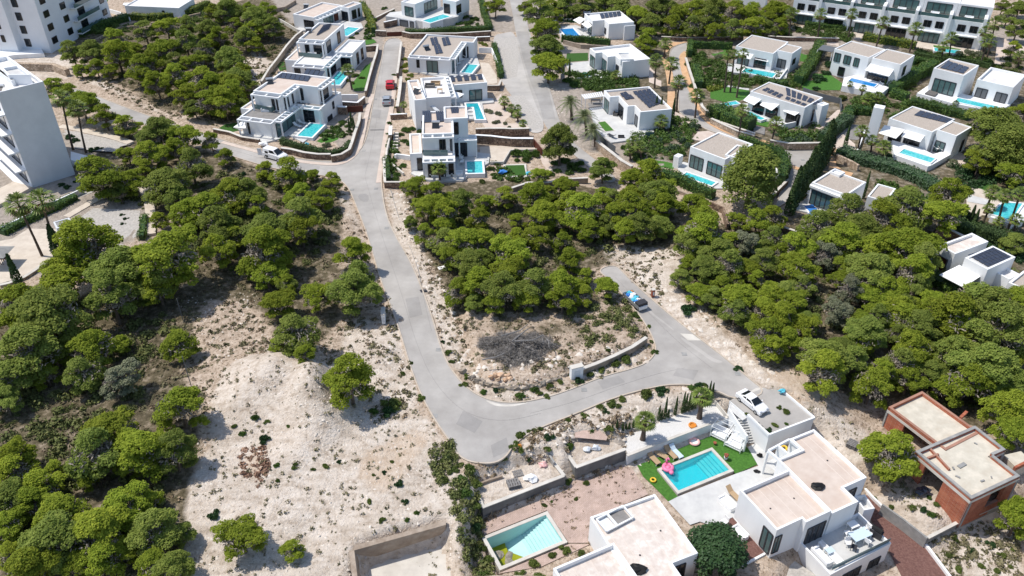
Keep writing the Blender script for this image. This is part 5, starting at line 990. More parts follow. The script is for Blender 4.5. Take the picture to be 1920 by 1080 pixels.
PINES_GREY = [pine_proto(41, 'leaf_grey', .7), pine_proto(43, 'leaf_grey', .8)]
USED = set()
def place(proto, name, loc, sc, rz, label, cat, group=None, lean=(0, 0)):
    o = proto if id(proto) not in USED else copy_tree(proto); USED.add(id(proto)); o.name = name
    o.location = loc; o.scale = sc if hasattr(sc, '__len__') else (sc, sc, sc); o.rotation_euler = (lean[0], lean[1], rz)
    for k_ in ('label', 'category', 'group'):
        if k_ in o: del o[k_]
    return tag(o, label, cat, group)
ORD = ['', 'first', 'second', 'third', 'fourth', 'fifth', 'sixth', 'seventh', 'eighth', 'ninth', 'tenth', 'eleventh', 'twelfth', 'thirteenth', 'fourteenth', 'fifteenth', 'sixteenth', 'seventeenth', 'eighteenth', 'nineteenth', 'twentieth'] + ['twenty-' + x for x in ('first', 'second', 'third', 'fourth', 'fifth', 'sixth', 'seventh', 'eighth', 'ninth')]
def pine_at(px, py, rpx, proto, label, group, zbase=None, hi=1.0):
    z = 0.0
    for _ in range(4):
        r = rpx / (CD * (py + 530) / (H - z - 3)) * 1.08; p = W(px, py, z + r * 1.18 * hi)
        z = ground(p.x, p.y) if zbase is None else zbase
    q = proto; sz = r
    return place(q, 'pine_tree', (p.x, p.y, z - .05), (sz * rnd.uniform(.95, 1.22), sz * rnd.uniform(.9, 1.12), sz * rnd.uniform(.88, 1.12) * hi), rnd.uniform(0, 6.28), label, 'pine tree', group, (rnd.uniform(-.06, .06), rnd.uniform(-.06, .06)))
WOODS = {
 'wood below the tall apartment block': "136 98 22,172 100 22,215 72 26,220 102 28,206 133 14,272 58 22,312 52 24,350 50 18,390 52 22,308 92 26,350 82 24,382 96 22,432 112 26,362 115 24,265 125 26,290 122 22,328 140 24,380 146 24,435 160 30,452 138 24,295 160 22,348 175 22,385 190 26,420 192 26,330 115 22,250 90 16,400 165 22,180 125 16,150 128 14,365 200 18",
 'wood beside the uppermost terraced villas': "425 25 20,458 72 20,440 46 16,472 52 20,483 35 26,429 17 22,510 52 20,431 104 24,479 85 14,442 146 28,412 152 26,462 162 18,437 183 26,400 20 18,412 70 18,500 15 18,465 12 16,395 75 14,452 200 18",
 'row of pines beside the grey-sided apartment block': "105 160 26,152 190 30,195 215 24,235 230 22,128 178 16",
 'wood between the apartment block and the street': "185 325 40,240 340 26,278 282 32,295 245 34,345 252 26,332 280 22,238 285 20,310 340 40,358 310 32,298 410 18,345 400 30,390 390 36,430 360 36,462 365 30,412 425 32,435 437 24,270 315 22,330 370 26,225 362 18",
 'clump opposite the white van': "497 317 19,542 322 34,585 325 12,396 265 17,422 292 17,622 342 19",
 'wood left of the junction': "562 367 26,600 370 26,562 402 38,565 432 30,495 432 36,497 470 42,520 487 28,408 468 32,425 430 30,535 530 20,500 508 30,470 500 20,480 385 20,515 440 22",
 'pines along the left edge of the central road': "662 475 30,665 520 36,668 550 38",
 'clump above the white earth mound': "540 532 18,520 562 30,595 557 30,557 617 44,520 647 16,572 662 18",
 'wood below the paved terrace': "170 465 48,225 500 46,120 515 42,312 478 56,308 510 40,208 560 42,295 535 32,25 575 40,95 598 52,250 545 30",
 'wood at the far left edge': "55 650 52,15 705 34,8 750 26,175 645 40,155 690 36,230 645 14,100 660 26,85 700 22",
 'wood left of the white earth bank': "335 760 42,208 805 46,175 845 50,270 840 46,325 845 38,287 857 30,240 870 24",
 'wood in the bottom corner': "30 860 30,30 878 34,18 935 36,82 910 32,110 957 42,62 940 30,160 902 20,232 940 42,272 935 26,180 997 46,95 1017 46,292 990 40,340 995 22,55 1067 40,190 1045 36,290 1050 30,325 1062 30,225 975 30,150 1057 28,237 1035 22,10 985 30,15 1040 26,105 880 20",
 'wood below the villa with the small garden pool': "777 350 24,812 357 24,800 385 30,835 395 28,865 377 24,842 370 14,895 407 24,947 365 24,1002 365 32,1012 325 18,1030 360 16,1065 347 18,770 417 14,830 420 18,795 440 20,970 412 15,910 375 16",
 'middle of the wood between the roads': "832 447 30,875 450 34,900 450 30,1020 402 28,1005 442 24,972 440 20,957 472 36,937 450 18,1072 375 28,1095 392 38,1052 450 20,1070 485 27,845 475 26,880 490 28,1050 415 22,1110 430 24,905 480 20",
 'lower edge of the wood between the roads': "860 545 26,905 530 32,952 510 32,945 545 34,1000 535 32,1050 530 32,1055 560 26,1090 550 20,1095 515 18,930 567 22,985 560 24,890 565 18",
 'wood behind the end of the loaded trailer road': "1130 357 16,1152 367 22,1185 365 22,1150 405 24,1187 385 28,1210 397 24,1175 432 24,1202 425 26,1210 350 22,1240 360 28,1219 322 28,1237 360 30,1245 385 26,1185 335 22,1240 420 22,1130 385 20,1135 420 20",
 'clump below the cul-de-sac pool villa': "1308 377 18,1300 377 26,1325 402 28,1452 405 24,1385 412 18,1420 417 26",
 'wood along the pale roadside bank': "1275 520 20,1292 495 18,1310 545 24,1350 537 24,1385 555 34,1380 580 28,1425 580 24,1435 625 34,1445 647 28,1475 640 26,1465 587 34,1510 610 28,1340 555 22",
 'wood between the villas and the pale roadside bank': "1315 437 38,1292 460 28,1340 470 30,1450 445 26,1497 460 32,1432 460 18,1325 500 26,1365 495 30,1432 490 28,1460 475 20,1495 500 32,1420 525 20,1380 525 16,1470 545 26,1507 535 24,1445 552 26,1490 560 28,1510 597 24,1395 500 24,1375 450 22,1300 430 22",
 'wood below the white cube villa with awning': "1535 422 32,1580 450 34,1595 390 38,1652 407 40,1710 377 46,1765 402 36,1785 362 34,1640 460 36,1710 460 44,1727 490 36,1710 515 36,1550 455 28,1620 425 32,1680 430 32",
 'middle of the right-hand wood': "1635 510 38,1665 540 32,1635 550 28,1690 577 30,1650 587 28,1715 540 26,1620 605 26,1697 579 28,1719 607 32,1680 627 22,1650 592 28,1702 590 34,1595 500 26,1575 520 22",
 'wood behind the red brick ruin': "1622 617 36,1610 635 30,1550 665 44,1547 690 42,1635 720 38,1650 690 30,1685 680 32,1710 652 30,1705 710 30,1714 648 34,1740 691 28,1706 680 26,1580 655 26,1600 675 26",
 'wood at the right edge above the red brick ruin': "1790 585 50,1840 555 46,1865 577 44,1752 570 28,1902 560 34,1905 452 22,1779 597 36,1804 607 36,1860 582 36,1879 626 50,1832 639 40,1789 661 36,1841 687 48,1813 719 40,1864 719 40,1907 665 30,1907 714 34,1777 725 28,1903 755 32,1905 610 34,1750 640 26",
 'trees beside the red brick ruin': "1673 848 46,1891 767 40,1899 809 34,1910 971 40",
 'wood beside the right-hand villa': "1867 232 44,1897 274 40,1860 285 30,1841 296 28,1914 210 20,1905 320 30",
 'wood behind the right-hand villas': "1060 10 20,1095 8 22,1130 5 20,1165 12 22,1195 25 22,1240 15 24,1270 25 22,1265 45 20,1300 18 24,1330 35 26,1340 15 24,1375 25 26,1375 50 22,1410 20 24,1410 50 24,1440 35 20,1455 20 22,1475 30 18,1300 48 20,1340 58 18,1220 45 18,1215 72 22,1207 85 18,1440 60 16,1460 48 16,1030 12 18,1045 28 14",
 'row beside the concrete side road': "929 10 18,1010 21 26,1021 56 26,1025 83 26,1029 117 30,985 10 14",
 'trees behind the row houses': "1891 27 18,1909 52 20,1900 90 16,1880 12 14,1912 15 14",
}
LONE = [(655, 712, 48, 'lone round pine standing beside the white earth mound', 2, 1.0), (335, 637, 36, 'lone small round pine on the scrub above the earth bank', 3, .95), (450, 1000, 44, 'lone pine at the bottom of the white earth slope', 5, 1.0),
    (548, 1030, 22, 'small pale pine on the white earth near the pit', 0, .9), (1137, 535, 24, 'lone small pine at the end of the loaded trailer road', 6, 1.0), (1050, 265, 30, 'lone tall pine beside the lower end of the concrete side road', 1, 1.3),
    (1131, 316, 24, 'lone pine below the stone retaining wall of the date palms', 4, 1.0), (1054, 343, 18, 'small thin pine in front of the villa garden wall', 6, 1.0)]
for x, y, r, lb, k_, hi in LONE: pine_at(x, y, r, PINES[k_], lb, None, hi=hi)
greyset = {(225, 700), (1547, 480), (1400, 450), (1595, 540), (1570, 580), (835, 395)}
for wood, data in WOODS.items():
    L = [tuple(float(v) for v in t.split()) for t in data.split(',')]
    rows = []
    for t in sorted(L, key=lambda t: t[1]):
        if rows and t[1] - rows[-1][0][1] < 34: rows[-1].append(t)
        else: rows.append([t])
    for ri, row in enumerate(rows):
        row.sort(key=lambda t: t[0])
        for ci, t in enumerate(row):
            rw = 'back row' if ri == 0 else ('front row' if ri == len(rows) - 1 else f'{ORD[ri + 1]} row')
            ps = 'the single pine' if len(row) == 1 else f'{ORD[ci + 1]} pine from left'
            lb = f'{ps}, {rw}, {wood}' if len(rows) > 1 else f'{ps}, {wood}'
            pine_at(t[0], t[1], t[2] * (1.12 if t[0] < 480 and t[1] > 430 else 1.04), PINES[rnd.randrange(12)], lb, 'pines of the ' + wood)
for x, y, r, lb in ((225, 705, 34, 'grey-green thin pine in the wood beside the scrub clearing'), (1547, 480, 26, 'grey half-dry pine in the right-hand wood below the villas'), (1400, 450, 24, 'grey-green dry pine in the upper part of the right-hand wood'), (1595, 540, 28, 'grey dry pine with bare twigs in the middle of the right-hand wood'), (1570, 580, 26, 'pale greyish pine at the inner clearing of the right-hand wood'),
    (95, 1010, 26, 'grey-leaved pine in the bottom corner wood'), (1150, 402, 22, 'grey pine with pale trunk behind the end of the trailer road')):
    pine_at(x, y, r, PINES_GREY[x % 2], lb, None, hi=1.1)
# big many-tiered pine beside the cul-de-sac and its tall neighbours
def big_pine(seed, m):
    rg = np.random.RandomState(seed); g = random.Random(seed); root = bpy.data.objects.new('large_pine', None); COL.objects.link(root); lobes = []
    for i in range(64):
        t = i / 64; z = .5 + 1.9 * (1 - t) ** .8; ra = (1.0 - ((z - .9) / 1.6) ** 2 * .75 if z > .9 else .95) * g.uniform(.45, .85); a = i * 2.39996
        lobes.append(((ra * math.cos(a), ra * math.sin(a), z), g.uniform(.18, .30), g.uniform(.13, .2)))
    lobes_mesh('crown', lobes, .032, 3000, rg, m, -.5, root)
    b = MB(); b.tube([(0, 0, -.1), (0.02, 0, .9), (0, .03, 2.1)], [.09, .07, .02], 7)
    for c, lr, _ in lobes[::3]: c = Vector(c); b.tube([(0, 0, c.z - .15), c], [.03, .008], 4, False)
    b.build('trunk', 'trunk', root); return root
bp_ = big_pine(5, 'leaf_b')
c = W(1398, 392); place(bp_, 'large_pine', (c.x, c.y, 0), (4.9, 4.9, 4.1), .3, 'very large dense pine with many tiers beside the cul-de-sac villa', 'pine tree')
c = W(1875, 330); place(bp_, 'large_pine', (c.x, c.y, 0), (4.6, 4.2, 3.6), 2.1, 'very large dense pine beside the villa with the chimney tower', 'pine tree')
# carob
rg = np.random.RandomState(9); root = empty('carob_tree', (0, 0, 0), 'dark round dense tree between the two modern villas', 'tree')
lob = [((q * math.cos(i * 2.4), q * math.sin(i * 2.4), 1.5 - q * q * .7 + random.Random(i).uniform(-.1, .1)), .36, .3) for i, q in ((i, math.sqrt((i + .5) / 26) * .72) for i in range(26))] + [((.8 * math.cos(i), .8 * math.sin(i), .75), .28, .28) for i in range(7)]
lobes_mesh('crown', lob, .038, 3000, rg, 'leaf_carob', -.6, root); MB().tube([(0, 0, -.2), (0, 0, 1.0)], [.1, .06], 7).build('trunk', 'trunk', root)
c = W(1342, 1040, -1.0); root.location = (c.x, c.y, -2.6); root.scale = (2.75, 2.75, 2.3)
# round bushes
def bush_proto(name, seed, m, leaf=.045, n=8, flat=.8):
    rg = np.random.RandomState(seed); g = random.Random(seed); C = []; N = []
    for i in range(n):
        a = g.uniform(0, 6.28); rr = g.uniform(.1, .68) if i else 0; lr = g.uniform(.22, .42); c = np.array([rr * math.cos(a), rr * math.sin(a), .28 * flat]); k = int(2100 * lr * lr) + 30
        dd = dirs(rg, k, -.1); tall = g.uniform(.7, 1.5); C.append(c + dd * np.array([lr, lr, lr * tall * flat]) * (.35 + .8 * rg.rand(k, 1))); N.append(dd * np.array([1, 1, .25]) + rg.randn(k, 3) * .6)
    v, f = leaf_quads(rg, np.concatenate(C), np.concatenate(N), leaf, 1.7); return npmesh(name, v, f, m)
BUSH = [bush_proto('bush', 60 + i, mm) for i, mm in enumerate(['leaf_bush', 'leaf_bush', 'leaf_hedge', 'leaf_carob', 'leaf_bush'])]
OLE = [bush_proto('oleander_bush', 70, 'leaf_oleander'), bush_proto('oleander_bush', 71, 'leaf_hedge')]
OLIVE = bush_proto('olive_bush', 72, 'leaf_grey')
YEL = bush_proto('yellow_bush', 73, 'leaf_yellow')
def bush(px, py, rpx, label, proto=None, group='green bushes', name='bush', zb=None, hi=1.0, cat='bush'):
    proto = proto or BUSH[rnd.randrange(5)]
    z = ground(*W(px, py)[:2]) if zb is None else zb
    r = rpx / (CD * (py + 530) / (H - z)) * 1.1; p = W(px, py, z + .35 * r); p.z = z if zb is not None else ground(p.x, p.y)
    o = place(proto, name, (p.x, p.y, p.z - .05), (r * 1.15, r * rnd.uniform(.85, 1.3), r * hi * rnd.uniform(.8, 1.2)), rnd.uniform(0, 6.28), label, cat, group); return o
def bushes(data, what, group, proto=None, name='bush', zb=None, hi=1.0, cat='bush', k=1.0):
    L = sorted([tuple(float(v) for v in t.split()) for t in data.split(',')])
    for i, t in enumerate(L):
        lb = f'{ORD[i + 1]} {what[0]} from the left {what[1]}' if len(L) > 1 else f'{what[0]} {what[1]}'
        bush(t[0], t[1], t[2] * k * rnd.uniform(.85, 1.2), lb, proto, group, name, zb, hi, cat)
bushes("1127 762 7,1150 757 8,1167 748 8,1212 738 12,1240 731 9,1135 770 6,1295 726 8,1312 722 8", ('green bush', 'along the lower edge of the bottom road'), 'bushes along the bottom road', k=1.25)
bushes("975 815 10,1000 808 9,1028 820 10,1014 804 7,1066 787 5,1097 780 6,965 835 8,945 868 7", ('dark green bush', 'above the low concrete retaining walls'), 'bushes above the retaining walls', k=1.3)
bushes("1068 838 11,1082 855 9,1068 900 9,1142 803 9,1110 826 7,1025 860 8,975 862 7,990 872 6", ('bush', 'inside the rubble-filled planters'), 'bushes in the planters', k=1.2, hi=1.1)
bushes("880 880 14,865 900 14,890 905 14,872 925 15,885 950 14,896 975 13,890 1000 13,900 1025 14,915 1050 13,900 1075 16,850 880 12,835 900 11,830 860 9,860 870 9", ('dense bush', 'in the green strip left of the empty pool'), 'bushes left of the empty pool', k=1.0)
bushes("1000 1055 14,1035 1040 10,1060 1030 10,975 1075 12,1090 1035 8,1010 1080 12", ('leafy bush', 'between the empty pool and the flat-roofed villa'), 'bushes below the empty pool', zb=-2.6)
bushes("735 755 17,728 770 12,700 768 10", ('dark bush', 'under the lone round pine'), 'bushes under the lone pine')
bushes("400 965 13", ('dark evergreen bush', 'alone on the white earth slope'), None, BUSH[3])
bushes("477 780 8,500 790 7,437 797 8,455 812 8,540 795 6,495 822 10,520 870 8,550 875 6,610 872 8,588 880 6,716 975 9,762 975 7,748 907 8,693 938 6,520 900 6,735 865 6,552 868 5,635 865 5,700 890 5,720 885 5,760 940 7,780 960 6", ('small green tuft', 'on the white earth slope'), 'tufts on the white earth', hi=1.2)
bushes("770 680 7,790 745 8,755 700 6,840 660 8,848 678 6,870 720 9,905 735 9,930 730 9,975 738 8,1010 735 9,1025 742 8,875 705 7,830 640 5", ('bush', 'along the kerb around the fallen branches'), 'bushes round the road bend')
bushes("1085 712 9,1105 700 11,1070 700 7,1130 690 10,1175 670 14,1155 680 11,1050 715 10,1030 722 8,1000 728 9,1226 658 8,1222 640 6,1215 612 8,1200 600 6,1190 590 10,1140 655 8", ('dark green bush', 'against the ragged rock ledge'), 'bushes below the rock ledge')
bushes("1290 578 13,1322 720 8,1385 690 8", ('dark round bush', 'on the pale roadside bank'), 'bushes on the pale bank')
bushes("1660 920 8,1705 968 9,1725 975 9,1740 985 8,1750 960 9,1670 955 8,1640 935 6,1735 950 7", ('green bush', 'on the plot of the red brick ruin'), 'bushes on the ruin plot', hi=.9)
bushes("1790 1010 9,1820 1030 9,1860 1020 10,1880 1040 8,1840 1060 9,1900 1030 8,1780 1040 8,1800 1065 9,1870 1070 8,1895 1062 7", ('low bush', 'on the stony slope below the ruin'), 'bushes on the lower slope')
bushes("1075 870 7,1100 905 8,1020 945 6,1035 940 5,1080 935 6,1115 985 7,1110 1010 8,1120 1010 6", ('weed clump', 'on the overgrown brick paving'), 'weeds on the brick paving', zb=-2.6)
# gardens between the villas
def gardens(data, what, group, proto, name, cat='bush', hi=1.0):
    bushes(data, what, group, proto, name, None, hi, cat)
gardens("1070 137 10,1085 142 11,1100 150 10,1115 145 11,1130 152 11,1145 158 11,1160 150 10,1178 152 12,1080 158 10,1100 165 10,1120 168 9,1065 150 9,1190 160 10,1140 145 8", ('leafy shrub', 'in the garden hedge above the villa with pergola'), 'garden shrubs of the pergola villa', BUSH[2], 'garden_shrub')
gardens("1250 255 11,1235 262 12,1268 248 12,1280 262 11,1262 275 12,1245 280 10,1290 272 10,1225 275 9,1300 235 12,1240 240 9", ('pale oleander', 'between the two villas left of the villa street'), 'oleanders beside the villa street', OLE[0], 'oleander_bush')
gardens("1275 285 11,1262 295 10,1222 300 8,1205 290 9,1180 285 9,1195 300 8,1170 275 8", ('garden shrub', 'above the round lawn'), 'shrubs above the round lawn', BUSH[2], 'garden_shrub')
gardens("1310 108 9,1320 118 10,1332 130 10,1345 138 10,1358 143 10,1375 145 10,1392 148 10,1410 150 10,1428 152 9,1445 155 9,1460 158 8,1475 160 8,1400 138 8,1330 145 9,1350 155 9,1318 100 9,1300 95 9,1295 120 9,1300 140 9,1325 160 9,1300 160 8,1310 175 8", ('dark garden shrub', 'in the planting around the uppermost pool garden'), 'shrubs around the uppermost pool garden', BUSH[2], 'garden_shrub')
gardens("1350 105 11,1300 80 9", ('grey-green round tree', 'behind the lawn of the uppermost villa'), 'round trees by the upper lawn', OLIVE, 'olive_tree', 'tree')
gardens("1535 145 14,1530 165 9,1555 120 12,1550 135 12", ('dark clipped bush', 'between the two upper villas'), 'clipped bushes between the villas', BUSH[3], 'topiary_bush')
gardens("1583 182 12,1680 195 13,1625 188 11,1640 182 10,1610 195 11,1648 192 9,1600 200 9,1660 205 8,1697 202 9,1712 158 8", ('garden bush', 'below the villa with the blue lap pool'), 'bushes below the blue lap pool', BUSH[0], 'garden_shrub')
gardens("1470 265 11,1485 262 11,1500 255 11,1515 262 11,1480 275 9,1505 270 10,1458 252 7", ('white-flowering oleander', 'above the stone wall of the turning circle'), 'oleanders above the turning circle', OLE[0], 'oleander_bush')
gardens("1655 300 9,1640 300 9,1625 300 8,1668 290 8,1610 292 7", ('dark shrub', 'under the palms of the chimney tower villa'), 'shrubs under the palms', BUSH[3], 'garden_shrub')
gardens("1780 308 11,1787 300 8,1800 330 8,1748 370 11,1770 350 9", ('round bush', 'in the gravel garden beside the chimney tower villa'), 'bushes in the gravel garden', OLIVE, 'garden_shrub')
gardens("1060 300 11,1075 310 12,1090 318 11,1045 318 10,1030 325 11,1065 322 9,1090 305 9,1040 305 9", ('green bush', 'under the lone tall pine by the side road'), 'bushes under the tall pine', BUSH[2], 'garden_shrub')
gardens("985 290 12,970 288 10,1003 290 10,985 300 8,968 300 7", ('small orchard tree', 'beside the square green lawn'), 'orchard trees by the square lawn', BUSH[2], 'garden_shrub', 'tree', 1.6)
gardens("922 315 9,930 305 9,915 303 7,925 325 8,940 328 8,960 335 9,975 335 8,990 333 8,905 338 8", ('green shrub', 'beside the small garden pool'), 'shrubs by the small garden pool', BUSH[0], 'garden_shrub')
gardens("935 212 9,930 228 7,917 207 9,948 230 6,955 238 5", ('grey-green garden bush', 'right of the long pool'), 'bushes right of the long pool', OLIVE, 'garden_shrub')
gardens("760 243 9,772 240 8,785 245 8,752 250 7,758 262 8,766 270 6,735 300 9,745 315 9,755 310 9,748 292 7,730 320 8,740 335 8,722 300 6,727 250 6,730 230 6,745 325 8", ('green shrub', 'between the street wall and the lower terraced villa'), 'shrubs along the street wall', BUSH[2], 'garden_shrub')
gardens("636 138 8,650 150 7,660 155 7,668 140 7,680 145 6,655 125 6,630 125 5", ('garden bush', 'beside the pool of the middle terraced villa'), 'bushes by the middle pool', BUSH[0], 'garden_shrub')
gardens("640 228 8,650 235 8,632 238 7,618 245 5,655 245 6,625 258 5,605 252 6", ('leafy bush', 'right of the lowest street pool'), 'bushes by the lowest street pool', BUSH[2], 'garden_shrub')
gardens("612 272 10", ('grey olive tree', 'on the lawn with the bright green circle'), None, OLIVE, 'olive_tree', 'olive tree', 1.3)
gardens("690 45 7,695 55 8,700 35 7,692 30 6,698 65 6,660 70 6,668 62 5,675 75 5,685 62 6", ('bush', 'in the hedge below the top street villa'), 'bushes by the top pool', BUSH[2], 'garden_shrub')
gardens("870 32 9,880 40 9,890 35 8,895 45 7,875 48 7,862 42 7,790 48 7,720 15 6,712 30 6,735 22 6", ('round green shrub', 'beside the uppermost pool terrace'), 'shrubs by the uppermost pool', OLE[1], 'garden_shrub')
gardens("760 110 6,765 120 7,762 132 7,770 140 6,764 148 6,755 125 5,903 80 6,910 83 5", ('hedge bush', 'between the street and the villa with three solar arrays'), 'bushes along the street villa', YEL, 'garden_shrub')
gardens("740 140 5,742 165 5,747 185 5,742 200 5,735 215 6,748 210 5", ('small roadside shrub', 'against the street wall beside the parked cars'), 'roadside shrubs', BUSH[0], 'roadside_shrub')
gardens("1850 110 10,1870 125 12,1890 120 10,1880 140 10,1900 140 10,1915 125 9", ('dry green shrub', 'beside the dirt track at the right edge'), 'shrubs by the dirt track', BUSH[0], 'garden_shrub')
gardens("1800 98 12,1818 98 11,1838 100 12,1850 97 8", ('grey-green round shrub', 'beside the row house pool'), 'shrubs by the row house pool', OLIVE, 'garden_shrub')
gardens("455 325 9,345 440 6,235 410 7,228 402 5,165 415 5,230 420 6,172 280 8,183 278 9,130 255 10,140 262 9,115 345 8,125 350 8,140 340 6", ('dark green shrub', 'in the grounds of the apartment block'), 'shrubs of the apartment grounds', BUSH[3], 'garden_shrub')
gardens("1820 300 12,1838 315 12,1815 318 11,1860 320 13,1885 330 12,1900 345 12,1838 340 10,1830 420 12,1850 440 12,1875 450 12,1900 440 12,1815 400 10,1800 420 10,1840 455 10,1880 470 12,1905 480 12", ('dark shrub', 'around the pool with the tall palms'), 'shrubs around the palm pool', BUSH[3], 'garden_shrub')
# clipped hedges
def hedge(pts, w, hh, label, z=None, m='leaf_hedge', name='hedge', zb=0.0):
    P = [Vector((p.x, p.y, zb)) for p in WS(pts, zb + hh * .55)]; rg = np.random.RandomState(len(label)); C = []; N = []; core = MB()
    for a, b in zip(P, P[1:]):
        d = (b - a); L = d.length; d.normalize(); nn = Vector((-d.y, d.x, 0)); z0 = zb if z is None else z
        core.beam(a + Vector((0, 0, hh * .46)), b + Vector((0, 0, hh * .46)), w * .8, hh * .88)
        k = int(L * 60 * (hh + w / 2)); t = rg.rand(k) * L; s = rg.rand(k) * (2 * hh + w)
        off = np.where(s < hh, -w / 2, np.where(s < hh + w, s - hh - w / 2, w / 2)); zz = np.where(s < hh, s, np.where(s < hh + w, hh, 2 * hh + w - s))
        nx = np.where(s < hh, -1., np.where(s < hh + w, 0., 1.)); nz = np.where((s >= hh) & (s < hh + w), 1., .15)
        jit = rg.randn(k, 3) * .09; wob = .12 * np.sin(t * 1.7) + .1 * np.sin(t * .6 + 2)
        C.append(np.stack([a.x + d.x * t + nn.x * (off + wob * nx), a.y + d.y * t + nn.y * (off + wob * nx), zb + zz + wob * nz * .6], 1) + jit)
        N.append(np.stack([nn.x * nx, nn.y * nx, nz], 1) + rg.randn(k, 3) * .5)
    C = np.concatenate(C); v, f = leaf_quads(rg, C, np.concatenate(N), .11)
    o = empty(name, P[0], label, 'hedge', None); v = v - np.array(P[0])
    npmesh('foliage', v, f, m, o); core.build('inner_growth', 'leaf_carob' if m != 'leaf_cypress' else 'leaf_cypress', o)
    return o
hedge(T3(290, 285, 430, 290, 700, 265, 1040, 255), 1.6, 1.3, 'dark green hedge below the uppermost pool terrace')
hedge(T3(970, 0, 1000, 120, 1045, 255), 1.3, 1.4, 'clipped hedge between the top villa and the dirt plot')
hedge(T3(1085, 400, 1110, 500, 1150, 680), 1.0, 1.3, 'narrow hedge along the concrete yard')
hedge(T2(1340, 30, 1390, 120, 1430, 220, 1440, 270), 1.3, 1.5, 'leafy hedge right of the top pool villa', m='leaf_yellow')
hedge(T4(60, 345, 280, 350, 330, 360, 500, 380), 1.2, 1.5, 'dark hedge below the blue pool')
hedge(T4(1220, 480, 1220, 380), 1.2, 1.8, 'dark hedge beside the bend of the villa street')
hedge(T4(1240, 400, 1400, 405, 1600, 410), 1.1, 1.6, 'hedge with white posts behind the upper lawn')
hedge(T4(1270, 600, 1290, 680, 1300, 760), 1.8, 1.6, 'bright green hedge along the stone wall of the villa street')
hedge(M8(20, 540, 150, 640, 330, 700, 520, 760), 4.0, 2.4, 'very thick green hedge in front of the covered pool')
hedge(T5(1270, 520, 1150, 760, 1000, 960), 2.2, 2.0, 'tall diagonal hedge between the two upper villas')
hedge(T5(1080, 290, 1200, 300, 1460, 330, 1660, 340), 1.4, 1.3, 'green hedge in front of the row house terrace')
hedge(T6(0, 430, 200, 470, 420, 500, 620, 540), 2.0, 1.6, 'yellow topped hedge in front of the row houses', m='leaf_yellow')
hedge(T6(340, 1060, 560, 920, 720, 840, 850, 760), 2.2, 2.2, 'diagonal hedge beside the solar roof villa')
hedge(T6(580, 750, 620, 720, 740, 740), 1.2, 1.4, 'short dark hedge behind the blue lap pool villa')
hedge(M6(580, 190, 700, 130, 850, 50), 1.6, 1.4, 'green hedge left of the solar roof villa')
hedge(M6(600, 280, 760, 330), 2.0, 1.6, 'square clipped hedge below the diagonal hedge')
hedge(M6(780, 370, 950, 400, 1130, 450, 1380, 520), 2.4, 1.4, 'long flowering hedge between the two right-hand villas')
hedge(M6(20, 640, 130, 540, 200, 440, 380, 470), 2.0, 1.5, 'hedge along the drive of the chimney tower villa')
hedge(M6(80, 860, 250, 930, 480, 990, 740, 1070, 940, 1160, 1050, 1230), 3.0, 1.5, 'long oleander hedge below the chimney tower villa', m='leaf_oleander')
hedge(M5(1450, 190, 1560, 90, 1690, 10), 2.0, 2.0, 'flowering hedge above the turning circle drive', m='leaf_oleander')
hedge(M5(700, 190, 790, 215, 900, 255, 1000, 285), 1.0, 1.6, 'dark hedge behind the cul-de-sac pool villa')
hedge(M5(1010, 300, 1100, 360, 1110, 450, 1080, 560), 1.6, 2.2, 'curved hedge between the cul-de-sac and the pool villa')
hedge(M5(0, 500, 100, 530, 200, 570, 330, 640, 470, 700), 1.6, 1.7, 'dark hedge below the cul-de-sac lap pool')
hedge(M7(800, 880, 900, 930, 1040, 1000), 2.0, 1.5, 'hedge beside the white awning of the lower right villa')
hedge(M7(1000, 450, 1120, 490, 1200, 520), 2.2, 2.2, 'tall dark hedge behind the stone wall of the lower right villa', m='leaf_cypress')
hedge(M7(1220, 500, 1400, 560, 1560, 620, 1640, 660), 2.4, 2.2, 'dark cypress hedge behind the lower right villa', m='leaf_cypress')
hedge(M1(760, 620, 900, 670, 1040, 700, 1180, 740, 1330, 770, 1480, 730, 1540, 640), .9, 1.2, 'row of trimmed cypresses inside the curved stone wall', m='leaf_cypress')
hedge(M3(10, 940, 200, 840, 400, 750, 560, 670), 1.8, 1.0, 'green hedge along the white wall of the apartment block')
hedge(M3(1060, 980, 1080, 860, 1090, 820), .9, .8, 'low hedge beside the footpath')
hedge(T1(570, 250, 740, 190, 900, 140, 960, 120), 2.4, 1.6, 'dark hedge below the top left apartments')
hedge(T1(990, 120, 1120, 130, 1300, 110, 1430, 80, 1560, 20), 1.8, 1.5, 'curved hedge below the white house at the top', m='leaf_yellow')
hedge(T6(600, 640, 900, 700, 1300, 740, 1520, 790), .8, 1.2, 'dark screened hedge behind the solar roof villa', m='leaf_cypress')
hedge(M2(140, 820, 160, 900, 160, 1060), .9, 1.1, 'green hedge at the lower end of the street wall')
hedge(M8(560, 120, 850, 200, 1000, 190), 1.6, 1.3, 'dense shrub hedge below the uppermost villa pool')
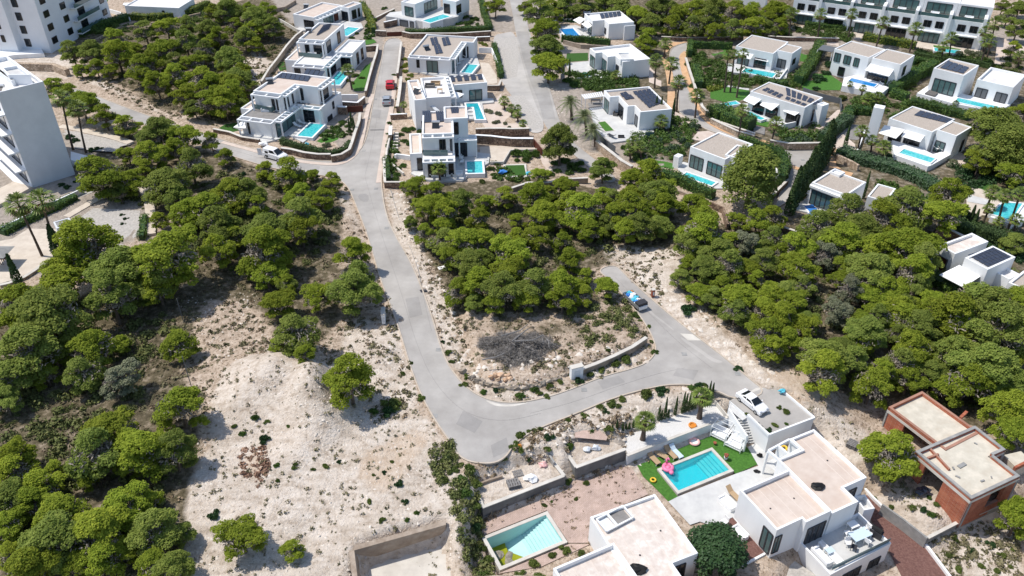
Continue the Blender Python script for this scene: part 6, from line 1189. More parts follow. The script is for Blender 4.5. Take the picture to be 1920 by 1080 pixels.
# palms
def frond_mesh(rg, root_z, n, L, droop, wid, fan=False, m='leaf_palm', parent=None, name='crown', up=1.2, rays=9):
    V_, F_ = [], []
    for i in range(n):
        a = i * 2.39996 + rg.rand() * .3; el = up * (1 - i / n) - .55 * (i / n) + rg.rand() * .2; d = np.array([math.cos(a) * math.cos(el), math.sin(a) * math.cos(el), math.sin(el)])
        side = np.array([-math.sin(a), math.cos(a), 0.]); base = np.array([0, 0, root_z])
        if fan:
            st = base + d * L * .45; 
            for k_ in range(rays):
                t = (k_ / (rays - 1) - .5) * 2.2; dd = d * math.cos(t) + side * math.sin(t); e = st + dd * L * .55 + np.array([0, 0, -droop * L * .3]); w = wid * L * .5
                s2 = np.cross(dd, [0, 0, 1.]); s2 = s2 / (np.linalg.norm(s2) + 1e-6) * w; o = len(V_); V_ += [st, st + dd * L * .3 + s2, e, st + dd * L * .3 - s2]; F_.append((o, o + 1, o + 2, o + 3))
            o = len(V_); s2 = side * L * .02; V_ += [base - s2, base + s2, st + s2, st - s2]; F_.append((o, o + 1, o + 2, o + 3))
        else:
            seg = 6; pts = []
            for k_ in range(seg + 1):
                t = k_ / seg; pts.append(base + d * L * t + np.array([0, 0, -droop * L * t * t]))
            for k_ in range(seg):
                p, q = pts[k_], pts[k_ + 1]
                for sgn in (-1, 1):
                    for u in (0, .33, .66):
                        b0 = p + (q - p) * u; b1 = p + (q - p) * (u + .22); tip = b0 + side * sgn * wid * L * math.sin(math.pi * min(.96, (k_ + u + .7) / seg)) + (q - p) * .6 + np.array([0, 0, -.1 * L * wid * 3])
                        o = len(V_); V_ += [b0, b1, tip + (q - p) * .1, tip]; F_.append((o, o + 1, o + 2, o + 3))
    return npmesh(name, np.array(V_), np.array(F_), m, parent)
def palm_proto(seed, kind):
    rg = np.random.RandomState(seed); root = bpy.data.objects.new('palm_tree', None); COL.objects.link(root)
    if kind == 'fan':
        frond_mesh(rg, 0, 22, 1.15, .5, .11, True, 'leaf_palm', root, up=1.3, rays=7); frond_mesh(rg, -.12, 12, .75, .9, .16, True, 'leaf_dry', root, 'dry_fronds', up=-.5)
    else:
        frond_mesh(rg, 0, 44, 1.0, .55, .16, False, 'leaf_date', root, up=1.35)
    return root
FAN = [palm_proto(i, 'fan') for i in (1, 2, 3)]; DATE = palm_proto(5, 'date')
TRK = {}
def palm(crown, base, rpx, label, kind='fan', zb=0.0, group='palm trees', tr=.16, ivy=False):
    B = W(base[0], base[1], zb)
    lo, hi = 0.4, 16
    for _ in range(24):
        mid = (lo + hi) / 2
        if PX(B.x, B.y, zb + mid)[1] > crown[1]: lo = mid
        else: hi = mid
    ht = lo; t = ht; off = W(crown[0], crown[1], zb + ht); dx = max(-1.0, min(1.0, off.x - B.x))
    r = rpx / (CD * (crown[1] + 530) / (H - zb - ht)) * 1.15
    proto = DATE if kind == 'date' else FAN[rnd.randrange(3)]
    o = proto if id(proto) not in USED else copy_tree(proto); USED.add(id(proto))
    o.location = (B.x, B.y, zb); o.rotation_euler = (0, 0, rnd.uniform(0, 6.28))
    a = -o.rotation_euler.z; lx = dx * math.cos(a); ly = dx * math.sin(a)
    for ch in o.children:
        if ch.name.startswith('trunk'): continue
        ch.location = (lx, ly, ht); ch.scale = (r, r, r)
    for k_ in ('label', 'category', 'group'):
        if k_ in o: del o[k_]
    tag(o, label, 'palm tree', group)
    for ch in list(o.children):
        if ch.name.startswith('trunk'): bpy.data.objects.remove(ch)
    b = MB(); loc = Vector((B.x, B.y, zb)); b.tube([(0, 0, -.3), (0, 0, .15), (lx * .3, ly * .3, ht * .4), (lx, ly, ht)], [tr * 1.7, tr * 1.3, tr, tr * .95], 8)
    t_ = b.build('trunk', 'palm_trunk', None); t_.parent = o
    return o
PALMS = [((35, 385), (80, 482), 24, 'tall fan palm at the paved terrace of the apartment block'), ((78, 378), (110, 478), 24, 'tall fan palm beside the small utility building'), ((120, 185), (137, 280), 17, 'tall fan palm nearest the grey apartment wall'), ((146, 205), (161, 285), 18, 'tall fan palm beside the gravel bed of the apartments'),
 ((1230, 115), (1227, 165), 14, 'fan palm left of the villa street below the white cube villa'), ((1259, 121), (1254, 158), 14, 'fan palm at the edge of the villa street below the bend'), ((1248, 83), (1245, 110), 12, 'fan palm just below the bend of the villa street'), ((1273, 156), (1268, 209), 15, 'fan palm at the drive of the solar roof villa'), ((1307, 181), (1303, 221), 15, 'fan palm standing between villa street and drive'),
 ((1365, 104), (1358, 173), 10, 'first of three thin tall palms on the upper lawn'), ((1377, 103), (1369, 173), 10, 'second of three thin tall palms on the upper lawn'), ((1394, 101), (1381, 183), 10, 'third of three thin tall palms on the upper lawn'), ((1428, 41), (1427, 66), 11, 'small palm in the wood behind the uppermost villa'),
 ((1484, 25), (1478, 73), 11, 'fan palm behind the uppermost villa, nearest the wood'), ((1539, 28), (1532, 76), 12, 'fan palm in front of the row houses beside the car port'), ((1598, 27), (1590, 73), 11, 'fan palm in front of the row houses above the path'), ((1656, 44), (1643, 87), 13, 'fan palm rising from the yellow topped hedge'), ((1717, 56), (1705, 98), 14, 'fan palm at the end of the yellow topped hedge'),
 ((1784, 72), (1779, 106), 12, 'upper of two palms beside the row house pool'), ((1768, 88), (1766, 112), 10, 'lower of two palms beside the row house pool'), ((1866, 45), (1850, 110), 14, 'tall fan palm at the end of the row houses'), ((1853, 78), (1837, 122), 14, 'fan palm below the end of the row houses'), ((1846, 60), (1842, 100), 11, 'fan palm against the last row house'), ((1912, 106), (1908, 128), 11, 'fan palm at the dirt track'),
 ((1392, 208), (1385, 257), 13, 'fan palm on the orange pavement beside the thick hedge'), ((1455, 232), (1445, 274), 14, 'fan palm at the stone wall of the turning circle'), ((1616, 247), (1607, 286), 13, 'fan palm at the drive of the chimney tower villa'), ((1635, 264), (1632, 290), 11, 'middle palm in front of the chimney tower villa'), ((1657, 277), (1654, 299), 14, 'palm beside the podium pool of the chimney tower villa'),
 ((1594, 158), (1592, 173), 6, 'tiny palm in front of the blue lap pool podium'), ((1618, 166), (1614, 184), 7, 'small palm beside the blue lap pool podium'), ((1792, 194), (1790, 205), 6, 'tiny palm in front of the right-hand podium pool'), ((1845, 205), (1842, 218), 6, 'tiny palm at the corner of the right-hand podium pool'), ((1628, 186), (1627, 198), 13, 'bushy low palm in the hedge above the chimney tower'), ((1645, 184), (1644, 196), 12, 'second bushy low palm in the hedge above the chimney tower'),
 ((1862, 362), (1845, 400), 15, 'tall palm at the sandy court beside the turquoise pool'), ((1884, 368), (1868, 425), 14, 'tall palm in front of the turquoise pool'), ((1913, 364), (1889, 432), 14, 'tall palm across the turquoise pool'), ((1855, 392), (1840, 425), 11, 'lower palm at the sandy court'), ((1873, 416), (1868, 440), 10, 'small palm under the turquoise pool terrace'), ((1905, 412), (1900, 440), 12, 'bushy palm under the turquoise pool terrace'),
 ((1187, 268), (1188, 290), 13, 'bushy palm below the terrace with the lawn inlay'), ((1200, 276), (1202, 298), 12, 'second bushy palm below the terrace with the lawn inlay'), ((1240, 228), (1241, 245), 13, 'palm among the cypresses beside the solar villa'), ((1180, 282), (1182, 300), 9, 'low palm above the stone retaining wall'), ((1155, 142), (1155, 152), 10, 'low palm in the shrubs above the pergola villa'),
 ((945, 190), (946, 205), 10, 'first garden palm in the row beside the grey yard'), ((959, 204), (960, 218), 9, 'second garden palm in the row beside the grey yard'), ((970, 214), (971, 228), 9, 'third garden palm in the row beside the grey yard'), ((981, 232), (981, 243), 8, 'fourth garden palm in the row beside the grey yard'), ((971, 203), (972, 215), 7, 'small palm behind the row beside the grey yard'),
 ((652, 132), (660, 168), 12, 'palm beside the middle terraced pool'), ((823, 316), (825, 340), 14, 'palm in front of the lower terraced villa windows'), ((757, 197), (758, 220), 7, 'slim palm beside the white drive on the street'),
 ]
for cr, ba, r, lb in PALMS: palm(cr, ba, r, lb)
palm((1210, 790), (1205, 824), 19, 'young fan palm on the white gravel, farther from the stairs', zb=-1.5, tr=.25)
palm((1317, 745), (1311, 784), 19, 'young fan palm on the white gravel, nearer the stairs', zb=-1.5, tr=.25)
palm((1069, 190), (1072, 225), 22, 'date palm behind the other two above the stone wall', 'date', tr=.25, group='date palms')
palm((1096, 218), (1100, 255), 26, 'large middle date palm above the stone wall', 'date', tr=.25, group='date palms')
palm((1112, 242), (1117, 275), 22, 'lowest date palm above the stone wall', 'date', tr=.25, group='date palms')
# cypresses
def cyp_proto(seed):
    rg = np.random.RandomState(seed); k = 900; t = rg.rand(k) ** .8; a = rg.rand(k) * 6.283; r = (1 - t) ** .6 * .5 * (1 - .5 * np.exp(-t * 14)) * (.8 + .3 * rg.rand(k))
    C = np.stack([r * np.cos(a), r * np.sin(a), t], 1); N = np.stack([np.cos(a), np.sin(a), .3 + 0 * a], 1) + rg.randn(k, 3) * .4
    v, f = leaf_quads(rg, C * np.array([1, 1, 4.]), N, .075, 1.5); v = v / np.array([1, 1, 4.])
    core = MB().lathe((0, 0, 0), [(.06, 0), (.33, .12), (.3, .5), (.12, .85), (.01, .97)], 8)
    o = npmesh('cypress_tree', np.concatenate([v, np.array(core.v)]), f, 'leaf_cypress'); return o
CYP = [cyp_proto(i) for i in (3, 4)]
def cypress(px, py, wpx, hm, label, group, zb=0.0):
    p = W(px, py, zb); w = wpx / (CD * (py + 530) / (H - zb)); return place(CYP[rnd.randrange(2)], 'cypress_tree', (p.x, p.y, zb - .1), (w, w, hm), rnd.uniform(0, 6), label, 'cypress', group)
cy = M5(1130, 850, 1160, 790, 1200, 740, 1230, 700, 1260, 660, 1290, 610, 1310, 570, 1340, 530, 1370, 490, 1400, 440, 1430, 400, 1450, 350, 1480, 310)
for i, (x, y) in enumerate(cy): cypress(x + 4, y + 4, 24, 6.4 + rnd.uniform(-.6, 1.2), f'{ORD[i + 1]} cypress counted uphill in the dark row beside the cul-de-sac villa', 'cypress row beside the cul-de-sac')
for i, (x, y) in enumerate(T4(900, 1090, 945, 1095, 1055, 1110)): cypress(x, y, 8, 5.2, ['slim cypress at the solar villa corner, beside its twin', 'slim cypress twin, closer to the palm at the solar villa', 'slim lone cypress between the solar villa and its drive'][i], 'slim cypresses at the solar villa')
cypress(1067, 152, 6, 5.0, 'thin dark cypress at the gravel terrace of the white cube villa', None); cypress(1584, 275, 9, 4.2, 'cypress alone on the drive of the chimney tower villa', None)
cypress(1618, 372, 8, 5.0, 'thin cypress in front of the two beige roofs', None); cypress(1656, 240 - 70, 8, 2.6, 'small cypress in the gap of the diagonal hedge', None)
cypress(40, 542, 20, 5.8, 'dark cypress beside the curved terrace wall', None, -.2); cypress(112, 480, 26, 5.4, 'ivy-dark cypress beside the tall palm on the terrace', None, 0)
for i, (x, y) in enumerate(M1(1540, 560, 1590, 540, 1560, 480)): cypress(x, y, 7, 3.4, ['nearest', 'middle', 'farthest'][i] + ' of three cypresses inside the curved garden wall', 'cypresses of the corner garden')
for i, (x, y) in enumerate(K(1780, 300, 9)(120, 1100, 180, 1110, 340, 1000, 400, 1070, 200, 1000)): cypress(x, y + 6, 10, 3.2, f'{ORD[i + 1]} cypress from the left at the sandy court', 'cypresses at the sandy court')
row = B1(225, 660, 265, 645, 290, 635, 320, 630, 350, 618, 380, 610, 415, 600, 445, 590, 645, 520, 670, 510, 700, 505, 730, 498, 795, 470, 860, 450, 885, 440, 915, 430, 945, 420, 970, 410, 1060, 370, 1090, 350, 1120, 330)
for i, (x, y) in enumerate(row): cypress(x, y, 7, 1.5 * [1.3, 1.6, .9, 1.1, .9, .9, 1.0, 1.1, 1.6, 1.0, 2.3, 1.0, 2.0, 2.2, 2.0, 1.9, 1.8, 1.7, 2.0, 2.2, 1.8][i], f'{ORD[i + 1] if i < 20 else "last"} small cypress from the left in the row above the white gravel', 'young cypresses above the white gravel', -1.4)

# ---------------------------------------------------------------- scrub, weeds, stones (too many to count)
def scatter(name, label, n, seed, polys, m, size, per, kind, avoid=True, z=None, flat_=.6):
    rg = np.random.RandomState(seed); W_ = [zpoly(p, z or 0.0) for p in polys]; pts = []
    allp = np.concatenate([np.array(p) for p in W_]); x0, y0 = allp.min(0); x1, y1 = allp.max(0); tries = 0
    while len(pts) < n and tries < 40:
        X = rg.uniform(x0, x1, n * 2); Y = rg.uniform(y0, y1, n * 2); ok = np.zeros(len(X), bool)
        for p in W_: ok |= inpoly(p, X, Y)
        if avoid:
            for r in road_w: ok &= ~inpoly([(q[0], q[1]) for q in r], X, Y)
        cl = np.sin(X * .9 + 3 * np.sin(Y * .31)) + np.sin(Y * 1.1 + 2 * np.sin(X * .43)); ok &= cl > rg.uniform(-2.2, 1.2, len(X))
        pts += list(zip(X[ok], Y[ok])); tries += 1
    pts = pts[:n]; P = np.array([(x, y, ground(x, y)) for x, y in pts])
    s = size * (.4 + 1.1 * rg.rand(len(P)) ** 2)
    if kind == 'leaf':
        C = np.repeat(P, per, 0); S = np.repeat(s, per)[:, None]; d = dirs(rg, len(C), 0.0); C = C + d * S * np.array([1, 1, flat_]) * (.4 + .6 * rg.rand(len(C), 1))
        Vv, Ff = leaf_quads(rg, C, d + rg.randn(len(C), 3) * .6, 1.0); ctr = np.repeat(C, 4, 0); Vv = ctr + (Vv - ctr) * np.repeat(S, 4, 0) * (.26 if size < .6 else .13)
        o = npmesh(name, Vv, Ff, m)
    else:
        base = np.array([(1, 0, 0), (.3, .9, 0), (-.8, .6, 0), (-.7, -.7, 0), (.4, -.9, 0), (.3, .1, .8), (-.3, -.2, .65)]); fs = [(0, 1, 5), (1, 2, 5), (2, 6, 5), (2, 3, 6), (3, 4, 6), (4, 5, 6), (4, 0, 5)]
        a = rg.rand(len(P)) * 6.283; ca, sa = np.cos(a), np.sin(a); B = base[None] * s[:, None, None] * (1 + .35 * rg.randn(len(P), 7, 1))
        X = B[..., 0] * ca[:, None] - B[..., 1] * sa[:, None]; Y = B[..., 0] * sa[:, None] + B[..., 1] * ca[:, None]
        Vv = (np.stack([X, Y, B[..., 2] * .8 - .03], -1) + P[:, None]).reshape(-1, 3); Ff = (np.array(fs)[None] + np.arange(len(P))[:, None, None] * 7).reshape(-1, 3)
        o = npmesh(name, Vv, Ff, m)
    return tag(o, label, name.replace('_', ' '), None, 'stuff')
TANZ = [P0(330, 480, 470, 480, 640, 420, 700, 480, 760, 640, 800, 780, 700, 790, 640, 700, 470, 680, 400, 760, 350, 850, 340, 1000, 300, 800, 330, 620), P0(340, 290, 660, 340, 640, 420, 500, 340), P0(760, 360, 1270, 420, 1240, 560, 1230, 670, 1000, 760, 880, 720, 820, 600),
    P0(140, 150, 560, 40, 540, 150, 430, 240, 300, 220), P0(0, 560, 340, 560, 340, 1080, 0, 1080), P0(1240, 420, 1600, 420, 1920, 560, 1920, 760, 1640, 740, 1440, 690, 1290, 590)]
scatter('scrub', 'low olive-brown scrub spread over the dry ground and under the pines', 8200, 1, TANZ, 'scrub', .36, 20, 'leaf')
scatter('dry_grass', 'brown dry grass and twigs spread between the pines and along the banks', 4200, 2, TANZ + [P0(760, 360, 830, 560, 900, 740, 870, 740, 820, 640, 740, 440), P0(1270, 420, 1900, 700, 1640, 760, 1300, 600), P0(620, 350, 660, 360, 740, 590, 700, 600)], 'scrub_brown', .34, 12, 'leaf')
scatter('weeds', 'small dark weeds dotted over the pale earth around the lower road', 900, 3, [P0(380, 700, 640, 700, 840, 800, 880, 1000, 870, 1080, 350, 1080), P0(860, 740, 1380, 725, 1180, 860, 900, 940), P0(1420, 700, 1660, 780, 1600, 860, 1520, 800), P0(730, 350, 830, 560, 880, 700, 850, 680, 740, 440)], 'scrub', .24, 16, 'leaf', flat_=1.0)
scatter('weeds', 'weeds on the stony ground around and below the brick ruin', 420, 4, [P0(1580, 820, 1700, 900, 1760, 980, 1700, 960), P0(1740, 1010, 1920, 940, 1920, 1090, 1790, 1080)], 'scrub', .36, 16, 'leaf', z=-3.5)
scatter('weeds', 'small weeds growing through the pink brick paving', 420, 5, [P0(905, 970, 1170, 870, 1220, 925, 1110, 970, 1110, 1040, 1000, 1060, 940, 1010)], 'scrub_brown', .22, 12, 'leaf', z=-2.6, flat_=1.0)
scatter('gravel_stones', 'loose pale stones scattered over the white earth and banks', 5200, 6, [P0(380, 690, 640, 690, 840, 800, 880, 1000, 870, 1080, 350, 1080), P0(860, 740, 1380, 725, 1180, 860, 900, 940), P0(1170, 500, 1290, 560, 1450, 700, 1600, 800, 1640, 880, 1540, 800, 1400, 700), P0(722, 350, 760, 360, 900, 700, 1220, 660, 1220, 690, 900, 745, 830, 640), P0(630, 600, 745, 600, 800, 790, 700, 780), P0(330, 560, 480, 540, 520, 680, 420, 700), P0(1740, 1010, 1920, 940, 1920, 1090, 1790, 1080), P0(1020, 160, 1060, 160, 1100, 300, 1060, 280)], 'stone', .13, 0, 'rock')
scatter('rubble', 'larger grey-white stones on the roadside banks', 900, 7, [P0(1170, 500, 1290, 560, 1450, 700, 1440, 720, 1300, 630), P0(722, 350, 760, 360, 900, 700, 860, 690, 780, 520), P0(880, 690, 1220, 650, 1220, 690, 900, 740), P0(980, 740, 1380, 725, 1180, 850, 1000, 850), P0(405, 110, 450, 110, 500, 150, 480, 190)], 'stone', .30, 0, 'rock')

GC = lambda label, n, seed, polys, m='leaf_hedge', sz=.75: scatter('ground_cover', label, n, seed, polys, m, sz, 90, 'leaf', flat_=1.1)
GC('dense low planting under the palms between the upper estate villas', 420, 20, [P0(1300, 95, 1330, 110, 1400, 135, 1500, 145, 1500, 170, 1395, 165, 1310, 165, 1295, 130)])
GC('dense shrub planting between the white cube villa and the pergola villa', 330, 21, [P0(1058, 135, 1110, 135, 1200, 140, 1195, 168, 1125, 172, 1062, 160)])
GC('mixed green planting between the estate villas along the stone walls', 520, 22, [P0(1215, 225, 1300, 225, 1310, 260, 1260, 300, 1190, 300, 1170, 270), P0(1440, 245, 1530, 235, 1560, 255, 1500, 280), P0(1600, 180, 1700, 190, 1720, 215, 1690, 225, 1600, 215)])
GC('dark planting on the slope around the palm pool', 420, 23, [P0(1790, 310, 1920, 300, 1920, 350, 1850, 345, 1800, 370), P0(1790, 390, 1850, 430, 1920, 440, 1920, 500, 1830, 470, 1780, 430)], 'leaf_carob')
GC('green planting in front of and behind the row houses', 420, 24, [P0(1485, 50, 1560, 55, 1600, 62, 1595, 80, 1500, 66), P0(1720, 95, 1860, 115, 1850, 125, 1720, 105), P0(1400, 55, 1480, 55, 1480, 68, 1380, 66)])
GC('yellow-green planting at the edge of the upper lawn', 60, 25, [T4(1380, 800, 1520, 770, 1530, 790, 1400, 825)], 'leaf_yellow', .5)
GC('green planting in the gardens of the terraced villas', 240, 26, [P0(688, 30, 705, 30, 702, 75, 684, 75), P0(726, 250, 745, 252, 742, 335, 724, 335), P0(600, 250, 655, 225, 665, 250, 612, 268), P0(925, 305, 950, 320, 990, 330, 985, 340, 925, 335)], 'leaf_hedge', .5)
GC('leafy undergrowth in the wood beside the white villas', 600, 27, [P0(120, 40, 200, 50, 330, 30, 420, 10, 420, 30, 240, 60, 130, 75), P0(1040, 20, 1480, 40, 1480, 62, 1220, 70, 1040, 40)], 'leaf_bush', .8)

bushes(' ,'.join('%.1f %.1f %d' % (q[0], q[1], r) for q, r in zip(B1(1440, 455, 1545, 540, 1570, 565, 1690, 550, 1640, 605, 1655, 615, 1800, 437, 1735, 400, 1800, 545), (5, 4, 4, 7, 7, 5, 8, 5, 4))).replace(' ,', ','), ('weed clump', 'growing on the grey car deck'), 'weeds on the car deck', zb=.04)
scatter('gravel_stones', 'loose grit washed onto the edges of the road', 1500, 40, [P0(712, 340, 740, 340, 835, 620, 800, 620), P0(640, 340, 675, 360, 780, 700, 740, 700), P0(860, 800, 980, 800, 960, 880, 860, 875), P0(1200, 560, 1230, 560, 1420, 715, 1380, 715)], 'stone', .05, 0, 'rock', avoid=False)

UG = lambda label, n, seed, polys, sz=.8: scatter('undergrowth', label, n, seed, polys, 'undergrowth', sz, 120, 'leaf', flat_=.8)
UG('olive green undergrowth on the floor of the left-hand woods', 900, 50, [P0(0, 560, 330, 560, 340, 640, 240, 720, 330, 800, 320, 1080, 0, 1080), P0(130, 300, 640, 350, 640, 420, 560, 520, 420, 520, 330, 470, 330, 420, 150, 350)])
UG('olive green undergrowth between the pines of the middle and right woods', 850, 51, [P0(780, 360, 1240, 380, 1240, 440, 1100, 480, 1100, 590, 880, 590, 810, 460), P0(1290, 440, 1900, 420, 1900, 740, 1640, 720, 1450, 660, 1300, 560)])
UG('olive brown undergrowth in the wood below the tall apartment block', 300, 52, [P0(150, 110, 300, 30, 540, 20, 520, 120, 440, 230, 300, 190)])
UG('low green bushes scattered on the island plot', 90, 53, [P0(1060, 580, 1170, 560, 1200, 600, 1190, 640, 1090, 660), P0(1090, 590, 1150, 580, 1150, 640, 1090, 640)], .6)

scatter('undergrowth', 'brown and green scrub crowding the end of the tarmac', 150, 60, [P0(800, 835, 845, 830, 862, 870, 890, 890, 905, 960, 925, 1080, 885, 1080, 860, 980, 835, 920, 810, 880)], 'undergrowth', .6, 130, 'leaf', flat_=.9)
scatter('dry_grass', 'dry yellow grass along the tops of the concrete walls', 420, 61, [P0(900, 820, 1060, 780, 1180, 770, 1190, 850, 1060, 880, 900, 950, 880, 890)], 'scrub_brown', .34, 18, 'leaf', flat_=1.0)

GC('green planting below the long oleander hedge', 90, 28, [P0(1640, 335, 1700, 360, 1745, 378, 1735, 392, 1650, 355)]); GC('planting beside the solar cube villa and the right-hand track', 130, 29, [P0(1700, 120, 1735, 130, 1720, 165, 1690, 190, 1670, 185), P0(1860, 150, 1915, 160, 1915, 120, 1880, 100)], 'leaf_bush', .6)
scatter('dry_grass', 'dry reddish brown brush lying on the white earth slope', 90, 62, [P0(450, 845, 495, 838, 510, 880, 485, 920, 455, 895)], 'rust_brush', .36, 22, 'leaf')
# ---------------------------------------------------------------- lower plots: modern villas, walls, pools, brick ruin
Z = -2.6
# villa with the car deck
h = House('villa', (1500, 900), 'modern white villa with two pale flat roofs beside the turquoise stepped pool', group='modern villas at the bottom', zb=Z)
zr = 1.0
main = h.block(rectil(B2(722, 18, 1103, 372, 930, 436, 1046, 546, 846, 622, 470, 252, 612, 150, 548, 84), zr), zr, Z, 'cleanroof', .35, .22)
low = h.block(rectil(B2(183, 460, 540, 308, 848, 606, 660, 692, 636, 666, 449, 748), zr + .55), zr + .55, Z, 'cleanroof', .55, .2)
h.seams(main, zr - .32, 1); h.seams(low, zr + .03, 0); h.wins(main, 1, [(.35, .8)], -2.2, .1, m='window', mull=1)
A_, B_, d, nn = h.edge(low, 5)
h.win(low, 5, .04, .28, Z + .3, .6, m='window_green', mull=1); h.win(low, 4, .72, .97, Z + .6, .5, m='window_green', mull=1); h.win(low, 2, .1, .8, Z + .2, .3, m='window', mull=2)
# open roof court with the yellow float
co = rectil(B2(395, 165, 548, 88, 610, 152, 470, 250), zr); b = MB()
for i in range(4):
    p, q = co[i], co[(i + 1) % 4]; b.beam((p.x, p.y, zr - .12), (q.x, q.y, zr - .12), .2, .3 + .002 * i)
p, q = co[0].lerp(co[1], .45), co[3].lerp(co[2], .45); b.beam((p.x, p.y, zr - .9), (q.x, q.y, zr - .9), .2, 1.9)
for k_ in (0, 3): b.beam((co[k_].x, co[k_].y, Z), (co[k_].x, co[k_].y, zr - .3), .2, .2)
b.build('court_frame', 'white', h.root); MB().sheet(co, -.9).build('court_floor', 'paving', h.root)
for q in B2(820, 230, 573, 520, 403, 594): p = W(q[0], q[1], zr); MB().lathe((p.x, p.y, zr - .33 if q[0] > 1540 else zr), [(.09, 0), (.09, .06), (.02, .07)], 8).build('roof_drain', 'frame_dark', h.root)
# terrace wing to the right
tz = -2.3
tw = rectil(B2(612, 832, 640, 690, 800, 780, 940, 722, 1005, 680, 1060, 625, 1275, 842, 830, 1062) if 0 else B2(614, 834, 1040, 618, 1278, 844, 836, 1070), tz + .55); h.block(tw, tz + .55, -5.6, 'paving', .5, .2)
h.win(tw, 2, .12, .3, -5.0, -3.1, m='window', mull=1); h.win(tw, 2, .45, .75, -5.2, -3.0, m='window', mull=2); h.win(tw, 1, .15, .3, -4.6, -3.4)
b = MB(); P = WS(B2(845, 1040, 1262, 838), tz + .5); b.beam(P[0] + Vector((0, 0, .35)), P[1] + Vector((0, 0, .35)), .04, .6); b.build('glass_balustrade', 'window_green', h.root)
sw = rectil(B2(1040, 500, 1075, 490, 1158, 575, 1062, 625), tz + .8); h.block(sw, tz + .8, -5.0, 'paving', .6, .18)
h.finish()
# low wing base and gravel
terrace(B2(130, 655, 375, 915, 190, 1010, 60, 800, -20, 720), Z + .02, 'redgravel', -3.4, 'gravel_bed')
wallthing(B2(370, 912, 190, 1008), -4.2, Z + .15, .22, 'white plinth wall under the corner window', 'white', name='garden_wall')
gsheet(B2(190, 1030, 560, 960, 760, 1090, 700, 1200, 150, 1200), -3.6, 'gravel_bed', 'grey_gravel')
def low_sheet(pts, z, name, m, holes=()):
    return structure(MB().sheet([Vector((p.x, p.y)) for p in WS(pts, z)], z, [[Vector((p.x, p.y)) for p in hh] for hh in holes]).build(name, m))
pw = rectil(B1(628, 968, 1128, 775, 1330, 1000, 1330, 1000)[:3] + B3(1300, 232), Z)
pw = rect3(*(B3(1300, 232) + B1(632, 968, 1128, 775)), Z)
pin = inset(pw, .34)
# lawn and paved court of the pool garden
low_sheet(B1(425, 870, 1120, 600, 1270, 560, 1440, 760, 1560, 905, 1340, 1000, 1110, 770) + B1(640, 955) + B3(1110, 10, 1300, 245, 1215, 288, 1080, 150, 985, 60), Z + .05, 'lawn', 'lawn', [])
# the pool stands in the lawn sheet: coping, shell, steps, water
r = empty('swimming_pool', (pw[0].x, pw[0].y, Z), 'turquoise pool with long shallow steps and a pink float', 'swimming pool')
MB().ring(pw, pin, Z - 1.2, Z + .22).build('coping', 'concrete_light', r)
MB().ring(inset(pw, .1), inset(pin, .003), Z - 3, Z + .1).build('shell', 'pool_shell', r)
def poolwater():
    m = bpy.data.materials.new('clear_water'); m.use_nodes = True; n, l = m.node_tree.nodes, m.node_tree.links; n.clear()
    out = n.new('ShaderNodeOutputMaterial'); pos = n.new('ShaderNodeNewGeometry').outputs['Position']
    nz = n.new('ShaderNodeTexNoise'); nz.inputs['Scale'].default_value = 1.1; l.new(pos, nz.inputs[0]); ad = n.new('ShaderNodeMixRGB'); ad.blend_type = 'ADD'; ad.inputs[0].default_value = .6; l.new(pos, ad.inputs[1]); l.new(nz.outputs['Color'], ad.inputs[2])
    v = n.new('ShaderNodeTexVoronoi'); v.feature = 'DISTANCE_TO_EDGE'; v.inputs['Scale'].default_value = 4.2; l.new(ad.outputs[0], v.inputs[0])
    rp = n.new('ShaderNodeValToRGB'); e = rp.color_ramp.elements; e[0].position = 0; e[0].color = (.16, .66, .72, 1); e[1].position = .16; e[1].color = (.03, .56, .64, 1); l.new(v.outputs[0], rp.inputs[0])  # brighter cell edges: caustic light lines painted into the surface colour
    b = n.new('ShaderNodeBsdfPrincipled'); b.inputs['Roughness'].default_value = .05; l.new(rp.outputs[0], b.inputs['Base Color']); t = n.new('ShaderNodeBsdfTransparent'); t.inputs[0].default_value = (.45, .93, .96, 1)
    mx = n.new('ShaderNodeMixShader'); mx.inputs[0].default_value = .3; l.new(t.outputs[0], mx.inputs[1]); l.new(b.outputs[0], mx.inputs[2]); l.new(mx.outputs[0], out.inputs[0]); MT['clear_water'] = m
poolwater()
MT['pool_floor'] = mat('pool_floor', (.06, .60, .66), (.08, .68, .72), .5, .7)
a_, b_, c_, d_ = pin  # a: near right corner, b: near left, c: far left... steps lie on the far right side
MB().sheet(pin, Z - .72).build('floor', 'pool_floor', r)
# edge carrying the steps: from the last corner to the first
for k_ in range(5):
    t0, t1 = k_ * .065, (k_ + 1) * .065; z_ = Z - .12 - k_ * .11
    s = [d_.lerp(a_, t0), d_.lerp(a_, t1), c_.lerp(b_, t1), c_.lerp(b_, t0)]
    MB().prism(s, Z - .75, z_).build('step', ['pool_shell', 'water_pale'][k_ % 2] if 0 else 'pool_shell', r)
    q0, q1 = d_.lerp(a_, t1), c_.lerp(b_, t1); MB().beam((q0.x, q0.y, z_ + .012), (q1.x, q1.y, z_ + .012), .07, .03).build('step_edge', 'water_teal', r)
MB().sheet(pin, Z + .06).build('water', 'clear_water', r)
low_sheet(B1(1340, 1000, 1545, 930, 1450, 760, 1530, 715, 1640, 800, 1810, 960) + B2(560, 330, 480, 430, 190, 470, 320, 680, 360, 900, 150, 680, 130, 655, -10, 720) + B3(1500, 470, 1410, 500, 1215, 290, 1300, 245), Z + .08, 'paving', 'paving')
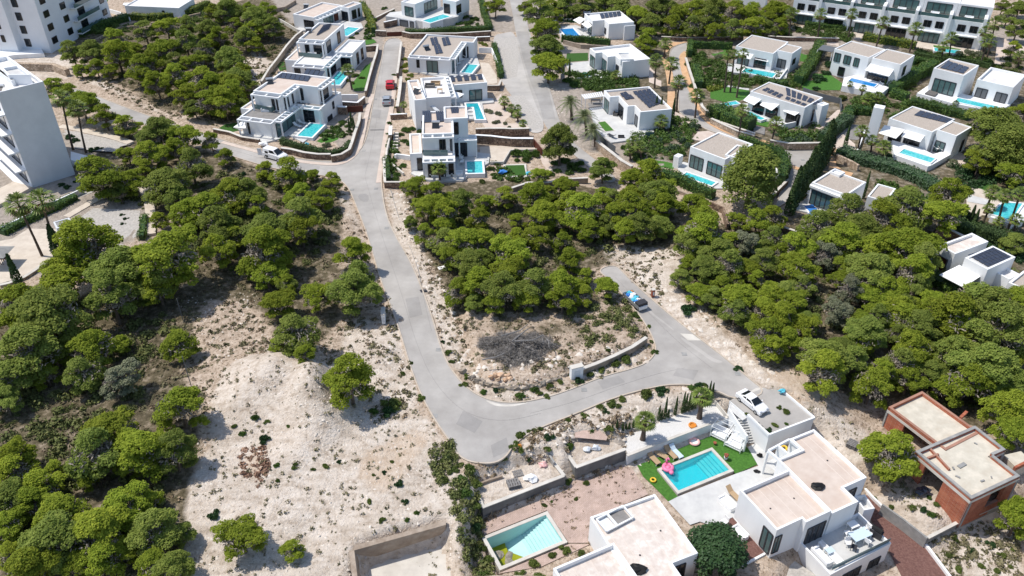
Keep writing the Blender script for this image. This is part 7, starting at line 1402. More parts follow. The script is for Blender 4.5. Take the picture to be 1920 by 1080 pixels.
# flamingo-pink ring float with a bump head
f = empty('pool_float', W(*B1(730, 955)[0], Z + .1), 'pink inflatable ring float in the corner of the turquoise pool', 'pool float'); p = f.location.copy()
def torus(c, R_, r_, m, name, parent, n=18, k=8, sy=1.0, tilt=0.0):
    vs = []; fs = []
    for i in range(n):
        a = 2 * math.pi * i / n
        for j in range(k):
            t = 2 * math.pi * j / k; q = R_ + r_ * math.cos(t); vs.append((c[0] + q * math.cos(a), c[1] + sy * q * math.sin(a), c[2] + r_ + r_ * math.sin(t) + tilt * q * math.cos(a)))
    for i in range(n):
        for j in range(k): fs.append((i * k + j, ((i + 1) % n) * k + j, ((i + 1) % n) * k + (j + 1) % k, i * k + (j + 1) % k))
    o = MB().add(vs, fs).build(name, m, parent, True); return o
torus(p, .46, .22, 'pink', 'ring', f); MB().blob((p.x + .25, p.y - .75, p.z + .25), .28, .3, .22, .05).build('tail', 'pink', f, True); MB().tube([p + Vector((-.1, .45, .4)), p + Vector((-.1, .62, .9)), p + Vector((0, .55, 1.1)), p + Vector((.12, .3, 1.05))], [.12, .1, .09, .11], 8).build('neck', 'pink', f, True)
MB().tube([p + Vector((.0, .0, .2)), p + Vector((0, -.35, .25))], [.35, .2], 8).build('seat', 'pink', f, True)
for (x, y, R_, r_, m, nm, lb, z) in ((*B1(968, 718)[0], .52, .13, 'pink_pale', 'paddling_pool', 'small round paddling pool with a pale pink rim on the lawn', Z + .08), (*B1(952, 570)[0], .36, .12, 'orange', 'paddling_pool', 'small orange paddling ring on the white gravel', -1.45),
    (*B3(1078, 100)[0], .26, .1, 'yellow', 'swim_ring', 'yellow swim ring at the edge of the pool lawn', Z + .1), (*B1(1775, 775)[0], .3, .12, 'yellow', 'swim_ring', 'yellow inflatable in the small roof court', -.85)):
    q = W(x, y, z); f = empty(nm, q, lb, 'paddling pool' if 'padd' in nm else 'swim ring'); torus(q, R_, r_, m, 'rim', f)
    if nm == 'paddling_pool': MB().lathe(q, [(R_ - .02, .02), (R_ - .04, .1)], 16).build('basin', 'fabric_white' if m == 'pink_pale' else 'orange', f)
# white gravel garden above the lawn
gsheet(B1(300, 660, 480, 600, 640, 535, 840, 460, 990, 420, 1150, 330, 1270, 480, 1150, 540, 700, 720, 380, 840), -1.48, 'gravel_bed', 'white_gravel')
b = MB().prism([Vector((p.x, p.y)) for p in WS(B1(300, 660, 480, 600, 640, 535, 840, 460, 990, 420, 1150, 330, 1275, 490, 700, 718, 380, 845), -1.5)], -2.8, -1.5); structure(b.build('gravel_bank', 'white_gravel'))
wallthing(B1(362, 838, 700, 706, 1272, 490), Z, -1.2, .22, 'long grey-white garden wall between gravel and pool lawn', 'grey', cap='concrete_light', name='garden_wall')
wallthing(B1(1150, 330, 1275, 480), -1.6, -.9, .12, 'thin side wall of the white gravel garden', 'concrete_light', name='garden_wall')
# car deck (garage roof) with stairs
dk = rectil(B1(1440, 480, 1640, 660, 1922, 545, 1740, 275) + [(1440, 737), (1386, 756)], 0.0)
dk = [Vector((p.x, p.y)) for p in WS(B1(1285, 340, 1450, 480, 1640, 660, 2045, 505, 1760, 262, 1640, 210), 0.02)]
dkr = empty('car_deck', (dk[2].x, dk[2].y, Z), 'white garage block whose flat roof is the grey car deck', 'garage'); MB().prism(dk, Z - .2, -.05, False).build('wall', 'white', dkr); MB().sheet(inset(dk, .05), .035).build('roof', 'asphalt', dkr)
def par_(pts, z0, z1, w=.2):
    b = MB(); P = WS(pts, z1 - .3)
    for p, q in zip(P, P[1:]): b.beam(Vector((p.x, p.y, (z0 + z1) / 2)), Vector((q.x, q.y, (z0 + z1) / 2)), w, z1 - z0)
    b.build('parapet', 'white', dkr)
par_(B1(1448, 478, 1640, 662), -.06, .32); par_(B1(1642, 660, 2048, 506), -.07, .31); par_(B1(2044, 504, 1760, 264), -.05, .3, .16)
# stairs along the deck
stz = empty('stairs', W(*B1(1480, 720)[0], Z), 'open white stairs from the road level down to the pool court', 'stairs')
p0, p1 = W(*B1(1405, 520)[0], -.5), W(*B1(1495, 725)[0], Z + .05)
for k_ in range(10):
    q = p0.lerp(p1, k_ / 9); MB().beam(q + Vector((-.55, .1, 0)), q + Vector((.55, .28, 0)), .24, .1).build('tread', 'paving', stz)
wd = WS(B1(1275, 440, 1440, 690), -.6); MB().beam(wd[0] - Vector((0, 0, .8)), wd[1] - Vector((0, 0, .8)), .18, 2.6).build('side_wall', 'white', stz)
gsheet(B1(1290, 350, 1450, 490, 1400, 520, 1275, 410), -.3, 'landing', 'paving')
# two white four-post daybeds
for i, (c, lb) in enumerate(((B1(1212, 650)[0], 'white four-post daybed nearer the garden wall, with a blue toy'), (B1(1340, 735)[0], 'white four-post daybed nearer the stairs'))):
    q = W(*c, Z + .1); rz = .93; e = empty('daybed', q, lb, 'daybed', 'four-post daybeds'); ca, sa = math.cos(rz), math.sin(rz)
    def T(x, y, z_): return Vector((q.x + x * ca - y * sa, q.y + x * sa + y * ca, q.z + z_))
    m_ = MB(); 
    for sx_ in (-.46, .46): m_.box(T(sx_, 0, .35), .86, 1.7, .16, rz)
    m_.build('mattress', 'fabric_white', e); fr = MB()
    for x in (-1, 1):
        for y in (-1, 1): MB().beam(T(x, y * .95, 0), T(x, y * .95, 1.6), .07, .07).build('post', 'metal_white', e)
    for (x0, y0, x1, y1) in ((-1, -.95, 1, -.95), (-1, .95, 1, .95), (-1, -.95, -1, .95), (1, -.95, 1, .95), (-.33, -.95, -.33, .95), (.33, -.95, .33, .95), (-1, -.95, 1, -.95)): fr.beam(T(x0, y0, 1.58), T(x1, y1, 1.58), .05, .05)
    for (x0, y0, x1, y1) in ((-1, -.95, 1, -.95), (-1, .95, 1, .95), (-1, -.95, -1, .95), (1, -.95, 1, .95)): fr.beam(T(x0, y0, .3), T(x1, y1, .3), .07, .1)
    fr.build('frame', 'metal_white', e)
for c, rz, lb, m in ((B1(600, 880)[0], 2.1, 'tan sun lounger nearest the garden corner', 'fabric_tan'), (B1(660, 840)[0], 2.45, 'tan sun lounger set askew, second from the garden corner', 'fabric_tan'), (B1(755, 830)[0], 2.1, 'tan sun lounger beside the pale blue one', 'fabric_tan'), (B1(805, 825)[0], 2.1, 'lounger under a pale blue towel', 'paleblue')):
    furniture(c, Z + .07, lb, 'lounger', m, rz + math.pi, group='loungers on the pool lawn')
furniture(B3(1800, 245)[0], Z + .1, 'tan lounger on the paved court against the villa wall', 'lounger', 'fabric_tan', -1.05); furniture(B3(1745, 320)[0], Z + .1, 'white bench with a green cushion on the paved court', 'sofa', 'fabric_white', -1.05)
furniture(B2(1040, 815)[0], tz + .1, 'pale blue dining table on the roof terrace', 'set', 'paleblue', .42, 1.1)
for i, (x, y) in enumerate(B2(960, 860, 1000, 890, 1100, 850, 955, 790, 1060, 765, 1110, 790)): furniture((x, y), tz + .08, ['white chair at the near end', 'dark chair turned from the near side', 'white chair at the far near corner', 'white chair behind the near end', 'white chair behind the middle', 'white chair behind the far end'][i] + ' of the pale blue dining table', 'chair', 'frame_dark' if i == 1 else 'metal_white', i * 1.1, 1.1, 'chairs at the pale blue table')
furniture(B2(990, 740)[0], tz + .08, 'white square side table with chairs by the terrace window', 'table', 'metal_white', .42)
furniture(B2(825, 920)[0], tz + .08, 'pale blue low table between the white sofas', 'table', 'paleblue', .42, .8); furniture(B2(785, 870)[0], tz + .08, 'white armchair beside the low pale blue table', 'sofa', 'fabric_white', -1.1, .55); furniture(B2(870, 970)[0], tz + .08, 'white sofa at the terrace parapet', 'sofa', 'fabric_white', -1.1, .8); furniture(B2(770, 955)[0], tz + .08, 'long white sofa along the left terrace parapet', 'sofa', 'fabric_white', 2.05, 1.1)
g_ = empty('barbecue', W(*B2(1160, 790)[0], tz + .08), 'black barbecue grill in the terrace corner', 'barbecue'); p = g_.location.copy(); MB().box(p, 1.2, .6, .85, -.75).build('cabinet', 'frame_dark', g_); MB().tube([p + Vector((-.35, .35, .95)), p + Vector((.35, -.35, .95))], .28, 8).build('lid', 'rubber', g_)
# black sheets and small things on the roofs and terraces
def debris(at, z, label, m='rubber', s=.5, seed=1, name='plastic_sheet', cat='debris', flat_=.35):
    q = W(*at, z); return tag(MB().blob((q.x, q.y, q.z + s * flat_ * .8), s, s * .7, s * flat_, .35, 9, 5, seed).build(name, m), label, cat)
debris(B2(745, 430)[0], zr - .3, 'crumpled black sheet on the larger flat roof of the pool villa', s=.75, seed=2, flat_=.25); debris(B3(940, 900)[0], zr - .3, 'crumpled black sheet on the flat roof at the bottom edge', s=.8, seed=4, flat_=.25)
debris(B2(305, 325)[0], Z + .1, 'small black mat on the paved court', s=.35, seed=6, flat_=.2); debris(B1(1555, 845)[0], Z + .1, 'black folded chair at the lawn corner', s=.3, seed=7, flat_=.9, name='folded_chair', cat='chair')
debris(B1(1755, 265)[0], .3, 'light blue bag on the parapet of the car deck', 'cyan', .45, 8, 'bag', 'bag', .5)
pt_ = empty('plant_pot', W(*B1(1250, 870)[0], Z + .1), 'terracotta and grey plant pot beside the pool steps', 'plant pot'); p = pt_.location.copy(); MB().lathe(p, [(.14, 0), (.24, .4), (.2, .42)], 10).build('pot', 'grey', pt_); MB().blob((p.x, p.y, p.z + .6), .25, .25, .28, .3).build('plant', 'terracotta', pt_)
pt_ = empty('plant_pot', W(*B1(1152, 735)[0], Z + .1), 'small terracotta pot on the lawn beside the daybed', 'plant pot'); p = pt_.location.copy(); MB().lathe(p, [(.1, 0), (.2, .3), (.16, .31)], 10).build('pot', 'terracotta', pt_)
for i, (x, y) in enumerate(B2(65, 710, 180, 780)): furniture((x, y), Z + .1, ['round white lattice chair on the red gravel', 'long white lattice bench on the red gravel'][i], 'chair' if i == 0 else 'sofa', 'metal_white', -1.05, 1.2 if i == 0 else .9)
# red gravel drive below
low_sheet(P0(1612, 912, 1630, 925, 1700, 985, 1795, 1090, 1700, 1100, 1660, 1020, 1625, 960), -4.35, 'driveway', 'redgravel')
wallthing(B10(222, 425, 300, 510, 500, 700, 690, 860, 860, 1085), -4.7, -4.0, .25, 'white kerb wall along the red gravel drive', 'white', name='garden_wall')
wallthing(B10(365, 560, 520, 670, 692, 805), -4.8, -2.9, .2, 'grey block wall below the brick ruin plot', 'concrete', name='concrete_wall'); wallthing(B10(692, 805, 915, 690, 1300, 530), -5.2, -3.1, .22, 'grey retaining wall running up to the brick ruin', 'concrete', cap='concrete_light', name='concrete_wall')
# second modern villa
h = House('villa', (1200, 1000), 'modern white villa with stained pale roof, cut off by the bottom edge', group='modern villas at the bottom', zb=Z)
m2 = h.block(rectil(B3(543, 432, 1074, 214, 1490, 742, 1252, 852, 1420, 1080, 1000, 1260), zr), zr, Z, 'pinkroof', .35, .22)
l2 = h.block(rectil(B3(160, 892, 720, 668, 1060, 1120, 480, 1350), zr + .5), zr + .5, Z, 'pinkroof', .55, .2)
h.seams(m2, zr - .32, 0, .9); h.seams(l2, zr - .02, 0, .9); h.win(m2, 2, .45, .85, Z + .3, .3, m='window', mull=1); h.win(m2, 3, .1, .3, Z + .3, .2); h.win(m2, 5, .1, .28, Z + .3, .1, m='window', mull=0)
b = MB()
c2 = rectil(B3(575, 432, 815, 335, 885, 415, 660, 580), zr); 
for i in range(4):
    p, q = c2[i], c2[(i + 1) % 4]; b.beam((p.x, p.y, zr - .05), (q.x, q.y, zr - .05), .14, .2 + .003 * i)
p, q = c2[0].lerp(c2[1], .4), c2[3].lerp(c2[2], .4); b.beam((p.x, p.y, zr - .05), (q.x, q.y, zr - .05), .2, .21); b.build('court_frame', 'white', h.root)
for k_, (s0, s1) in enumerate(((.04, .36), (.44, .96))):
    a_, b2_ = c2[0].lerp(c2[1], s0), c2[0].lerp(c2[1], s1); c_, d2_ = c2[3].lerp(c2[2], s1), c2[3].lerp(c2[2], s0)
    MB().sheet([a_, b2_, c_, d2_], zr - .27).build('court_floor', 'grey' if k_ == 0 else 'paving_dark', h.root)
for q in B3(1148, 534, 962, 754): p = W(q[0], q[1], zr); MB().lathe((p.x, p.y, zr - .33), [(.09, 0), (.09, .06), (.02, .07)], 8).build('roof_drain', 'frame_dark', h.root)
h.finish()
# brick paving, empty pool, concrete planters
low_sheet(B4(205, 562, 895, 305, 1010, 262, 1430, 120, 1600, 390, 1130, 590, 1110, 800, 930, 800, 745, 525, 190, 745), Z + .04, 'brick_paving', 'brick_pave')
low_sheet(B4(930, 810, 1110, 810, 700, 1000, 330, 1060), Z + .03, 'brick_paving', 'brick_pave')
ep = rect3(*B4(190, 752, 748, 535, 925, 795), Z + .1); ei = inset(ep, .36); r = empty('swimming_pool', (ep[0].x, ep[0].y, Z), 'drained pale green pool with stagnant yellow-green water at one end', 'swimming pool')
MB().ring(ep, ei, Z - 1.2, Z + .18).build('coping', 'concrete_light', r); MB().ring(inset(ep, .1), inset(ei, .003), Z - 3, Z + .1).build('shell', 'pool_shell', r)
a_, b_, c_, d_ = ei; fl = MB()  # a far-left, b far-right, c near-right, d near-left
fl.add([(*q, z_) for q, z_ in ((a_, -5.1), (a_.lerp(b_, .55), -4.1), (d_.lerp(c_, .55), -4.1), (d_, -5.1))], [(0, 3, 2, 1)]).build('floor', 'pool_shell', r)
for k_ in range(9):
    t0, t1 = .55 + k_ * .05, .55 + (k_ + 1) * .05; MB().prism([a_.lerp(b_, t0), a_.lerp(b_, t1), d_.lerp(c_, t1), d_.lerp(c_, t0)], -5.1, -4.05 + k_ * .15).build('step', 'pool_shell', r)
wl = [a_, a_.lerp(b_, .3), a_.lerp(b_, .4).lerp(d_, .3), a_.lerp(b_, .46).lerp(d_.lerp(c_, .46), .7), d_.lerp(c_, .46), d_]; MB().sheet(wl, -4.25).build('stagnant_water', 'algae', r)
for k_, (t, s) in enumerate(((.12, .3), (.25, .45), (.2, .62))): q = a_.lerp(b_, t).lerp(d_.lerp(c_, t), s); MB().blob((q.x, q.y, -4.3), .5, .5, .3, .3, seed=k_).build('reed_clump', 'twig', r)
CW = 'concrete planter walls'
def cwall(pts, z0, z1, lb): return wallthing(pts, z0, z1, .26, lb, 'concrete_shaded', 'concrete_light', 'concrete_wall', 'wall', CW)
cwall(B9(103, 935, 135, 1020, 945, 705, 845, 575), Z, -1.1, 'lower grey concrete retaining wall, angular, left of the brick paving')
cwall(B9(965, 470, 1070, 620, 1560, 440), Z, -.8, 'upper grey concrete retaining wall, nearer the pool lawn')
wallthing(B9(710, 350, 850, 570), -1.6, -.6, .2, 'thin grey wall climbing toward the road between the planters', 'concrete', name='concrete_wall'); wallthing(B9(20, 905, 100, 930), Z, -1.1, .2, 'short end wall of the lower concrete planter', 'concrete', name='concrete_wall'); wallthing(B9(865, 595, 970, 545), Z, -1.4, .2, 'short cross wall between the two concrete planters', 'concrete', name='concrete_wall'); wallthing(B9(45, 800, 190, 745, 330, 700), -1.6, -.9, .2, 'low dark wall above the lower planter', 'concrete_brown', name='concrete_wall')
# earth inside the planters lies high
P_ = WS(B9(60, 790, 330, 700, 500, 600, 850, 575, 935, 695, 135, 1010, 110, 930), -1.3); structure(MB().prism([Vector((p.x, p.y)) for p in P_], Z - .5, -1.28, False).build('planter_earth', 'earth'))
P_ = WS(B9(975, 480, 1060, 350, 1380, 330, 1545, 432, 1075, 610), -1.0); structure(MB().prism([Vector((p.x, p.y)) for p in P_], Z - .5, -.98, False).build('planter_earth', 'earth'))
for o_ in (o for o in COL.objects if o.name.startswith('planter_earth')):
    at_ = o_.data.attributes.new('cover', 'FLOAT_COLOR', 'POINT'); at_.data.foreach_set('color', [1, 0, 0, 0] * len(o_.data.vertices))
gsheet(B9(1005, 190, 1100, 180, 1290, 240, 1380, 310, 1370, 350, 1050, 320, 1060, 250), -.3, 'brick_paving', 'brick_pave')
def pallet(at, z, lb, n, s=1.0, rz=.3):
    q = W(*at, z); e = empty('pallet_stack', q, lb, 'pallets')
    for k_ in range(n):
        b = MB()
        for j in range(5): b.box((q.x + math.cos(rz) * (j - 2) * .24 * s, q.y + math.sin(rz) * (j - 2) * .24 * s, q.z + k_ * .17 + .09), .17 * s, 1.0 * s, .04, rz)
        for j in (-1, 0, 1): b.box((q.x - math.sin(rz) * j * .42 * s, q.y + math.cos(rz) * j * .42 * s, q.z + k_ * .17), 1.15 * s, .1, .09, rz)
        b.build('pallet', 'deadwood', e)
pallet(B9(440, 800)[0], -1.28, 'stack of grey wooden pallets in the lower concrete planter', 3, 1.1); pallet(B9(485, 685)[0], -1.28, 'single grey pallet leaning behind the pallet stack', 1, .9); pallet(B5(62, 530)[0], ground(*W(*B5(62, 530)[0], -1.5)[:2]), 'stack of weathered pallets beside the lone tree of the ruin', 4, 1.0, .9)
debris(B9(610, 745)[0], -1.28, 'white rubble sacks in the lower planter', 'fabric_white', .7, 11, 'rubble_sacks', 'sacks', .5); debris(B9(735, 605)[0], -1.28, 'pinkish rubble sack at the back of the lower planter', 'pink_pale', .5, 12, 'rubble_sacks', 'sacks', .5); debris(B9(1180, 455)[0], -.98, 'left grey boulder in the upper planter', 'grey', .45, 13, 'boulder', 'boulder', .6); debris(B9(1265, 440)[0], -.98, 'right grey boulder in the upper planter', 'grey', .5, 14, 'boulder', 'boulder', .6)
debris(B9(505, 415)[0], ground(*W(*B9(505, 415)[0])[:2]), 'small orange bucket by the road end', 'orange', .22, 3, 'bucket', 'bucket', .9)
# pit
gsheet(P0(684, 1057, 833, 1011, 870, 1092, 680, 1095), -2.62, 'pit_floor', 'concrete_light')
P = WS(P0(664, 1032, 836, 984), -.1); b = MB(); F0 = WS(P0(684, 1057, 833, 1011), -2.75)
wl = empty('pit_wall', P[0], 'tall brown concrete wall of the open pit at the bottom edge', 'wall'); b.add([P[0], P[1], F0[1], F0[0], P[0] + Vector((-.1, .5, .05)), P[1] + Vector((0, .5, .05)), F0[1] + Vector((0, .8, 0)), F0[0] + Vector((0, .8, 0))], [(3, 2, 1, 0), (0, 1, 5, 4), (4, 5, 6, 7), (1, 2, 6, 5), (3, 0, 4, 7)]).build('wall_face', 'concrete_brown', wl)
P = WS(P0(664, 1032, 672, 1095), -.1); F0 = WS(P0(684, 1057, 682, 1100), -2.75); MB().add([P[0], P[1], F0[1], F0[0], P[0] + Vector((-.5, 0, 0)), P[1] + Vector((-.5, 0, 0))], [(0, 1, 2, 3), (0, 4, 5, 1)]).build('wall_face', 'concrete_brown', wl)
# rock ledge around the island
lg = empty('rock_ledge', W(1150, 668), 'ragged undercut rock ledge along the bottom road', 'rock'); b = MB(); g_ = random.Random(4)
L = smooth_poly([Vector((p.x, p.y)) for p in WS(P0(868, 700, 900, 722, 950, 734, 1000, 731, 1040, 714, 1085, 696, 1120, 682, 1150, 668, 1185, 652, 1210, 636))], 2, False)
for i, p in enumerate(L[:-1]): b.blob((p.x, p.y + .1, .25), g_.uniform(.45, .7), g_.uniform(.18, .3), g_.uniform(.35, .55), .4, 7, 5, i)
b.build('rock', 'ledge', lg)['kind'] = 'stuff'
wallthing(P0(1085, 694, 1120, 681, 1150, 668, 1185, 651, 1212, 633), 0, .95, .35, 'low tan stone retaining wall at the right edge of the island plot', 'concrete_brown', cap='concrete_light')
ro = MB(); 
for i, (x, y) in enumerate(B7(520, 630, 580, 635, 480, 630, 600, 660, 440, 650, 555, 670, 500, 665)): p = G(x, y); ro.blob((p.x, p.y, p.z + .1), .45 - .03 * i, .35 - .02 * i, .28, .3, 7, 5, i)
tag(ro.build('orange_rocks', 'stone_orange'), 'heap of orange-brown broken rocks below the fallen branches', 'rocks')
# pile of dead branches
dp = empty('branch_pile', G(970, 655), 'large grey pile of dead pine branches on the island plot', 'branch pile'); rg = np.random.RandomState(8); c0 = dp.location
b = MB()
for k_, q in enumerate(([(905, 695), (930, 690), (948, 682)], [(960, 660), (985, 640), (1000, 632)], [(965, 660), (1000, 658), (1018, 648), (1028, 660), (1029, 672)], [(940, 650), (975, 640), (990, 628)])):
    P = [G(x, y) + Vector((0, 0, 1.7)) for x, y in q]; b.tube(P, [.1] + [.07] * (len(P) - 2) + [.04], 5)
b.build('bare_trunk', 'deadwood', dp)
n = 7500; a = rg.rand(n) * 6.283; q = rg.rand(n) ** .62; rr_ = 1 + .14 * np.sin(3 * a) + .10 * np.sin(7 * a + 1) + .08 * np.sin(13 * a); C = np.stack([c0.x + 4.4 * q * np.cos(a) * rr_, c0.y + 3.3 * q * np.sin(a) * rr_, c0.z + 1.7 * (1 - q ** 1.8) * rg.rand(n) ** .6 * (.7 + .3 * np.sin(a * 5)) + .05], 1); N = rg.randn(n, 3) * np.array([.5, .5, 1])
a2 = a + rg.randn(n) * 1.3; d_ = np.stack([np.cos(a2), np.sin(a2), rg.randn(n) * .3], 1); s = np.cross(d_, N); s /= np.linalg.norm(s, axis=1, keepdims=True); Ln = (.25 + .5 * rg.rand(n, 1)); w = .014 + .03 * rg.rand(n, 1) ** 3
v = np.stack([C - d_ * Ln - s * w, C - d_ * Ln + s * w, C + d_ * Ln + s * w * .4, C + d_ * Ln - s * w * .4], 1).reshape(-1, 3) - np.array(c0); npmesh('branches', v, np.arange(n * 4).reshape(n, 4), 'branchwood', dp)
# electric cabinet, meter walls, slabs, manholes
def cabinet(at, z, sx, sy, sz, rz, lb, name='electric_cabinet', m='white'):
    q = W(*at, z); e = empty(name, q, lb, 'cabinet'); MB().box(q, sx, sy, sz, rz).build('body', m, e); MB().box(q + Vector((0, 0, sz)), sx + .1, sy + .1, .08, rz).build('lid', 'concrete_light', e)
    d = Vector((math.sin(rz), -math.cos(rz), 0)) * (sy / 2 + .01); MB().box(q + d + Vector((0, 0, sz * .25)), sx * .5, .02, sz * .5, rz).build('door', 'grey', e)
cabinet((1080, 708), 0, 1.5, .6, 1.75, .35, 'white upright electric cabinet on the lower road bank'); cabinet((720, 601), 0, .45, 1.6, 1.5, .1, 'white concrete meter block at the left road edge'); cabinet((1078 - 318 + 8, 0), 0, .4, .4, 1, 0, 'small box at the top road') if 0 else None
sb = WS(B8(735, 330)[0:1], .1)[0]; cabinet(B8(742, 332)[0], .1, .4, .4, 1.1, .3, 'narrow reddish marker post on the pale bank', 'marker_post', 'terracotta')
for i, (at, s, lb, m, nm) in enumerate((((828, 503), .9, 'broken white slab in the scrub right of the road', 'fabric_white', 'slab'), ((794, 546), .8, 'grey square drain cover on the right road bank', 'frame_dark', 'drain_cover'))):
    q = G(*at); tag(MB().box((q.x, q.y, q.z + .05), s * 1.1, s * .8, .08, .4).build(nm, m), lb, 'slab' if i == 0 else 'drain cover')
for i, (x, y, lb) in enumerate(((752, 600, 'rusty manhole in the middle of the central road'), (822, 656, 'small manhole at the right edge of the central road'), (1095, 731, 'manhole on the bottom road below the cabinet'), (1283, 664, 'manhole at the wide road fork'), (1383, 701, 'manhole near the parked white sedan'), (704, 186, 'manhole on the street left of the silver car'), (682, 283, 'manhole at the street corner'), (725, 428, 'manhole on the upper central road'), (815, 780, 'manhole at the inside of the road bend'), (660, 356, 'small manhole just below the junction'), (705, 354, 'manhole right below the junction'), (1360, 303, 'manhole in the turning circle'), (1505, 300, 'manhole on the orange paving'), (690, 222, 'manhole left of the street above the crossing'))):
    q = W(x, y); tag(MB().prism([(q.x + .32 * a_, q.y + .32 * b_) for a_, b_ in ((-1, -1), (1, -1), (1, 1), (-1, 1))], .02, .045).build('manhole', 'concrete_brown' if i == 0 else 'concrete'), lb, 'manhole')
q = W(724, 244); structure(MB().beam((q.x - 3, q.y, .03), (q.x + 3.2, q.y + .1, .03), .25, .03).build('drain_grate', 'frame_dark'))
debris((942, 325), .1, 'blue inflatable heap beside the square lawn', 'blue', .7, 21, 'inflatable', 'inflatable', .5); debris((991, 328), .1, 'small light blue ball at the corner of the square lawn', 'cyan', .4, 22, 'ball', 'ball', .9); debris((495, 273), .1, 'white rubble sacks beside the white van', 'fabric_white', .9, 23, 'rubble_sacks', 'sacks', .5); debris((576, 272), .4, 'blue bucket at the wall of the corner pool', 'cyan', .35, 24, 'bucket', 'bucket', .8); debris((783, 220), .1, 'dark blue box at the foot of the stair wall', 'blue', .3, 25, 'box', 'box', .7)
# lamp pole in the wood (thin green-grey)
for i, (x0, y0, x1, y1, lb) in enumerate(((343, 600, 339, 560, 'thin grey-green pipe pole standing below the dense wood'), (365, 745, 354, 668, 'thin grey-green pipe pole beside the lone small round pine'))):
    q = W(x0, y0); b = MB(); lo, hi = 0, 12
    for _ in range(20):
        mi = (lo + hi) / 2
        if PX(q.x, q.y, mi)[1] > y1: lo = mi
        else: hi = mi
    tag(MB().tube([q, q + Vector((0, 0, lo))], .05, 6).build('pole', 'shutter'), lb, 'pole')
# ---------------------------------------------------------------- the brick ruin
R0 = -3.0
h = House('brick_ruin', (1760, 880), 'unfinished red brick house shell with bare cement roofs and open rooms', 'unfinished house', zb=R0, wall='brick')
def ruinblock(poly, zt, roof='slabroof', cap=None, open_edges=(), t=.3):
    n = len(poly)
    for i in range(n):
        p, q = poly[i], poly[(i + 1) % n]; d = (q - p).normalized(); A_, B_, dd, nn = h.edge(poly, i); off = -nn * (t / 2)
        def seg(f0, f1, z0, z1, m='brick', nm='wall'):
            a = p.lerp(q, f0) + off; b = p.lerp(q, f1) + off; MB().beam((a.x, a.y, (z0 + z1) / 2), (b.x, b.y, (z0 + z1) / 2), t, z1 - z0).build(nm, m, h.root)
        op = [o for o in open_edges if o[0] == i]
        if not op: seg(0, 1, R0 - 1.5, zt - .75)
        else:
            _, f0, f1, z0 = op[0]; seg(0, f0, R0 - .6, zt - .75); seg(f1, 1, R0 - .6, zt - .75)
            if z0 > R0: seg(f0, f1, R0 - .6, z0)
        o2 = nn * .01; a = p + off + o2; b = q + off + o2; MB().beam((a.x, a.y, zt - .58), (b.x, b.y, zt - .58), t + .02, .34 + .004 * i).build('ring_beam', 'concrete_light', h.root)
        seg(0, 1, zt - .41, zt - (.1 if cap else 0) + .004 * i, nm='parapet')
        if cap: a = p + off; b = q + off; MB().beam((a.x, a.y, zt - .05), (b.x, b.y, zt - .05), t + .02, .1 + .01 * i).build('coping', 'concrete', h.root)
    MB().prism(inset(poly, t), zt - .7, zt - .38).build('roof', roof, h.root); MB().sheet(inset(poly, t), R0 + .05).build('floor', 'concrete_light', h.root)
    for p in poly: c = sum(poly, Vector((0, 0))) / n; q = p.lerp(c, .035); MB().beam((q.x, q.y, R0 - 1.5), (q.x, q.y, zt - .75), .3, .3).build('column', 'concrete', h.root)
ra = rect3(*B5(325, 238, 575, 128, 1000, 425), .6); ruinblock([ra[0], ra[1], ra[2], ra[3]], .6, open_edges=((3, .02, .68, R0),))
rb = rectil(B5(532, 560, 958, 378, 1180, 550, 1085, 590, 1280, 735, 935, 915), .9); ruinblock(rb, .9, cap='c', open_edges=((5, .45, .78, R0), (4, .25, .55, R0 + 1.0)))
for (q0, q1) in ((B5(620, 540)[0], B5(770, 700)[0]),):
    a, b = W(*q0, .6), W(*q1, .6); MB().beam(a, b, .2, .4).build('low_roof_wall', 'brick', h.root); c = W(*B5(690, 590)[0], .6); d2 = W(*B5(610, 620)[0], .6); MB().beam(c, d2, .2, .41).build('low_roof_wall', 'brick', h.root)
for i, (x, y, s, m) in enumerate(((860, 668, .8, 'concrete'), (800, 690, .3, 'concrete'), (830, 750, .35, 'concrete'), (1010, 780, .35, 'concrete'), (1075, 755, .2, 'concrete'), (960, 510, .25, 'concrete'))): p = W(*B5(x, y)[0], .52); MB().box(p, s * 1.3, s * .5, .12, .5 + (i > 0) * i).build('loose_block', m, h.root)
st2 = MB(); p = W(*B5(870, 310)[0], .5); MB().box(p, 1.4, .3, .35, .7).build('chimney_stub', 'brick', h.root)
ex = rectil(B5(1245, 690, 1180, 590, 1290, 560, 1370, 640), -.4); MB().prism(ex, R0 - 1, -.4).build('side_room', 'slabroof', h.root)
p0, p1 = WS(B5(1240, 690, 1320, 650), -.2); MB().beam(p0, p1, .25, .5).build('parapet', 'brick', h.root)
debris(B10(650, 470)[0], R0 + .5, 'dark blue-green tarpaulin in the open room of the ruin', 'solar', .8, 31, 'tarpaulin', 'tarpaulin', .3)
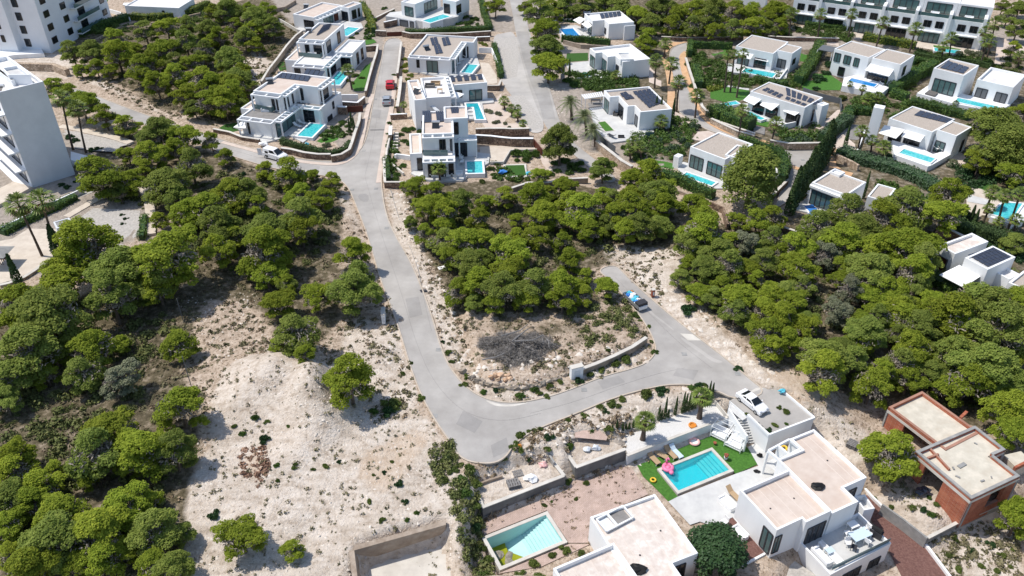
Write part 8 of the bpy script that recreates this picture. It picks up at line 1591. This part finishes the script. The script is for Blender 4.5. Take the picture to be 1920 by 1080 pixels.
# ---------------------------------------------------------------- vehicles
def vehicle(at, z, head, label, kind, paint, cat, name='parked_car', sc=1.0):
    """built round its own root: x forward"""
    q = W(*at, z); r = empty(name, (0, 0, 0), label, cat)
    prof = {'sedan': dict(L=4.7, Wd=1.86, body=[(-2.35, .62), (-2.32, .98), (-1.75, 1.06), (-1.5, 1.08), (.95, .99), (1.9, .86), (2.3, .68), (2.35, .42)], cab=[(-1.72, 1.05), (-.95, 1.44), (.15, 1.46), (1.15, .98)]),
            'hatch': dict(L=4.0, Wd=1.76, body=[(-2.0, .5), (-1.98, 1.0), (-1.8, 1.02), (.9, 1.0), (1.6, .9), (1.95, .7), (2.0, .4)], cab=[(-1.88, 1.0), (-1.55, 1.48), (.1, 1.5), (1.0, .98)]),
            'van': dict(L=4.5, Wd=1.84, body=[(-2.25, .5), (-2.24, 1.15), (1.0, 1.15), (1.8, 1.02), (2.2, .8), (2.25, .42)], cab=[(-2.23, 1.1), (-2.1, 1.82), (.35, 1.84), (1.35, 1.1)])}[kind]
    hw = prof['Wd'] / 2
    def shell(pf, w0, w1, z0=None, name_='body', m=paint, smooth=False):
        b = MB(); n = len(pf); vs = []
        for s_ in (-1, 1):
            for i, (x, zz) in enumerate(pf): vs.append((x, s_ * (w1 if zz > (z0 or 1.2) else w0), zz))
        fs = [(i, i + 1, n + i + 1, n + i) for i in range(n - 1)] + [(n - 1, 0, n, 2 * n - 1), tuple(reversed(range(n))), tuple(range(n, 2 * n))]
        b.add(vs, fs); o = b.build(name_, m, r, smooth); bv = o.modifiers.new('b', 'BEVEL'); bv.width = .07; bv.segments = 2; return o
    shell(prof['body'] + [(prof['L'] / 2, .28), (-prof['L'] / 2, .28)], hw, hw, 9)
    cb = prof['cab']; shell(cb, hw - .10, hw - .26, 1.2, 'cabin', paint)
    (x0, z0), (x1, z1), (x2, z2), (x3, z3) = cb; wi, wo = hw - .27, hw - .12
    def pane(pts, nm, m='window'): MB().add(pts, [(0, 1, 2, 3)]).build(nm, m, r)
    t = .02; pane([(x2 + .06, -wi + .03, z2 - .02 + t), (x3 - .08, -wo + .05, z3 + .08 + t), (x3 - .08, wo - .05, z3 + .08 + t), (x2 + .06, wi - .03, z2 - .02 + t)], 'windscreen')
    pane([(x1 - .03, wi - .03, z1 - .03 + t), (x0 + .1 - (.13 if kind == 'van' else 0), wo - .06, z0 + .12 + t), (x0 + .1 - (.13 if kind == 'van' else 0), -wo + .06, z0 + .12 + t), (x1 - .03, -wi + .03, z1 - .03 + t)], 'rear_window')
    for s_ in (-1, 1):
        xm = (x1 + x2) / 2 - .1
        spans = [(x1 + .12, xm - .06), (xm + .06, x2 + .02)] if kind != 'van' else [(-.6, .3)]
        for j, (a, b) in enumerate(spans):
            ya = s_ * (hw - .10 + .012); yb = s_ * (hw - .26 + .012); aa = a - (.35 if j == 0 and kind != 'van' else 0); bb = b + (.55 if j == len(spans) - 1 else 0)
            def yy(zz): return s_ * ((hw - .10) + ((hw - .26) - (hw - .10)) * min(1, max(0, (zz - 1.0) / (z1 - 1.0)))) + s_ * .015
            pane([(aa, yy(1.1) , 1.1), (bb, yy(1.1), 1.1), (b, yy(z1 - .08), z1 - .08), (a, yy(z1 - .08), z1 - .08)], 'side_window')
        for x in (-prof['L'] / 2 + .85, prof['L'] / 2 - .85):
            w = MB(); w.tube([(x, s_ * (hw - .2), .32), (x, s_ * (hw + .015), .32)], .32, 16); o = w.build('wheel', 'rubber', r); rm = MB(); rm.tube([(x, s_ * (hw - .01), .32), (x, s_ * (hw + .03), .32)], .2, 12); k = rm.build('rim', 'metal', r); k.parent = o
        MB().box((prof['L'] / 2 - .16, s_ * (hw - .32), .62), .3, .38, .14).build('headlight', 'metal', r); MB().box((-prof['L'] / 2 + .06, s_ * (hw - .25), .72), .14, .34, .16).build('tail_light', 'car_red', r)
        MB().box((x3 - .35, s_ * (hw + .06), .98), .16, .16, .11).build('mirror', paint, r)
        for xx in (-.1, .9 if kind != 'van' else 1.0): MB().beam((xx - .4, s_ * (hw + .003), .45), (xx - .4, s_ * (hw + .003), .98), .012, .012).build('door_seam', 'frame_dark', r)
    MB().box((prof['L'] / 2 - .02, 0, .38), .06, 1.0, .14).build('grille', 'frame_dark', r)
    if kind == 'van':
        pane([(-1.5, -hw - .012, .45), (-.75, -hw - .012, .45), (-.75, -hw + .03, 1.5), (-1.5, -hw + .03, 1.5)], 'open_side_door', 'rubber')
        for s_ in (-1, 1): MB().beam((-2.27, s_ * .85, 1.1), (-2.95, s_ * 1.15, 1.1), .06, 1.3).build('rear_door', paint, r)
    r.scale = (sc, sc, sc); r.location = (q.x, q.y, z + .02); r.rotation_euler = (0, 0, head); return r
def heading(a, b, z=0): p, q = W(*a, z), W(*b, z); return math.atan2(q.y - p.y, q.x - p.x)
vehicle((1409, 760), .03, heading((1386, 742), (1432, 779)), 'white sedan with dark windows parked on the grey deck', 'sedan', 'car_white', 'car', sc=.82)
vehicle((732, 163), .02, heading((733, 170), (733.5, 150)) if 0 else heading((733, 150), (731, 170)) + math.pi, 'red hatchback parked on the street in front of the silver car', 'hatch', 'car_red', 'car')
vehicle((726, 193), .02, heading((726, 200), (728, 180)), 'silver car parked behind the red hatchback', 'hatch', 'car_silver', 'car')
vehicle((517, 297), .02, heading((502, 291), (538, 301)), 'white van with its side and rear doors open beside the garden wall', 'van', 'car_white', 'van', 'parked_van')
# loaded flatbed trailer / tipper
tr = empty('flatbed_truck', (0, 0, 0), 'small flatbed truck heaped with blue, cyan and white bags', 'truck'); hd = heading((1177, 556), (1203, 580)); Lx, Wx = 4.6, 1.9
MB().box((0, 0, .62), Lx, Wx, .14).build('bed', 'concrete', tr)
for s_ in (-1, 1):
    MB().box((0, s_ * (Wx / 2 - .03), .76), Lx, .06, .42).build('side_board', 'metal', tr)
    for x in (-1.3, 1.4):
        w = MB(); w.tube([(x, s_ * .62, .33), (x, s_ * .88, .33)], .33, 14); w.build('wheel', 'rubber', tr)
MB().box((-Lx / 2 + .03, 0, .76), .06, Wx - .14, .42).build('tail_board', 'metal', tr); MB().box((1.72, 0, .76), 1.1, Wx - .1, .8).build('cab', 'frame_dark', tr); MB().box((2.2, 0, .45), .5, 1.6, .6).build('bonnet', 'car_white', tr)
tr.scale = (.8, .8, .8); tr.location = W(1190, 570, 0) + Vector((0, 0, .02)); tr.rotation_euler = (0, 0, hd)
for i, (x, y, s, m, lb) in enumerate(((-1.9, .2, .45, 'cyan', 'cyan bag at the tail of the loaded truck'), (-1.5, -.45, .42, 'blue', 'blue bag near the tail of the loaded truck'), (-1.2, .35, .5, 'fabric_white', 'white sack near the tail of the loaded truck'), (-.7, -.3, .5, 'fabric_white', 'white sack in the middle of the loaded truck'), (-.3, .4, .45, 'cyan', 'cyan bag in the middle of the loaded truck'), (.1, -.35, .48, 'cyan', 'cyan bag behind the truck cab'), (.35, .35, .42, 'fabric_white', 'white sack behind the truck cab'), (.7, -.2, .4, 'blue', 'blue bag touching the truck cab'), (.85, .5, .35, 'door_brown', 'brown box beside the truck cab'), (-2.0, .75, .3, 'orange', 'orange bag at the tail corner of the loaded truck'), (1.0, -.5, .35, 'fabric_white', 'white bag in the front corner of the truck bed'))):
    c, s2 = math.cos(hd), math.sin(hd); x *= .8; y *= .8; s *= .82; p = tr.location + Vector((x * c - y * s2, x * s2 + y * c, .78)); tag(MB().blob(p, s * 1.0, s * .85, s * .75, .25, 8, 6, 40 + i).build('bag', m), lb, 'bag', 'bags on the loaded truck')
# swing frame by the stairs: thin posts of the pergola beside the pool lawn; fence posts
fb = empty('wire_fence', W(*B1(1150, 330)[0], -1.0), 'thin wire fence with posts beside the deck entrance', 'fence'); P = WS(B1(1150, 330, 1210, 390, 1265, 450, 1285, 380), -.9)
for p in P: MB().tube([p - Vector((0, 0, .5)), p + Vector((0, 0, 1.1))], .03, 5).build('post', 'shutter', fb)
b = MB()
for p, q in zip(P, P[1:]):
    for zz in (.2, .6, 1.0): b.beam(p + Vector((0, 0, zz)), q + Vector((0, 0, zz)), .015, .015)
b.build('wire', 'shutter', fb)
